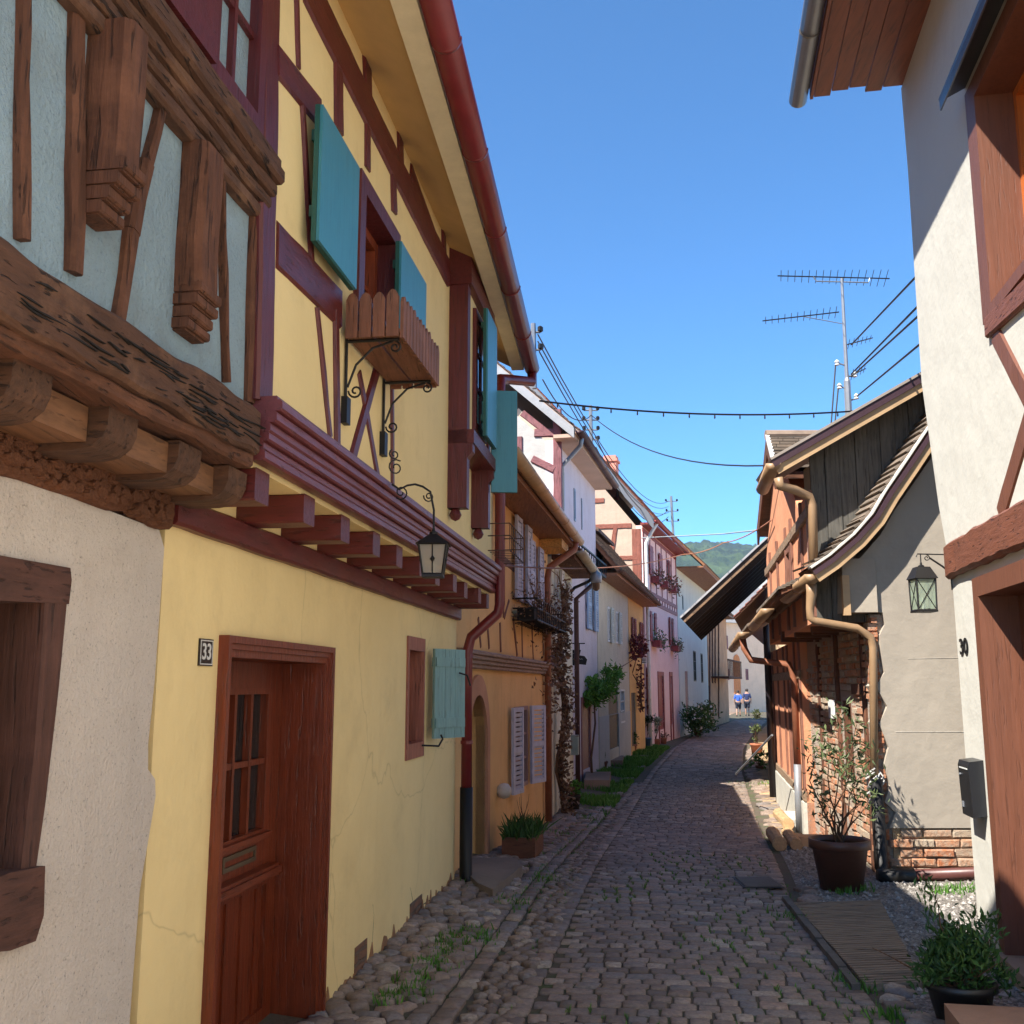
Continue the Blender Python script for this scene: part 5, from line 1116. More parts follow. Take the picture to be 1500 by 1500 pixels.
# plinth and threshold at the corner
m = MB(); m.box(FR0, drr[0] - 0.2, drr[1] + 0.12, -0.1, 0.12, -0.3, 0.06); m.build('threshold', stucco('grey_threshold', (0.26, 0.25, 0.23), 0.15, 0.4, 40, 0.4), HR0)
g = G(1440, 1520)
st = MB().box(FR0, -2.95, -1.90, -0.1, 0.17, 0.08, 0.64).build('doorstep', stucco('pink_step_stone', (0.34, 0.23, 0.19), 0.12, 0.3, 60, 0.4))
tag(st, 'pink sandstone doorstep in front of the russet arched door', 'doorstep')
# house number 30 in iron
pn = FR0.p(1413, 948)
text('house_number', '30', 0.15, FR0, pn[0], pn[1] , 0.008, M_iron, HR0, 0.002, mirror=True, sx=1.5)
for ch_ in ():
    pass
# letterbox
pl = (FR0.s(1437, 0.0, 1150), FR0.s(1437, 0.0, 1150)); lb0 = FR0.p(1404, 1118, 0.09); lb1 = (lb0[0] - 0.27, 0)
zc0, zc1 = FR0.p(1406, 1190, 0.09)[1], FR0.p(1403, 1112, 0.09)[1]
LBX = empty('letterbox', FR0.w(lb1[0], zc0, 0), 'dark grey steel letterbox with rounded lid on the white corner wall', 'letterbox')
M_an = plain('anthracite', (0.022, 0.023, 0.026), 0.35, 0.3)
sA, sB = lb1[0], lb0[0]
MB().prism(Face(FR0.w(sA, 0, 0), FR0.w(sA, 0, 1)), [(0.0, zc0 + 0.015), (0.085, zc0), (0.095, zc1 - 0.03), (0.085, zc1), (0.0, zc1 + 0.012)], 0.0, (sB - sA)).build('box_body', M_an, LBX)
m = MB(); m.box(FR0, sA + 0.03, sB - 0.04, zc1 - 0.05, zc1 - 0.042, 0.093, 0.097); m.build('letter_slot', M_white, LBX)
MB().box(FR0, sB - 0.06, sB - 0.03, zc0 + 0.05, zc0 + 0.085, 0.085, 0.094).build('name_label', M_grey, LBX)
MB().tube([FR0.w(sB - 0.05, zc1 - 0.09, 0.08), FR0.w(sB - 0.05, zc1 - 0.09, 0.102)], 0.008, 8).build('lock', M_grey, LBX)
# lantern on scrolled bracket
la = FR0.p(1393, 812)
bl = 0.20
LR = lantern('hanging_lantern', FR0.w(la[0] + 0.02, la[1] - 0.075, bl), 0.135, 0.315, 'black square lantern with crossed bars hanging beside the russet lintel beam', lamp_glass('green_glass', (0.42, 0.50, 0.40), 0.15), hip=0.9, taper=0.95)
FB = Face(FR0.w(la[0] + 0.02, 0, 0), FR0.w(la[0] + 0.02, 0, 1)); m = MB()
m.tube([FB.w(0.0, la[1], 0), FB.w(bl + 0.02, la[1] + 0.01, 0), FB.w(bl + 0.03, la[1] - 0.01, 0)], 0.005, 6); m.tube([FB.w(bl, la[1] + 0.008, 0), FB.w(bl, la[1] - 0.075, 0)], 0.004, 6)
m.tube([FB.w(0.005, la[1] - 0.13, 0), FB.w(0.06, la[1] - 0.08, 0), FB.w(0.14, la[1] - 0.02, 0)], 0.007, 6); m.tube(scroll(FB, (0.16, la[1] - 0.02), 0.022, 1.3, 1.6), 0.004, 5); m.tube([FB.w(0.004, la[1] + 0.02, 0), FB.w(0.004, la[1] - 0.25, 0)], 0.006, 6); m.build('bracket', M_iron, LR)

# ================================================================== RIGHT: stucco house with swept roof
FA = Face((2.6, 9.5), (7.0, 9.55))
HA = empty('stucco_house', (4.0, 9.6, 0), 'grey stucco house with swept tiled eave, exposed brick corner and timbered recess', 'house')
PL_st = stucco('warm_grey_stucco', (0.385, 0.335, 0.275), 0.09, 0.38, 45, 0.2, 0.005, 0.35, (0.22, 0.20, 0.17), 0.15, 0.08)
ragged = [(1303, 1213), (1312, 1190), (1296, 1175), (1304, 1150), (1295, 1120), (1302, 1095), (1288, 1060), (1300, 1035), (1283, 1005), (1296, 985), (1291, 960), (1289, 930), (1296, 915), (1293, 897), (1237, 897)]
vg = [(1237, 842), (1262, 815), (1290, 783), (1310, 748), (1340, 705), (1368, 665)]
poly = pxs(FA, ragged + vg)[:]
zbk = FA.p(1310, 1213)[1]
r1 = FA.p(1368, 665); tp_ = 1.25
poly += [(r1[0] + 1.5, r1[1] + 1.5 * 1.3), (r1[0] + 3.0, r1[1] + 0.2), (r1[0] + 3.0, zbk)]
MB().prism(FA, poly, -0.3, 0).build('wall', PL_st, HA)
BK = brick('old_brick_front', 'x', (0.46, 0.17, 0.075), (0.34, 0.12, 0.06), (0.42, 0.37, 0.29), 0.2, 0.075, (0.38, 0.33, 0.26), 0.42, 0.014)
BKy = brick('old_brick_side', 'y', (0.42, 0.17, 0.09), (0.32, 0.12, 0.07), (0.40, 0.34, 0.28), 0.22, 0.07, (0.40, 0.33, 0.27), 0.5, 0.014)
sb = FA.s(1308, 0, 1250)
# brick base: individual irregular bricks in front of a rubble core
MB().box(FA, sb + 0.02, sb + 3.9, -0.2, zbk - 0.004, -0.3, -0.03).build('base_core', stucco('lime_mortar', (0.36, 0.31, 0.24), 0.2, 0.4, 50, 0.8, 0.02), HA)
m = MB(); z = -0.05; row = 0; hh = (zbk + 0.05) / 6
while z < zbk - 0.02:
    s = sb - 0.01 + (row % 2) * 0.09 + random.uniform(-.02, .02)
    while s < sb + 1.3:
        l = random.uniform(0.17, 0.26); h = hh * random.uniform(0.72, 0.86); n1 = random.uniform(-0.012, 0.012); j = lambda: random.uniform(-.006, .006)
        p = []
        for n_, k_ in ((-0.05, 0), (n1 - 0.008, 0), (n1, 1)): p += [FA.w(s + (0.008 if k_ else 0) + j(), z + (0.008 if k_ else 0) + j(), n_ + j() * .3), FA.w(s + l - (0.008 if k_ else 0) + j(), z + (0.008 if k_ else 0) + j(), n_ + j() * .3), FA.w(s + l - (0.008 if k_ else 0) + j(), z + h - (0.008 if k_ else 0) + j(), n_ + j() * .3), FA.w(s + (0.008 if k_ else 0) + j(), z + h - (0.008 if k_ else 0) + j(), n_ + j() * .3)]
        m.add(p, [(r * 4 + i, r * 4 + (i + 1) % 4, r * 4 + 4 + (i + 1) % 4, r * 4 + 4 + i) for r in (0, 1) for i in range(4)] + [(8, 9, 10, 11)], random.random()); s += l + 0.016
    z += hh; row += 1
def brickstone():
    mm, nt, b = newmat('loose_brick'); at = nd(nt, 'ShaderNodeAttribute', attribute_name='tint'); v = coords(nt)
    col = ramp(nt, at.outputs['Fac'], [(0, (0.42, 0.13, 0.05)), (0.4, (0.50, 0.20, 0.09)), (0.62, (0.42, 0.27, 0.18)), (1, (0.44, 0.38, 0.29))])
    col = mix(nt, ramp(nt, noise_tex(nt, v, 18, 6, 0.7), [(0.4, 0.0), (0.65, 0.8)]), col, (0.40, 0.34, 0.26)); nt.links.new(col, b.inputs['Base Color']); b.inputs['Roughness'].default_value = 0.95
    bump(nt, b, noise_tex(nt, v, 35, 6, 0.7), 0.9, 0.015); return mm
m.build('brick_base', brickstone(), HA)
MB().sweep(FA, [FA.p(1312, 1072), FA.p(1500, 1072)], .008, -.01, .003, .001).build('render_joint', stucco('joint_line', (.41, .37, .315)), HA)
MB().sweep(FA, [FA.p(1330, 965), FA.p(1500, 962)], .005, -.01, .0025, .001).build('render_joint', MATS['joint_line'], HA)
# street-side wall: brick and rubble, set under the jettied floor
FAs = Face((3.33, 9.52), (3.80, 13.3), flip=True)
MB().prism(FAs, rect(0.05, FAs.L, -0.4, 2.36), -0.3, 0, [rect(1.15, 1.6, 0.75, 1.55)]).build('side_wall', BKy, HA)
frame(FAs, HA, (1.15, 1.6, 0.75, 1.55), M_old, 0.06, -0.2, 0.0, 'window', bars=(1, 1))
m = MB()
for i in range(150):                                   # torn edge of render and brick ends at the corner
    z = 2.3 * i / 150 + random.uniform(-.01, .01); m_ = random.uniform(0.03, 0.07); s_ = random.uniform(0.0, 0.10)
    m.box(FAs, s_, s_ + m_ * 2.2, z, z + m_ * 0.8, -0.05, random.uniform(0.0, 0.03))
m.build('torn_edge', brickstone(), HA)
bw = MB(); z = -0.1; row = 0
while z < 2.3:
    s = 0.06 + (row % 2) * .1
    while s < FAs.L - .1:
        l = random.uniform(.16, .25)
        if nz((s, z, 3), 1.1, 4) + .35 * nz((s, z, 1), 4, 2) > -0.12 and not (1.1 < s + l and s < 1.65 and .68 < z < 1.62):
            n1 = random.uniform(.008, .035); j = lambda: random.uniform(-.006, .006); h = random.uniform(.05, .062)
            c4 = [(s + j(), z + j()), (s + l + j(), z + j()), (s + l + j(), z + h + j()), (s + j(), z + h + j())]
            bw.add([FAs.w(a, b, -.02) for a, b in c4] + [FAs.w(lerp(a, s + l / 2, .06), lerp(b, z + h / 2, .14), n1) for a, b in c4], [(i, (i + 1) % 4, 4 + (i + 1) % 4, 4 + i) for i in range(4)] + [(4, 5, 6, 7)], random.random())
        s += l + .014
    z += .073; row += 1
bw.build('brickwork', MATS.get('loose_brick') or brickstone(), HA)
for s0_, s1_ in ((0.42, 0.52), (1.75, 1.87), (2.9, 3.02)): MB().sweep(FAs, [(s0_, -0.2), (s0_ + 0.02, 2.34)], s1_ - s0_, -0.05, 0.03, 0.01, seed=s0_).build('timber_post', M_old, HA)
MB().box(FAs, 0.46, 0.86, 1.62, 1.72, 0.03, 0.05).build('wall_plate', M_old, HA)
# jettied upper part and eave
cA = FA.p(1237, 897); zj = cA[1]
FAu = Face(FA.w(cA[0], 0, 0), FA.w(cA[0], 0, 0) + Vector((0.13, 1, 0)) * 3.7, flip=True)
MB().box(FAu, 0.0, 3.7, zj + 0.0, zj + 0.5, -0.3, 0).build('upper_wall', PL_st, HA)
MB().box(FAu, 0.32, 3.7, zj + 0.0, zj + 0.06, -0.85, -0.301).build('jetty_floor', M_old, HA)
for i in range(6): MB().box(FAu, 0.34 + i * 0.6, 0.46 + i * 0.6, zj - 0.13, zj - 0.002, -0.75, 0.05 + 0.1 * (i % 2)).build('joist', M_oldx, HA)
MB().box(FA, cA[0] - 0.02, cA[0] + 0.045, zj - 0.03, zj + 0.34, 0.0, 0.05).build('corner_trim', M_tan, HA)
# swept roof: profile in photo positions of the verge (bottom edge of the boards)
prof = [(1196, 852), (1225, 832), (1262, 800), (1290, 768), (1310, 734), (1340, 690), (1368, 648)]
pr = pxs(FA, prof, 0.12); pr.append((pr[-1][0] + 1.35, pr[-1][1] + 1.35 * 1.35))
def band(pr, o0, o1, n0, n1, mat, name, par):
    m = MB()
    nrm = []
    for i in range(len(pr)):
        a = Vector(pr[max(0, i - 1)]); b = Vector(pr[min(len(pr) - 1, i + 1)]); d = (b - a).normalized(); nrm.append(Vector((-d.y, d.x)))
    for i in range(len(pr) - 1):
        P4 = [Vector(pr[i]) + nrm[i] * o0, Vector(pr[i + 1]) + nrm[i + 1] * o0, Vector(pr[i + 1]) + nrm[i + 1] * o1, Vector(pr[i]) + nrm[i] * o1]
        m.add([FA.w(q.x, q.y, n) for n in (n0, n1) for q in P4], [(0, 1, 2, 3), (7, 6, 5, 4), (0, 4, 5, 1), (1, 5, 6, 2), (2, 6, 7, 3), (3, 7, 4, 0)])
    return m.build(name, mat, par)
RA = band(pr, 0.09, 0.13, -0.2, 0.205, M_old, 'roof', HA)
band(pr, -0.01, 0.062, 0.17, 0.20, M_tan, 'barge_board', HA)
band(pr, 0.0625, 0.105, 0.15, 0.22, plain('plum_board', (0.06, 0.03, 0.04), 0.5), 'barge_trim', HA)
band(pr, 0.131, 0.15, 0.13, 0.23, plain('pale_mortar', (0.62, 0.60, 0.56), 0.8), 'verge_mortar', HA)
m = MB(); Lp = 0; seg = []
for i in range(len(pr) - 1):
    a, b = Vector(pr[i]), Vector(pr[i + 1]); k = max(1, int(round((b - a).length / 0.1)))
    for j in range(k): seg.append((a.lerp(b, j / k), a.lerp(b, (j + 1) / k)))
for i, (a, b) in enumerate(seg):
    d = (b - a).normalized(); n_ = Vector((-d.y, d.x)); a_ = a + n_ * 0.185 - d * 0.03; b_ = b + n_ * 0.152; P4 = [a_ - n_ * 0.02, b_ - n_ * 0.02, b_, a_]
    m.add([FA.w(q.x, q.y, n) for n in (-0.2, 0.19 + random.uniform(-.01, .02)) for q in P4], [(0, 1, 2, 3), (7, 6, 5, 4), (0, 4, 5, 1), (1, 5, 6, 2), (2, 6, 7, 3), (3, 7, 4, 0)])
m.build('roof_tiles', tiles('grey_brown_tiles', (0.22, 0.17, 0.13)), RA)
r1x = pr[-1]; m = MB(); m.hexa([FA.w(s, z, n) for n in (-0.2, 0.1) for s, z in ((r1x[0], r1x[1]), (r1x[0] + 2.5, r1x[1] - 2.2), (r1x[0] + 2.5, r1x[1] - 2.05), (r1x[0], r1x[1] + 0.15))]); m.build('roof', tiles('grey_brown_tiles', (0.22, 0.17, 0.13)), HA)
gA = FA.p(1191, 846, 0.15); M_gut = plain('sand_gutter', (0.32, 0.20, 0.11), 0.45, 0, 0.12, 4)
GA = MB().gutter(FA.w(gA[0], gA[1] + 0.03, 0.16), FA.w(gA[0] + 0.25, gA[1] - 0.02, -1.65), 0.078).build('gutter', M_gut, HA, smooth=True)
pe = FA.w(gA[0] + 0.02, gA[1] - 0.08, 0.02)
q1, q2 = FA.p(1187, 905, 0.0), FA.p(1272, 930, -0.05)
MB().tube([pe + Vector((0, 0, .03)), pe + Vector((0, 0, -.05)), FA.w(q1[0] + 0.0, q1[1] + 0.08, 0.0), FA.w(q1[0], q1[1], 0.0), FA.w(q1[0] + 0.04, q1[1] - 0.03, 0.0), FA.w(q2[0] - 0.12, q2[1] + 0.06, 0.0), FA.w(q2[0] - 0.0, q2[1] - 0.02, 0.0), FA.w(q2[0] + 0.02, q2[1] - 0.12, 0.0), FA.w(FA.s(1281, 0, 1150), 0.85, 0.0)], [0.05, 0.05, 0.037, 0.037, 0.037, 0.037, 0.037, 0.037, 0.037], 12).build('downpipe', M_gut, HA, smooth=True)
m = MB()
for i in range(14):                                    # rag of old netting round the pipe
    a = random.random() * 6; z = random.uniform(0.78, 0.98); m.tube([FA.w(FA.s(1281, 0, 1150) + 0.05 * math.cos(a), z, 0.05 * math.sin(a)), FA.w(FA.s(1281, 0, 1150) + 0.09 * math.cos(a + 1), z - 0.06, 0.07 * math.sin(a + 1)), FA.w(FA.s(1281, 0, 1150) + 0.06 * math.cos(a + 2), z - 0.12, 0.05 * math.sin(a + 2))], 0.008, 5)
m.build('pipe_wrap', plain('pale_rag', (0.45, 0.44, 0.42), 0.9), HA)
g1 = G(1290, 1302)
pz_ = FA.s(1290, 0.05, 1250)
MB().tube([FA.w(pz_, 0.88, 0.04), FA.w(pz_, 0.12, 0.05), FA.w(pz_ + 0.0, 0.07, 0.12)], [0.055, 0.06, 0.06], 12).build('pipe_shoe', M_iron, HA, smooth=True)
MB().tube([FA.w(pz_ - 0.06, 0.055, 0.13), FA.w(pz_ + 0.25, 0.065, 0.13)], 0.066, 12).build('pipe_shoe', M_iron, HA, smooth=True)
MB().tube([FA.w(pz_ + 0.2, 0.065, 0.13), FA.w(pz_ + 2.2, 0.13, 0.13)], 0.05, 12).build('drain_pipe', plain('maroon_pipe', (0.10, 0.035, 0.03), 0.4), HA, smooth=True)
for p in (MB().box(FAs, 1.9, 2.2, 1.35, 1.55, 0.03, 0.05).build('wall_notice', M_white, HA),): pass

# ================================================================== RIGHT: tall house with board-clad gable
FG = Face((2.87, 9.72), (9.0, 9.78))
HG = empty('board_clad_house', (5, 15.5, -0.2), 'tall house with weathered grey board gable and orange timbered street front', 'house')
M_brd = wood('grey_board', (0.105, 0.098, 0.085), 'z', 0.85, 0.35, (0.19, 0.175, 0.145), bs=0.5, var=0.45, crackd=0.6)
vb = pxs(FG, [(1150, 700), (1352, 583)]); sl = (vb[1][1] - vb[0][1]) / (vb[1][0] - vb[0][0]); s0g = 0.0
rs = vb[0][0] + 4.2; rz = vb[0][1] + 4.2 * sl
MB().prism(FG, [(s0g + 0.03, 2.3), (2 * rs - s0g, 2.3), (2 * rs - s0g, vb[0][1]), (rs, rz), (s0g + 0.03, vb[0][1] + (s0g - vb[0][0]) * sl)], -0.25, -0.02).build('gable_wall', PL_st, HG)
m = MB(); s = s0g + 0.02; i = 0
while s < s0g + 5:
    w = random.uniform(0.12, 0.16); zt1 = vb[0][1] + 0.13 + (s - vb[0][0]) * sl; m.hexa([FG.w(a, z, n) for z in (2.3,) for a, n in ((s, -0.02), (s + w - 0.006, -0.02), (s + w - 0.006, 0.006 + 0.008 * (i % 2)), (s, 0.006 + 0.008 * (i % 2)))] + [FG.w(a, zt1 + (a - s) * sl, n) for a, n in ((s, -0.02), (s + w - 0.006, -0.02), (s + w - 0.006, 0.006 + 0.008 * (i % 2)), (s, 0.006 + 0.008 * (i % 2)))]); s += w; i += 1
m.build('cladding', M_brd, HG)
ve = pxs(FG, [(1141, 694), (1352, 573)], 0.30); vr = (ve[0][0] + 4.2, ve[0][1] + 4.2 * (ve[1][1] - ve[0][1]) / (ve[1][0] - ve[0][0])); e_ = [ve[0], vr]
def slabpx(e, o0, o1, n0, n1, mat, name, par, F=FG):
    d = (Vector(e[1]) - Vector(e[0])).normalized(); nn = Vector((-d.y, d.x)); P4 = [Vector(e[0]) + nn * o0, Vector(e[1]) + nn * o0, Vector(e[1]) + nn * o1, Vector(e[0]) + nn * o1]
    m = MB(); m.add([F.w(q.x, q.y, n) + Vector((max(0, -n) * 0.17, 0, 0)) for n in (n0, n1) for q in P4], [(0, 1, 2, 3), (7, 6, 5, 4), (0, 4, 5, 1), (1, 5, 6, 2), (2, 6, 7, 3), (3, 7, 4, 0)]); return m.build(name, mat, par)
RG = slabpx(e_, 0.05, 0.14, -0.7, 0.29, M_oldx, 'roof', HG)
slabpx(e_, 0.0, 0.075, 0.27, 0.30, M_tan, 'barge_board', HG); slabpx(e_, 0.076, 0.145, 0.25, 0.32, plain('plum_board', (0.06, 0.03, 0.04), 0.5), 'barge_trim', HG)
slabpx(e_, 0.146, 0.17, -0.72, 0.33, plain('tile_edge', (0.33, 0.28, 0.24), 0.8), 'roof_tiles', RG)
slabpx([vr, (2 * vr[0] - ve[0][0], ve[0][1])], 0.05, 0.17, -0.7, 0.29, plain('tile_edge', (0.33, 0.28, 0.24), 0.8), 'roof', HG)
MB().gutter(FG.w(ve[0][0] - 0.05, ve[0][1] + 0.1, 0.31), FG.w(ve[0][0] + 0.14, ve[0][1] + 0.08, -0.85), 0.07).build('gutter', M_gut, HG, smooth=True)
pq = [FG.p(1140, 700, 0.4), FG.p(1143, 712, 0.4), FG.p(1165, 718, 0.3), FG.p(1186, 728, 0.25), FG.p(1190, 740, 0.25), FG.p(1192, 832, 0.25)]
MB().tube([FG.w(pq[i][0], pq[i][1], n) for i, n in enumerate((0.4, 0.4, 0.3, 0.25, 0.25, 0.25))], 0.042, 10).build('downpipe', M_gut, HG, smooth=True)
# orange street front
FO = Face((3.72, 13.34), (4.72, 18.8), flip=True)
PL_oo = stucco('salmon_plaster', (0.66, 0.30, 0.17), 0.08, 0.2, 40, 0.3)
zT = ve[0][1] - 0.1; zlo_ = zT; zhi_ = WP(1125, 646, 13.0).z
u_ = (1.9, 2.5, 2.75, 3.3); l_ = (FO.s(1168, 0, 1020), FO.s(1160, 0, 1020), 0.55, 1.75)
FOu = Face((2.87, 9.74), (3.80, 15.2), flip=True)
MB().prism(FOu, [(0.07, 2.3), (FOu.L, 2.3), (FOu.L, zlo_), (3.2, zhi_), (1.0, zlo_), (0.07, zlo_)], -0.25, 0, [rect(*u_)]).build('upper_wall', PL_oo, HG)
frame(FOu, HG, u_, wood('rust_timber', (0.20, 0.085, 0.055), 'z', 0.6, 0.2), 0.07, -0.2, 0.02)
MB().prism(FO, rect(0.0, FO.L, -0.5, 2.31), -0.25, 0, [rect(1.1, 1.65, 0.5, 1.75)]).build('street_wall', PL_oo, HG)
frame(FO, HG, (1.1, 1.65, 0.5, 1.75), wood('rust_timber', (0.20, 0.085, 0.055), 'z', 0.6, 0.2), 0.07, -0.2, 0.02)
M_rt = wood('rust_timber', (0.20, 0.085, 0.055), 'z', 0.6, 0.25, (0.4, 0.18, 0.09)); M_gt = wood('grey_timber', (0.20, 0.16, 0.13), 'y', 0.7, 0.3)
for s in (0.06, 0.8, 1.95, 2.7, 4.0, 5.3): MB().sweep(FO, [(s, 0.35), (s + 0.02, 2.3)], 0.12, -0.03, 0.025, 0.006, seed=s).build('timber_post', M_rt, HG); MB().sweep(FOu, [(s * .9, 2.35), (s * .9 - 0.02, zT)], 0.12, -0.03, 0.025, 0.006, seed=s + 7).build('timber_post', M_rt, HG)
for z, F_ in ((0.32, FO), (1.85, FO), (2.68, FOu), (3.36, FOu)): MB().sweep(F_, [(0, z), (F_.L, z)], 0.12, -0.03, 0.035, 0.006, seed=z).build('timber_rail', M_gt, HG)
MB().box(FO, 0.0, FO.L, -0.5, 0.25, -0.1, 0.05).build('plinth', stucco('pale_plinth', (0.50, 0.48, 0.42), 0.08, 0.3, 40, 0.4), HG)
MB().box(FO, 0.3, 1.3, -0.5, 0.0, 0.05, 0.2).build('entrance_block', stucco('pale_plinth', (0.50, 0.48, 0.42), 0.08, 0.3, 40, 0.4), HG)
# pent roof over the street front
def pent(F, s0, s1, zi, no, drop, mat, H, th=0.05):
    m = MB(); m.hexa([F.w(s, z + o, n) for o in (0, th) for s, n, z in ((s0, -0.02, zi), (s1, -0.02, zi), (s1, no, zi - drop), (s0, no, zi - drop))]); r = m.build('pent_roof', M_old, H)
    t = MB(); k = 6
    for i in range(k): a, b = i / k, (i + 1) / k; t.hexa([F.w(s, z, n) for s, n, z in ((s0 - .02, lerp(no, 0, a) + .03, lerp(zi - drop, zi, a) + th + 0.0), (s1, lerp(no, 0, a) + .03, lerp(zi - drop, zi, a) + th), (s1, lerp(no, 0, b), lerp(zi - drop, zi, b) + th - .005), (s0 - .02, lerp(no, 0, b), lerp(zi - drop, zi, b) + th - .005), (s0 - .02, lerp(no, 0, a) + .03, lerp(zi - drop, zi, a) + th + .03), (s1, lerp(no, 0, a) + .03, lerp(zi - drop, zi, a) + th + .03), (s1, lerp(no, 0, b), lerp(zi - drop, zi, b) + th + .012), (s0 - .02, lerp(no, 0, b), lerp(zi - drop, zi, b) + th + .012))])
    t.build('roof_tiles', mat, r)
pent(FOu, 0.4, 3.8, 2.72, 0.26, 0.12, tiles('grey_brown_tiles', (0.22, 0.17, 0.13)), HG)
MB().gutter(FOu.w(1.2, 2.52, 0.34), FOu.w(3.8, 2.48, 0.34), 0.07).build('gutter', M_gut, HG, smooth=True)
pent(FO, 0.1, 5.2, 2.85, 0.62, 0.42, tiles('grey_brown_tiles', (0.22, 0.17, 0.13)), HG)
gz_ = 2.40
MB().gutter(FO.w(0.05, gz_, 0.70), FO.w(5.2, gz_ - 0.03, 0.70), 0.075).build('gutter', M_gut, HG, smooth=True)
MB().tube([FO.w(0.5, gz_ - 0.06, 0.70), FO.w(0.5, gz_ - 0.2, 0.68), FO.w(0.5, gz_ - 0.35, 0.6), FO.w(0.3, gz_ - 0.42, 0.12), FO.w(0.3, gz_ - 0.6, 0.07), FO.w(0.3, 0.7, 0.07)], 0.045, 10).build('downpipe', plain('rust_pipe', (0.20, 0.075, 0.04), 0.5), HG, smooth=True)
MB().tube([FO.w(0.3, 0.7, 0.07), FO.w(0.3, -0.15, 0.08)], 0.05, 10).build('pipe_shoe', M_grey, HG, smooth=True)
MB().tube([FO.w(5.1, 3.0, 0.1), FO.w(5.1, 2.5, 0.1), FO.w(5.1, -0.2, 0.1)], 0.06, 10).build('downpipe', plain('near_black_pipe', (0.02, 0.015, 0.02), 0.5), HG, smooth=True)
MB().tube([FO.w(4.2, 0.25, 0.75), FO.w(0.7, 1.05, 0.35)], 0.015, 8).build('handrail', M_grey, HG)

# ================================================================== RIGHT: house with deep dark eave
FW = Face((4.85, 18.9), (6.35, 25.6), flip=True)
HW = empty('deep_eave_house', (5.8, 22, -0.3), 'house in shade with a very deep dark wooden eave over the street', 'house')
PL_dc = stucco('dull_cream_plaster', (0.55, 0.48, 0.38), 0.1, 0.3, 40, 0.3)  # one even cream tone, shared by this wall and the next house
MB().box(FW, 0.0, FW.L, -0.5, 3.9, -5, 0).build('wall', PL_dc, HW)
M_blk = wood('shadow_dark_board', (0.030, 0.018, 0.012), 'y', 0.8, 0.2)  # near-black boards: the shadow under the deep eave is put into their colour
FWf = Face(FW.w(0, 0, 0), FW.w(0, 0, 0) + Vector((1, 0.02, 0)))
v0 = FWf.p(1003, 912, 0.0); v1 = FWf.p(1124, 800, 0.0); d_ = (Vector(v1) - Vector(v0)); v2 = Vector(v0) + d_ * 1.9
def skew(e, o0, o1, y0, y1, mat, name, par):
    d = (Vector(e[1]) - Vector(e[0])).normalized(); nn = Vector((-d.y, d.x)); P4 = [Vector(e[0]) + nn * o0, Vector(e[1]) + nn * o0, Vector(e[1]) + nn * o1, Vector(e[0]) + nn * o1]; m = MB()
    k = (FW.D.x / FW.D.y); m.add([FWf.w(q.x, q.y, 0) + Vector((k * y, y, 0)) for y in (y0, y1) for q in P4], [(0, 1, 2, 3), (7, 6, 5, 4), (0, 4, 5, 1), (1, 5, 6, 2), (2, 6, 7, 3), (3, 7, 4, 0)]); return m.build(name, mat, par)
ee = [v0, v2]
RW = skew(ee, 0.04, 0.10, 0.05, 6.6, M_blk, 'roof', HW)
skew(ee, 0.0, 0.045, -0.03, 0.045, wood('tan_verge', (0.24, 0.17, 0.12), 'x', 0.7, 0.2), 'barge_board', HW)
skew(ee, 0.055, 0.115, -0.04, 0.045, M_blk, 'barge_trim', HW); skew(ee, 0.101, 0.135, -0.06, 6.65, plain('pale_tile_edge', (0.48, 0.46, 0.45), 0.7), 'roof_tiles', RW)
for i in range(8): skew(ee, -0.07, 0.038, 0.5 + i * 0.8, 0.6 + i * 0.8, M_blk, 'rafter', HW)
# half-timbered house beyond
FX2 = Face((6.6, 26.2), (8.3, 33.0), flip=True)
HX = empty('creeper_house', (8.5, 29, -0.3), 'cream house beyond the deep eave with tiled pent roof and potted plants', 'house')
MB().box(FX2, 0, FX2.L, -0.5, 4.2, -5, 0).build('wall', PL_dc, HX)
pent(FX2, 0.0, FX2.L, 4.3, 0.9, 0.9, tiles('red_roof_tiles', (0.33, 0.10, 0.06)), HX)
frame(FX2, HX, (1.2, 2.0, 0.6, 1.7), M_old, 0.08, 0.001, 0.05); frame(FX2, HX, (3.6, 4.4, 0.6, 1.7), M_old, 0.08, 0.001, 0.05)
MB().box(FX2, 5.0, 5.8, -0.3, 1.7, 0.0, 0.05).build('door', M_old, HX)
FY = Face((8.9, 35.0), (13.8, 52), flip=True)
HY = empty('far_right_house', (12, 43, -0.3), 'far terrace house with brown eave and plants along its sunny wall', 'house')
MB().box(FY, 0, FY.L, -0.5, 3.6, -5, 0).build('wall', PL_l9, HY)
pent(FY, 0.0, FY.L, 4.2, 0.8, 0.7, tiles('brown_red_tiles', (0.20, 0.085, 0.05)), HY)
for i in range(4): frame(FY, HY, (2 + i * 3.6, 3 + i * 3.6, 0.7, 1.9), M_old, 0.08, 0.001, 0.05)

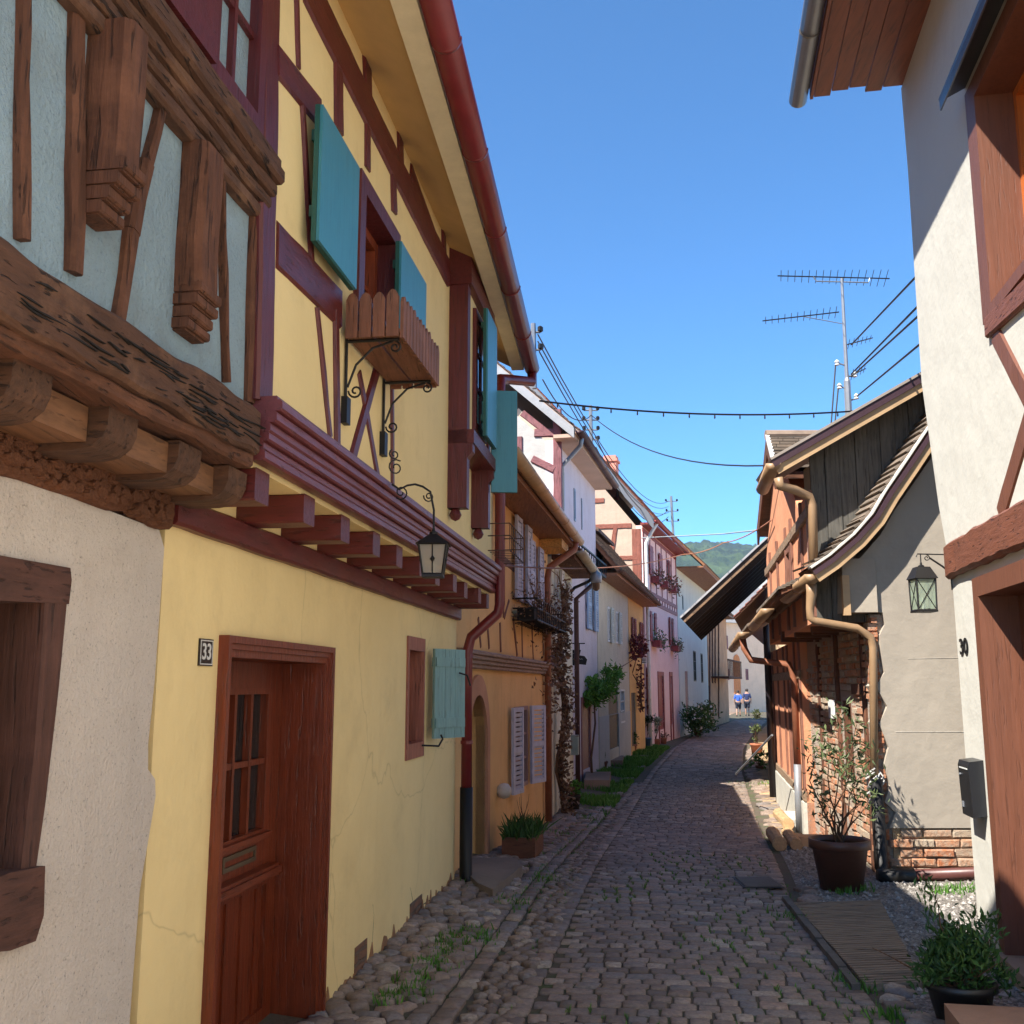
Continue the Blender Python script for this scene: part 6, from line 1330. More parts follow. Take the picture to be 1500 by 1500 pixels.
# cross-gabled tiled roof above the orange front
HT = empty('rear_roof_house', (6, 14, 0), 'brown tiled cross roof with pale verge rising behind the board gable', 'roof')
pa_, pb_, pc_ = WP(1137, 690, 10.8), WP(1125, 643, 13.0), None
z0_, z1_ = pa_.z, pb_.z; xo = [pa_.x, pb_.x, pb_.x + 0.36]; ys = [10.8, 13.0, 15.2]
def strip(x0, y0, z0, x1, y1, z1, lo, hi, ex, m): m.hexa([Vector((x, y, z + o)) for o in (lo, hi) for x, y, z in ((x0, y0, z0), (x0 + ex, y0, z0), (x1 + ex, y1, z1), (x1, y1, z1))])
rt = MB(); k = 10
for i in range(k):
    a, b = i / k, (i + 1) / k; strip(lerp(xo[0], xo[1], a), lerp(ys[0], ys[1], a) - .04, lerp(z0_, z1_, a) + .035, lerp(xo[0], xo[1], b), lerp(ys[0], ys[1], b), lerp(z0_, z1_, b), 0, .03, 4, rt)
rs_ = MB(); strip(xo[0] + .01, ys[0], z0_, xo[1] + .01, ys[1], z1_, -.08, -.002, 4, rs_); strip(xo[1] + .01, ys[1], z1_, xo[2] + .01, ys[2], z0_, -.08, 0, 4, rs_)
r_ = rs_.build('roof', M_oldx, HT); rt.build('roof_tiles', tiles('rear_tiles', (0.20, 0.15, 0.11), 'x', 0.2), r_)
m = MB(); strip(xo[0] - .03, ys[0], z0_, xo[1] - .03, ys[1], z1_, .0, .06, .05, m); m.build('verge_board', M_white, HT)
m = MB(); strip(xo[0] - .025, ys[0], z0_, xo[1] - .025, ys[1], z1_, -.2, -.01, .03, m); strip(xo[1] - .025, ys[1], z1_, xo[2] - .025, ys[2], z0_, -.2, .04, .03, m); m.build('verge_trim', M_old, HT)
m = MB(); m.tube([Vector((xo[1] - .03, 13, z1_ + .05)), Vector((xo[1] + 4, 13, z1_ + .05))], .07, 8); m.build('ridge_tiles', plain('ridge_clay', (.25, .18, .13), .8, 0, .3, 6), HT)
# ================================================================== plants, pots, small things
def blob(c, r, n, sq=(1, 1, 1), clump=9):
    out = []; cs = [Vector((random.gauss(0, .5) * r * sq[0], random.gauss(0, .5) * r * sq[1], random.gauss(0, .45) * r * sq[2])) for _ in range(clump)]
    for _ in range(n): k = random.choice(cs); out.append(Vector(c) + k + Vector((random.gauss(0, .2) * r, random.gauss(0, .2) * r, random.gauss(0, .2) * r)))
    return out
def stems(base, tips, r, kink=0.15):
    m = MB()
    for t in tips:
        t = Vector(t); b = Vector(base) + Vector((random.uniform(-.03, .03), random.uniform(-.03, .03), 0)); L = (t - b).length
        pts = [b.lerp(t, q) + Vector((random.gauss(0, 1), random.gauss(0, 1), 0)) * kink * L * 0.15 * math.sin(q * 3.14) for q in (0, .2, .4, .6, .8, 1)]
        m.tube(pts, [r * (1 - 0.75 * i / 5) for i in range(6)], 5)
    return m
def pot(c, rt, rb, h, mat, par, rim=True, name='pot'):
    prof = [(rb, 0), (lerp(rb, rt, .8), h * .8), (rt * 1.0, h * .82), (rt * 1.06, h * .83), (rt * 1.06, h), (rt * 0.97, h), (rt * 0.93, h * .9)] if rim else [(rb, 0), (rt, h), (rt * .95, h), (rt * .9, h * .9)]
    o = MB().lathe(c, prof, 28).build(name, mat, par, smooth=True)
    MB().lathe(Vector(c) + Vector((0, 0, h * 0.86)), [(rt * 0.96, 0), (rt * .5, 0.01)], 20).build('soil', M_soil, par); return o

# big brown pot with a lanky oleander
g = G(1236, 1306); sc_ = g.y / cp / 1500
P = empty('potted_oleander', g, 'leggy olive-leaved oleander in a large brown plastic pot on the gravel', 'potted plant')
rt = 44 * g.y * 0.98 / 1500
pot(g + Vector((0, 0.05, 0)), rt * .93, rt * .66, 0.42, plain('brown_plastic', (0.095, 0.035, 0.022), 0.45, 0, 0.1), P)
tips = [WP(x, y, g.y + dy) for x, y, dy in ((1232, 1035, 0), (1255, 1060, .1), (1212, 1075, -.1), (1270, 1095, .15), (1195, 1130, -.1), (1240, 1090, .2), (1225, 1100, -.2), (1262, 1140, 0), (1205, 1170, .15), (1275, 1165, -.1), (1190, 1085, 0.05), (1248, 1120, -.1))]
stems(g + Vector((0, .05, .38)), tips, 0.009, 0.45).build('stem', M_stem, P)
m = MB(); pts = []
for t in tips: pts += [t + Vector((random.gauss(0, .05), random.gauss(0, .05), random.uniform(-.22, .04))) for _ in range(38)]
m.leaves(pts, 0.075, 0.2, 0.28); m.build('foliage', M_leafo, P)

# black pot with dense shrub, bottom right
g = Vector((2.62, 5.75, gh(2.62, 5.75)))
g = WP(1410, 1500, 5.55); g = Vector((g.x, 5.55, 0.02))
P = empty('potted_shrub', g, 'dense green leafy shrub in a black pot beside the pink doorstep', 'potted plant')
pot(g, 0.17, 0.12, 0.20, plain('black_plastic', (0.015, 0.014, 0.014), 0.45), P)
c = g + Vector((0, 0, 0.33)); m = MB(); m.leaves(blob(c, 0.20, 2300, (0.95, .9, .62), 22), 0.05, 0.5, 0.36)
m.leaves([g + Vector((random.gauss(-.12, .03), random.gauss(0, .03), random.uniform(.45, .68))) for _ in range(50)], 0.05, 1.2, 0.3); m.build('foliage', M_leaf, P)
stems(g + Vector((0, 0, .16)), [c + Vector((random.gauss(0, .15), random.gauss(0, .12), random.uniform(0, .12))) for _ in range(14)] + [g + Vector((-.12, 0, .66))], 0.007).build('stem', M_stem, P)

# planter box below the orange house
g = G(768, 1268); F2p = F2
s0, s1 = F2.s(733, 0.4, 1260), F2.s(778, 0.4, 1260)
P = empty('planter_box', g, 'low brown wooden planter box with grassy green plants by the orange wall', 'planter')
q = G(735, 1262); q2 = G(783, 1272); zb = gh(q.x, q.y) - 0.01
ex = Vector((q2.x - q.x, q2.y - q.y, 0)); ex.normalize(); W_ = 0.46; ey = Vector((-ex.y, ex.x, 0)) * 0.85; ey = Vector((0.17, 1, 0)).normalized() * 0.62; ex = Vector((1, -.17, 0)).normalized() * 0.34
o_ = Vector((q.x, q.y, zb)); 
def obox(o, a, b, h, m): m.hexa([o, o + a, o + a + b, o + b] + [p + Vector((0, 0, h)) for p in (o, o + a, o + a + b, o + b)])
m = MB(); t = 0.03
ua, ub = ex.normalized(), ey.normalized()
obox(o_, ex, ub * t, 0.2, m); obox(o_ + ey - ub * t, ex, ub * t, 0.2, m); obox(o_ + ub * t, ua * t, ey - ub * 2 * t, 0.198, m); obox(o_ + ub * t + ex - ua * t, ua * t, ey - ub * 2 * t, 0.198, m)
m.build('box', wood('planter_board', (0.11, 0.045, 0.025), 'x', 0.7, 0.4), P)
m = MB(); obox(o_ + ua * t + ub * t, ex - ua * 2 * t, ey - ub * 2 * t, 0.16, m); m.build('soil', M_soil, P)
c0 = o_ + ex * .5 + ey * .5 + Vector((0, 0, .16)); m = MB()
for _ in range(420):
    b = c0 + ex * random.uniform(-.5, .5) + ey * random.uniform(-.5, .5); t_ = b + Vector((random.gauss(0, .07), random.gauss(0, .07), random.uniform(.06, .26))); w_ = Vector((random.gauss(0, 1), random.gauss(0, 1), 0)).normalized() * 0.008
    m.add([b - w_, b + w_, (b + t_) / 2 + w_ + Vector((0, 0, .03)), t_], [(0, 1, 2), (0, 2, 3)], random.random())
m.build('foliage', M_leaf, P)
stems(c0, [c0 + Vector((random.gauss(.02, .1), random.gauss(0, .2), random.uniform(.3, .5))) for _ in range(7)], 0.005).build('stem', M_stem, P)

# creeper climbing between orange and cream house
s_ = F2.s(811) - 0.0
P = empty('wall_creeper', F2.w(s_, gz(16), 0.1), 'brown-leaved creeper climbing the joint between orange and cream house', 'creeper')
trunk = [F2.w(s_ + 0.08 * math.sin(i * 1.1), lerp(-0.4, 3.3, i / 14), 0.12 + .03 * math.cos(i)) for i in range(15)]
m = MB(); m.tube(trunk, [0.045 - 0.002 * i for i in range(15)], 7); m.tube([p + Vector((0.06, .1, 0)) * math.cos(i) for i, p in enumerate(trunk)], 0.025, 6)
for k in range(14):
    p = trunk[random.randint(5, 14)]; q = p + F2.D * random.uniform(-1.6, 0.9) + Vector((0, 0, random.uniform(-.3, .5))); m.tube([p, (p + q) / 2 + F2.N * .06, q], [0.012, .009, .004], 4)
m.build('stem', M_stem, P)
m = MB(); pts = []
for i in range(1300):
    t = random.random(); k = min(13, int(t * 14)); p = trunk[k].lerp(trunk[k + 1], t * 14 - k); sp_ = 0.055 + 0.07 * (1 + math.sin(t * 23)) * .5
    pts.append(p + F2.D * random.gauss(0, sp_) + F2.N * abs(random.gauss(0, .08)) + Vector((0, 0, random.gauss(0, .1))))
for i in range(450): pts.append(F2.w(s_ + random.gauss(-0.6, .7), random.gauss(2.1, .45), random.uniform(.03, .2)))
m.leaves(pts, 0.075, -0.2, 0.7); m.build('foliage', M_dry, P)
# wire window basket with dried plants on the orange house
a, b = F2.s(742), F2.s(797); P = empty('window_basket', F2.w((a + b) / 2, 2.55, 0.2), 'iron window basket with dried twigs below the lilac shutters', 'flower holder')
zt_ = F2.p(745, 875)[1]; m = MB()
for z in (zt_, zt_ - .12, zt_ - .26): m.tube([F2.w(a + .3, z, 0.02), F2.w(a + .3, z, 0.32), F2.w(b, z, 0.32), F2.w(b, z, 0.02)], 0.011, 5)
for i in range(16): q = lerp(a + .3, b, i / 15); m.tube([F2.w(q, zt_, .32), F2.w(q, zt_ - .26, .32), F2.w(q, zt_ - .3, .05)], 0.007, 5)
m.build('basket', M_iron, P)
m = MB().box(F2, a + .4, b - .1, zt_ - .25, zt_ - .1, 0.06, 0.27); m.build('trough', M_darkroom, P)
m = MB(); m.leaves([F2.w(random.uniform(a, b), zt_ + random.gauss(-.1, .17), random.uniform(.03, .42)) for _ in range(420)], 0.06, 0.1, 0.4); m.build('foliage', M_dry, P)
stems(F2.w((a + b) / 2, zt_ - .2, .2), [F2.w(random.uniform(a, b), zt_ + random.uniform(.0, .35), random.uniform(.1, .4)) for _ in range(22)], 0.006).build('stem', M_stem, P)

# green climbing shrub at the lilac/beige houses
c = WP(876, 1008, 22.5)
P = empty('climbing_wisteria', Vector((c.x, 22.5, -0.3)), 'bright green wisteria clump hanging over the purple door', 'climber')
m = MB(); m.leaves(blob(c, 0.42, 1500, (1.0, 1.6, .75), 14) + blob(WP(897, 990, 24), 0.2, 250, (1.4, 2, .8), 6) + blob(WP(860, 1024, 22), .2, 250, (1, 1, .8), 5), 0.13, 0.0, 0.35); m.build('foliage', M_leafb, P)
m = MB(); b0_ = G(868, 1148); m.tube([Vector((b0_.x, b0_.y, -.3)), WP(866, 1110, b0_.y), WP(872, 1060, b0_.y + .2), WP(870, 1020, b0_.y + .6), c], [.03, .026, .022, .02, .015], 6)
m.tube([c, WP(905, 980, 26), WP(925, 968, 29)], [.02, .015, .008], 5); m.build('stem', M_stem, P)

def small_pot(x, y, rpx, hpx, mat, leafm, foliage_px, label, name='potted_plant', n=260, size=.09, cat='potted plant', sq=(1, 1, 1), group=None, tall=None):
    g = G(x, y); k = g.y * 1.015 / 1500; P = empty(name, g, label, cat, group)
    pot(g, rpx * k, rpx * k * .75, hpx * k, mat, P)
    r = foliage_px * k; c = g + Vector((0, 0, hpx * k + r * .7 * (tall or 1)))
    m = MB(); m.leaves(blob(c, r, n, (sq[0], sq[1], sq[2]), 9), size, 0.3, .4); m.build('foliage', leafm, P)
    stems(g + Vector((0, 0, hpx * k * .8)), [c + Vector((random.gauss(0, r * .4), random.gauss(0, r * .4), random.uniform(-r * .2, r * .6))) for _ in range(6)], 0.012).build('stem', M_stem, P); return P
small_pot(841, 1190, 9, 24, M_soil, M_leafb, 9, 'green herbs in a dark box at the foot of the creeper', n=160)
small_pot(881, 1131, 9, 15, plain('umber_pot', (0.12, 0.045, 0.03), 0.6), M_leaf, 9, 'dark plant in a brown pot on the stone step by the beige house')
small_pot(924, 1106, 9, 15, M_terra, M_leaf, 9, 'leafy plant in an orange terracotta tub on the grass verge', n=180)
small_pot(948, 1097, 7, 16, plain('blue_glaze', (0.05, 0.10, 0.17), 0.3), leafmat('leaf_dark', (0.012, 0.03, 0.01), (0.03, 0.06, 0.018)), 12, 'tall dark evergreen in a blue glazed pot by the pink house', 'potted_evergreen', 700, .1, sq=(.6, .6, 2.2), tall=3.0)
small_pot(961, 1093, 6, 10, M_terra, leafmat('leaf_variegated', (0.03, 0.07, 0.02), (0.45, 0.5, 0.38)), 9, 'variegated white-green plant in a clay pot by the pink house', 'potted_plant', 380, .09, sq=(.7, .7, 2), tall=2.8)
small_pot(972, 1090, 5, 9, M_terra, M_dry, 5, 'small withered plant in a clay pot by the wine red door', n=60)
small_pot(1109, 1106, 9, 16, M_terra, M_leafo, 9, 'spindly plant in a salmon clay pot standing in the sun', 'potted_plant', 260, .1, sq=(.8, .8, 3.0), tall=4)
small_pot(1113, 1128, 6, 6, M_terra, M_leafb, 11, 'bright low plant at the sunny foot of the black downpipe', n=300)
c = G(1022, 1080)
P = empty('hedge_shrub', c, 'rounded dark green shrubs with pale flowers before the pale grey-green house', 'shrub')
m = MB(); m.leaves(blob(c + Vector((0, 0, .6)), 0.75, 1900, (.8, 2.2, .8), 26), 0.15, 0.3, .45); m.build('foliage', M_leaf, P)
m = MB(); m.leaves(blob(c + Vector((0, -.6, .9)), .7, 60, (.8, 1.5, .6), 12), 0.12, 0.3, .8); m.build('blossoms', plain('pale_petals', (0.6, 0.6, 0.52), 0.8), P)
stems(c, [c + Vector((random.gauss(0, .25), random.gauss(0, .5), random.uniform(.4, .9))) for _ in range(10)], 0.03).build('stem', M_stem, P)
# window boxes on the pink house and wreath on the beige house
for i, (x, y, w, lab) in enumerate(((958, 943, 1.2, 'lower flower box with pale blooms under the wine red shutters'), (984, 950, .8, 'lower flower box with red blooms near the corner of the pink house'), (956, 850, .9, 'first upper window box with trailing dry plants on the pink house'), (969, 857, .9, 'second upper window box with trailing dry plants on the pink house'), (981, 863, .9, 'third upper window box with trailing dry plants on the pink house'))):
    a = F6.p(x, y); P = empty('window_box', F6.w(a[0], a[1], .2), lab, 'window box', 'window boxes on the pink house')
    MB().box(F6, a[0] - w / 2, a[0] + w / 2, a[1] - .12, a[1] + .1, 0.03, .3).build('box', M_win, P)
    m = MB(); m.leaves([F6.w(a[0] + random.uniform(-w / 2, w / 2), a[1] + random.gauss(.1, .16), random.uniform(.05, .4)) for _ in range(130)], .12, 0, .5); m.build('foliage', M_leafo if i < 2 else M_dry, P)
    m = MB(); m.leaves([F6.w(a[0] + random.uniform(-w / 2, w / 2), a[1] + random.gauss(.2, .1), random.uniform(.1, .4)) for _ in range(12)], .08, 0, .8); m.build('blossoms', plain('pale_petals', (0.6, 0.6, 0.52), 0.8) if i == 0 else plain('red_petals', (0.4, 0.03, 0.03), 0.7), P)
P = empty('red_wall_creeper', WP(932, 955, 31), 'dark red creeper hanging at the corner of the ochre wall part', 'creeper')
m = MB(); m.leaves(blob(WP(926, 950, 30), .42, 330, (.5, 1, .9), 8) + blob(WP(940, 948, 31.5), .3, 200, (.5, 1, .9), 6) + [WP(938 + random.gauss(0, 2), random.uniform(975, 1040), 31.5) for _ in range(160)], .12, -.3, .6); m.build('foliage', leafmat('leaf_red', (0.07, 0.008, 0.012), (0.22, 0.03, 0.035)), P)
stems(WP(940, 1040, 31.5), [WP(926, 950, 30), WP(940, 945, 31.5)], .03).build('stem', M_stem, P)
# signs
P = empty('hanging_sign', WP(845, 960, 19.6), 'black hanging shop sign with pale script on a horizontal bar before the lilac house', 'sign')
SF = Face(WP(833, 960, 19.6).xy, WP(860, 960, 19.6).xy); zz_ = lambda y: WP(845, y, 19.6).z
def sx_(x): return (WP(x, 960, 19.6) - Vector((*SF.A.xy, WP(x, 960, 19.6).z))).length
m = MB(); m.prism(SF, [(0, zz_(958)), (0, zz_(952)), (sx_(851), zz_(952)), (sx_(849), zz_(960)), (sx_(856), zz_(961)), (sx_(860), zz_(966)), (sx_(858), zz_(974)), (sx_(848), zz_(973)), (sx_(844), zz_(975)), (0, zz_(974))], -.01, .01); m.build('sign_board', M_iron, P)
m = MB(); m.tube([SF.w(-.1, zz_(942.5), 0), SF.w(sx_(857), zz_(942.5), 0)], .012, 6); m.tube([SF.w(sx_(836), zz_(942), 0), SF.w(sx_(836), zz_(952), 0)], .008, 5); m.tube([SF.w(sx_(849), zz_(942), 0), SF.w(sx_(849), zz_(952), 0)], .008, 5); m.tube(scroll(SF, (0.0, zz_(949)), .06, 1.3, 1.5), .008, 5); m.build('bracket', M_iron, P)
m = MB(); zc_ = zz_(965.5); m.tube([SF.w(.03 + i * .011, zc_ + .016 * math.sin(i * 1.7), .014) for i in range(22)], .004, 5); m.tube([SF.w(.06 + i * .012, zz_(957) + .012 * math.sin(i * 2.1), .014) for i in range(10)], .004, 5); m.build('lettering', plain('pale_script', (.35, .35, .33), .6), P)
P = empty('white_sign', WP(943, 967, 33), 'small white notice sign on the corner between ochre and pink walls', 'sign')
SF = Face(WP(937, 967, 33).xy, WP(948, 967, 33).xy); MB().box(SF, 0, .22, WP(943, 972, 33).z, WP(943, 963, 33).z, -.015, .015).build('sign_board', M_white, P); m = MB(); [m.box(SF, .03, .19, WP(943, y, 33).z - .012, WP(943, y, 33).z + .012, .015, .02) for y in (965.5, 968, 970.3)]; m.build('lettering', M_iron, P)
# street lamp on its arm
a0 = WP(833, 872, 18.2); a1 = WP(862, 852, 18.2); hd = WP(873, 845, 18.2)
P = empty('street_lamp', a0, 'street lamp with grey metal dome on a curved arm above the lilac house front', 'street lamp')
MB().tube([a0 + Vector((0, 0, -.35)), a0, a0.lerp(a1, .3) + Vector((0, 0, .06)), a1, hd + Vector((0, 0, .05))], .028, 8).build('arm', M_iron, P, smooth=True)
k = 18.9 / 1500
MB().lathe(hd + Vector((0, 0, -9 * k)), [(6.5 * k, 0), (8 * k, 2 * k), (8.5 * k, 10 * k), (7 * k, 14 * k), (3 * k, 17 * k), (1.2 * k, 20 * k)], 14).build('lamp_head', M_grey, P, smooth=True)
MB().lathe(hd + Vector((0, 0, -20 * k)), [(2 * k, 0), (5 * k, 3 * k), (6.2 * k, 11 * k)], 12).build('lamp_shade', plain('amber_bowl', (0.12, 0.06, 0.03), .3), P, smooth=True)

# logs
P0 = None
M_log = wood('split_log', (0.38, 0.29, 0.19), 'y', 0.85, 0.3, (0.5, 0.4, 0.28), bs=0.8); M_end = plain('log_end', (0.50, 0.30, 0.15), .8, 0, .25, 25)
for i, (xa, ya, xb, yb, r, lab) in enumerate(((1143, 1247, 1118, 1208, .078, 'front split log of the pair by the road edge'), (1167, 1247, 1136, 1204, .07, 'second split log beside the front one'), (1156, 1232, 1127, 1197, .075, 'topmost pale log resting across the other logs'))):
    a = G(xa, ya); b = G(xb, yb); up = r if i < 2 else 0.2; a.z += up; b.z += up
    if (b - a).length > 1.5: b = a + (b - a).normalized() * 1.5
    lg = empty('log', a, lab, 'log', 'split logs lying at the sunny road edge'); pts = [a.lerp(b, t) for t in (0, .25, .5, .75, 1)]
    MB().tube(pts, [r * random.uniform(.9, 1.1) for _ in pts], 9).build('bark', M_log, lg)
    d = (a - b).normalized(); MB().tube([a, a + d * .006], r * .93, 9).build('cut_end', M_end, lg)
g = G(1180, 1240); m = MB(); 
def rock(m, c, r, h, n=9):
    vs = [Vector(c) + Vector((math.cos(i * 6.283 / n) * r * random.uniform(.8, 1.2), math.sin(i * 6.283 / n) * r * random.uniform(.8, 1.2), 0)) for i in range(n)]; top = [v.lerp(Vector(c), .2) + Vector((0, 0, h * random.uniform(.85, 1.1))) for v in vs]
    m.add(vs + top + [Vector(c) + Vector((0, 0, h * 1.05))], [(i, (i + 1) % n, n + (i + 1) % n, n + i) for i in range(n)] + [(n + i, n + (i + 1) % n, 2 * n) for i in range(n)])
rock(m, g, .24, .13); tag(m.build('flat_stone', stucco('sand_stone', (.42, .32, .22), .15, .4, 40, .6)), 'flat sandy block lying beside the logs at the brick wall', 'stone')

# board walk
cs = [G(1162, 1330), G(1290, 1330), G(1352, 1452), G(1268, 1452)]
P = empty('board_walk', (cs[0] + cs[2]) / 2, 'flat walk of weathered grey ribbed boards over the gravel', 'board walk')
M_bw = wood('ribbed_board', (0.20, 0.175, 0.155), 'x', 0.8, 0.35, (0.28, 0.25, 0.22), bs=.6, var=.35)
nb = 13; 
for i in range(nb):
    t0, t1 = i / nb, (i + 1) / nb - .006; A0, A1 = cs[0].lerp(cs[3], t0), cs[0].lerp(cs[3], t1); B0, B1 = cs[1].lerp(cs[2], t0), cs[1].lerp(cs[2], t1); z = .035 + .004 * (i % 3)
    m = MB(); m.hexa([Vector((p.x, p.y, gh(p.x, p.y) - .02)) for p in (A0, B0, B1, A1)] + [Vector((p.x, p.y, gh(p.x, p.y) + z)) for p in (A0, B0, B1, A1)])
    for j in range(3): q0, q1 = (j + .2) / 3, (j + .65) / 3; pp = [A0.lerp(A1, q0), B0.lerp(B1, q0), B0.lerp(B1, q1), A0.lerp(A1, q1)]; m.hexa([Vector((p.x, p.y, gh(p.x, p.y) + z)) for p in pp] + [Vector((p.x, p.y, gh(p.x, p.y) + z + .006)) for p in pp])
    m.build('board', M_bw, P)
# kerb edging by the walk
m = MB(); e = [G(1155, 1322), G(1262, 1456)]; 
for i in range(7): a = e[0].lerp(e[1], i / 7); b = e[0].lerp(e[1], (i + .96) / 7); w_ = Vector((.05, 0, 0)); m.hexa([p for p in (a - w_, a, b, b - w_)] + [p + Vector((0, 0, .05 + .006 * (i % 2))) for p in (a - w_, a, b, b - w_)])
tag(m.build('kerb', plain('kerb_stone', (.10, .09, .08), .85, 0, .3, 10)), kind='structure')

# antenna mast
ya = 13.0; b = WP(1245, 640, ya); t = WP(1233, 408, ya); ax = lambda y: b.lerp(t, (640 - y) / (640 - 408))
P = empty('antenna_mast', b, 'tall grey aerial mast with two long aerials and wire insulators on the roof', 'antenna')
MB().tube([b - Vector((0, 0, 1.2)), b, ax(560), ax(555), t], [.05, .05, .045, .028, .02], 8).build('mast', M_grey, P)
def yagi(p0, p1, n, el, nm):
    m = MB(); m.tube([p0, p1], .009, 5); d = (p1 - p0).normalized(); s = Vector((0.25, 1, 0)).normalized()
    for i in range(n): q = p0.lerp(p1, (i + .5) / n); l = el * (1 - .4 * i / n); m.tube([q - s * l, q + s * l], .0042, 4)
    m.build(nm, M_iron, P)
yagi(WP(1303, 408, ya), WP(1139, 404, ya), 16, .30, 'aerial'); yagi(WP(1229, 457, ya), WP(1117, 470, ya), 12, .22, 'aerial')
yagi(WP(1240, 505, ya), WP(1278, 495, ya + .8), 6, .2, 'aerial'); yagi(WP(1246, 550, ya), WP(1268, 540, ya + .8), 5, .25, 'aerial')
m = MB(); m.tube([WP(1191, 405, ya), WP(1196, 412, ya), WP(1272, 414, ya), WP(1274, 407, ya)], .009, 5); m.tube([WP(1173, 463, ya), ax(476)], .006, 5)
for y, dx in ((533, -14), (567, -12), (550, 12), (585, 12)): m.tube([ax(y + 4), ax(y) + Vector((dx * ya / 1500, 0, 0))], .012, 5)
m.build('cross_arm', M_grey, P)
for y, dx in ((533, -14), (567, -12), (550, 12), (582, 13)): q = ax(y) + Vector((dx * ya / 1500, 0, 0)); MB().lathe(q - Vector((0, 0, .04)), [(.01, 0), (.035, .01), (.02, .03), (.035, .05), (.01, .08)], 8).build('insulator', M_white, P)
# roof poles with insulators, and the wires
def polepole(x0, y0, x1, y1, Y, n, label, arms=.14):
    b = WP(x0, y0, Y); t = WP(x1, y1, Y); P = empty('wire_pole', b, label, 'wire pole'); MB().tube([b - Vector((0, 0, .1 if Y < 20 else 1)), t], .03 + .0006 * Y, 7).build('mast', M_grey, P); 
    for i in range(n):
        q = t.lerp(b, (i + .5) / n * .6); MB().tube([q - Vector((arms * Y / 20, 0, 0)), q + Vector((arms * Y / 20, 0, 0))], .02, 5).build('cross_arm', M_grey, P)
        for s in (-1, 1): MB().lathe(q + Vector((s * arms * Y / 20, 0, 0)), [(.02, 0), (.045, .02), (.045, .08), (.02, .1)], 7).build('insulator', M_iron, P)
polepole(867, 690, 865, 594, 24, 4, 'thin roof pole with small insulators above the lilac house'); polepole(988, 800, 983, 727, 44, 3, 'pair of roof poles with insulators beyond the red roof', .11)
polepole(783, 560, 781, 474, 15, 2, 'short roof pole peeping past the oxblood gutter')
def wire(pts, r, label, mat=None, n=14, name='overhead_wire', grp='overhead wires', sag=0.0):
    P3 = [WP(*p) for p in pts]; m = MB(); out = []
    for i in range(len(P3) - 1):
        for j in range(n): t = j / n; out.append(P3[i].lerp(P3[i + 1], t) - Vector((0, 0, sag * 4 * t * (1 - t))))
    out.append(P3[-1]); m.tube(out, r, 5); return tag(m.build(name, mat or plain('wire_black', (.02, .02, .025), .6)), label, 'wire', grp)
for i, (p, lab) in enumerate(((((788, 490, 15), (978, 735, 44)), 'highest slack wire from the short roof pole to the far poles'), (((788, 500, 15), (979, 742, 44)), 'second wire from the short roof pole to the far poles'), (((790, 515, 15), (980, 750, 44)), 'third wire from the short roof pole to the far poles'), (((795, 556, 15.5), (866, 608, 24), (1126, 682, 12.5)), 'single wire sagging from the oxblood gutter by the roof pole to the board gable'), (((872, 640, 24), (978, 748, 44)), 'upper of the two wires between the middle pole and the far poles'), (((873, 655, 24), (979, 757, 44)), 'lower of the two wires between the middle pole and the far poles'),
        (((1247, 505, 13), (1342, 405, 8.2)), 'highest of the wires running from the aerial mast behind the white house'), (((1247, 548, 13), (1345, 448, 8.2)), 'upper middle wire from the aerial mast behind the white house'), (((1247, 552, 13), (1346, 462, 8.2)), 'lower middle wire from the aerial mast behind the white house'), (((1256, 580, 13), (1350, 502, 8.2)), 'lowest of the wires running from the aerial mast behind the white house'),
        (((1224, 532, 13), (1216, 640, 13)), 'left drop cable hanging down from the aerial mast'), (((1228, 566, 13), (1221, 640, 13)), 'right drop cable hanging down from the aerial mast'))):
    wire(p, .006 + .00035 * p[0][2], lab, sag=(0.0 if i >= 6 else .9 if i != 3 else .35))
P = empty('light_string', WP(790, 595, 10.5), 'dark cable with small hanging lamps strung across the street', 'light string')
A_, B_ = WP(790, 594, 10.2), WP(1285, 606, 11.0); pts = [A_.lerp(B_, i / 40) - Vector((0, 0, .10 * 4 * (i / 40) * (1 - i / 40) - .05)) for i in range(41)]
MB().tube(pts, .010, 6).build('cable', M_iron, P)
for i in range(2, 40, 3): MB().lathe(pts[i] - Vector((0, 0, .05)), [(.004, 0), (.009, .012), (.008, .03), (.005, .045)], 7).build('lamp', M_iron, P)
wire(((873, 832, 19), (1000, 812, 22), (1060, 795, 20), (1130, 762, 13.5)), .010, 'orange rope hung low across the street to the board gable', plain('orange_rope', (.40, .17, .10), .7), name='orange_rope', grp=None, sag=.06)
wire(((940, 788, 33), (1060, 782, 28), (1125, 775, 19)), .018, 'pale thin cable across the street in front of the hill', plain('pale_cable', (.3, .34, .36), .7), name='pale_cable', grp=None)
wire(((725, 828, 10), (870, 832, 19)), .010, 'thin rusty cable along the orange house front to the street lamp', plain('rust_cable', (.2, .09, .05), .7), name='rusty_cable', grp=None, sag=.02)

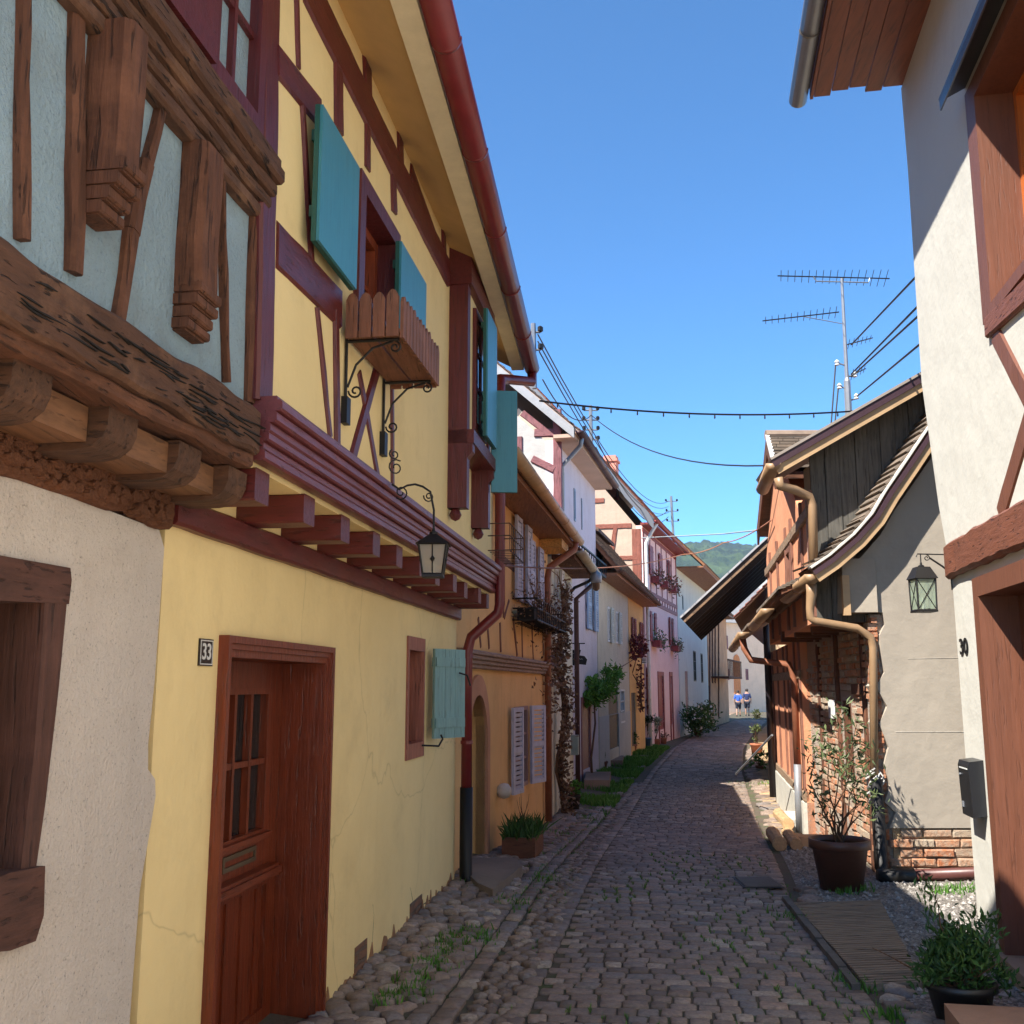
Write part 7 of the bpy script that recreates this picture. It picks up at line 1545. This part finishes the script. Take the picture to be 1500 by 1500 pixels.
# grass verge and tufts between the stones
def blades(m, x, y, h, w=.006, z=None):
    z = gh(x, y) if z is None else z; a = random.random() * 6.28; dx, dy = math.cos(a) * w, math.sin(a) * w; lx, ly = random.gauss(0, h * .35), random.gauss(0, h * .35)
    m.add([(x - dx, y - dy, z - .005), (x + dx, y + dy, z - .005), (x + lx * .6 + dx * .6, y + ly * .6 + dy * .6, z + h * .7), (x + lx, y + ly, z + h)], [(0, 1, 2), (0, 2, 3)], random.random())
m = MB()
for _ in range(26000):
    y = 16.5 + random.random() ** .8 * 18; a, b = interp(BL, y) + .02, lerp(interp(BL, y), interp(XL, y), .72); 
    x = a + (b - a) * random.random()
    if nz((x, y, 0), .9, 2) + nz((x, y, 0), 3, 7) * .4 < 0.02 + max(0, (18 - y) * .1): continue
    blades(m, x, y, random.uniform(.04, .13), .014)
for _ in range(5200):                                     # gaps of the gutter stones
    y = 3.4 + random.random() ** 1.2 * 14; q = random.choice((-.68, -.36, -.25, -.15, -.5)) + random.gauss(0, .03)
    if nz((q, y, 0), 1.3, 5) < 0.05: continue
    xl, sa, ca = frame2(y); blades(m, xl + q * ca, y - q * sa, random.uniform(.01, .04), .005)
for cx_, cy_, r, n in ((636, 1420, .09, 160), (566, 1478, .07, 100), (700, 1375, .12, 160), (670, 1380, .1, 90), (610, 1440, .08, 100), (750, 1325, .12, 90), (715, 1300, .15, 120), (600, 1460, .1, 110), (800, 1290, .12, 70), (655, 1395, .1, 120), (860, 1200, .2, 100), (820, 1225, .15, 80)):
    g = G(cx_, cy_)
    for _ in range(n): blades(m, g.x + random.gauss(0, r * .6), g.y + random.gauss(0, r), random.uniform(.02, .07), .006)
for (gx, gy, h_) in [g_ for g_ in gaps if g_[1] > 4.6][:3200]:
    if gy < 12 and nz((gx, gy, 0), .8, 11) > (-.12 if gy < 7.5 else .1):
        for _ in range(7): blades(m, gx + random.gauss(0, .007), gy + random.gauss(0, .035), random.uniform(.012, .036), .004)
for cx_, cy_, r, n in ((1378, 1312, .06, 60), (1405, 1308, .09, 130), (1235, 1312, .05, 60), (1262, 1308, .05, 60), (1150, 1225, .1, 60), (1132, 1150, .3, 260), (1110, 1128, .3, 200), (1160, 1345, .08, 60), (1265, 1450, .05, 70), (1300, 1490, .06, 80), (1240, 1440, .05, 50)):
    g = G(cx_, cy_)
    for _ in range(n): blades(m, g.x + random.gauss(0, r), g.y + random.gauss(0, r), random.uniform(.02, .07), .006)
tag(m.build('grass', M_leafb), 'grass and weeds along the walls and between the stones', 'grass', kind='stuff')
# stone steps before lilac and beige doors
for x0, x1, y0, y1, h, lab in ((856, 893, 1146, 1160, .22, 'red-brown stone step before the lilac house door'), (893, 912, 1118, 1126, .2, 'grey stone step before the dark doorway of the beige house')):
    a, b = G(x0, y1), G(x1, y1); a2, b2 = G(x0 + 2, y0), G(x1 + 2, y0); m = MB(); zz0 = -.4
    m.hexa([Vector((p.x, p.y, zz0)) for p in (a, b, b2, a2)] + [Vector((p.x, p.y, p.z + h)) for p in (a, b, b2, a2)]); tag(m.build('door_step', stucco('old_step', (.22, .17, .15), .2, .4, 30, .5)), lab, 'step')

# ---------------- two walkers
def person(x, y, H, shirt, shorts, label, ph, cap=False):
    g = G(x, y); g.z = gz(g.y); P = empty('person', g, label, 'person'); s = H / 1.75
    f = Vector((0.30, 1, 0)).normalized(); r = Vector((f.y, -f.x, 0))
    def q(a, b, z): return r * (a * s) + f * (b * s) + Vector((0, 0, z * s))
    J = {'pel': q(0, 0, .95), 'sp': q(0, .02, 1.15), 'ch': q(0, .03, 1.36), 'nk': q(0, .03, 1.50), 'hd': q(0, .05, 1.60), 'ht': q(0, .05, 1.74)}
    ed = [('pel', 'sp'), ('sp', 'ch'), ('ch', 'nk'), ('nk', 'hd'), ('hd', 'ht')]; rad = {'pel': .135, 'sp': .12, 'ch': .145, 'nk': .055, 'hd': .095, 'ht': .07}
    for sd, k in ((-1, 'L'), (1, 'R')):
        st = .16 * sd * ph
        J['hp' + k] = q(.09 * sd, 0, .88); J['kn' + k] = q(.10 * sd, st * .5 + .03, .48); J['an' + k] = q(.10 * sd, st - .02, .09); J['to' + k] = q(.11 * sd, st + .13, .04)
        J['sh' + k] = q(.18 * sd, .02, 1.40); J['el' + k] = q(.25 * sd, -.05 - st * .4, 1.12); J['wr' + k] = q(.24 * sd, .06 - st * .8, .90); J['fi' + k] = q(.235 * sd, .09 - st, .79)
        ed += [('pel', 'hp' + k), ('hp' + k, 'kn' + k), ('kn' + k, 'an' + k), ('an' + k, 'to' + k), ('ch', 'sh' + k), ('sh' + k, 'el' + k), ('el' + k, 'wr' + k), ('wr' + k, 'fi' + k)]
        rad.update({'hp' + k: .095, 'kn' + k: .058, 'an' + k: .042, 'to' + k: .035, 'sh' + k: .062, 'el' + k: .043, 'wr' + k: .032, 'fi' + k: .028})
    def skin(names, grow, nm, mat, root):
        ks = [k for k in J if k in names]; me = bpy.data.meshes.new(nm); me.from_pydata([J[k] for k in ks], [(ks.index(a), ks.index(b)) for a, b in ed if a in ks and b in ks], [])
        o = bpy.data.objects.new(nm, me); C.objects.link(o); o.parent = P
        sm = o.modifiers.new('skin', 'SKIN'); 
        me.skin_vertices.new() if not me.skin_vertices else None
        for i, k in enumerate(ks): me.skin_vertices[0].data[i].radius = ((rad[k] + grow) * s, (rad[k] * (.8 if k in ('ch', 'sp', 'pel') else 1) + grow) * s); me.skin_vertices[0].data[i].use_root = (k == root)
        o.modifiers.new('sub', 'SUBSURF').render_levels = 2; me.materials.append(mat); return o
    skin(set(J), 0, 'body', plain('skin_tone', (.45, .24, .16), .6), 'pel')
    skin({'sp', 'ch', 'shL', 'shR', 'elL', 'elR', 'pel'}, .022, 'shirt', shirt, 'ch')
    skin({'pel', 'hpL', 'hpR', 'knL', 'knR'}, .030, 'shorts', shorts, 'pel')
    MB().lathe(g + q(0, .035, 1.60), [(.09 * s, 0), (.108 * s, .05 * s), (.10 * s, .11 * s), (.06 * s, .155 * s), (0, .165 * s)], 14).build('hair', plain('dark_hair', (.03, .02, .015), .7), P, smooth=True)
    for sd, k in ((-1, 'L'), (1, 'R')): a = g + J['an' + k]; b = g + J['to' + k]; MB().tube([a - f * .05 * s + Vector((0, 0, -.04 * s)), a.lerp(b, .5), b], [.045 * s, .048 * s, .035 * s], 8).build('shoe', plain('dark_shoe', (.04, .03, .03), .6), P)
person(1082, 1049.5, 1.72, plain('royal_blue_cloth', (.03, .10, .42), .8), plain('navy_shorts', (.012, .014, .03), .8), 'walker in a bright blue top and dark shorts seen from behind', 1)
person(1095, 1049.0, 1.82, plain('navy_cloth', (.015, .025, .09), .8), plain('navy_shorts', (.012, .014, .03), .8), 'taller walker in a darker blue top and black shorts seen from behind', -1)
# ------------------------------------------------------------------ air between here and the hills
hz = MB(); hz.bx(-780, 1380, -320, 1800, -1.5, 262)
hm = bpy.data.materials.new('haze'); hm.use_nodes = True; hn = hm.node_tree; hn.nodes.clear()
out = hn.nodes.new('ShaderNodeOutputMaterial'); pv = hn.nodes.new('ShaderNodeVolumePrincipled')
pv.inputs['Color'].default_value = (0.62, 0.80, 1.0, 1); pv.inputs['Density'].default_value = 0.00015; pv.inputs['Anisotropy'].default_value = 0.2
hn.links.new(pv.outputs[0], out.inputs['Volume'])
tag(hz.build('haze', hm), 'thin bluish haze before the wooded hill', 'haze', kind='stuff')
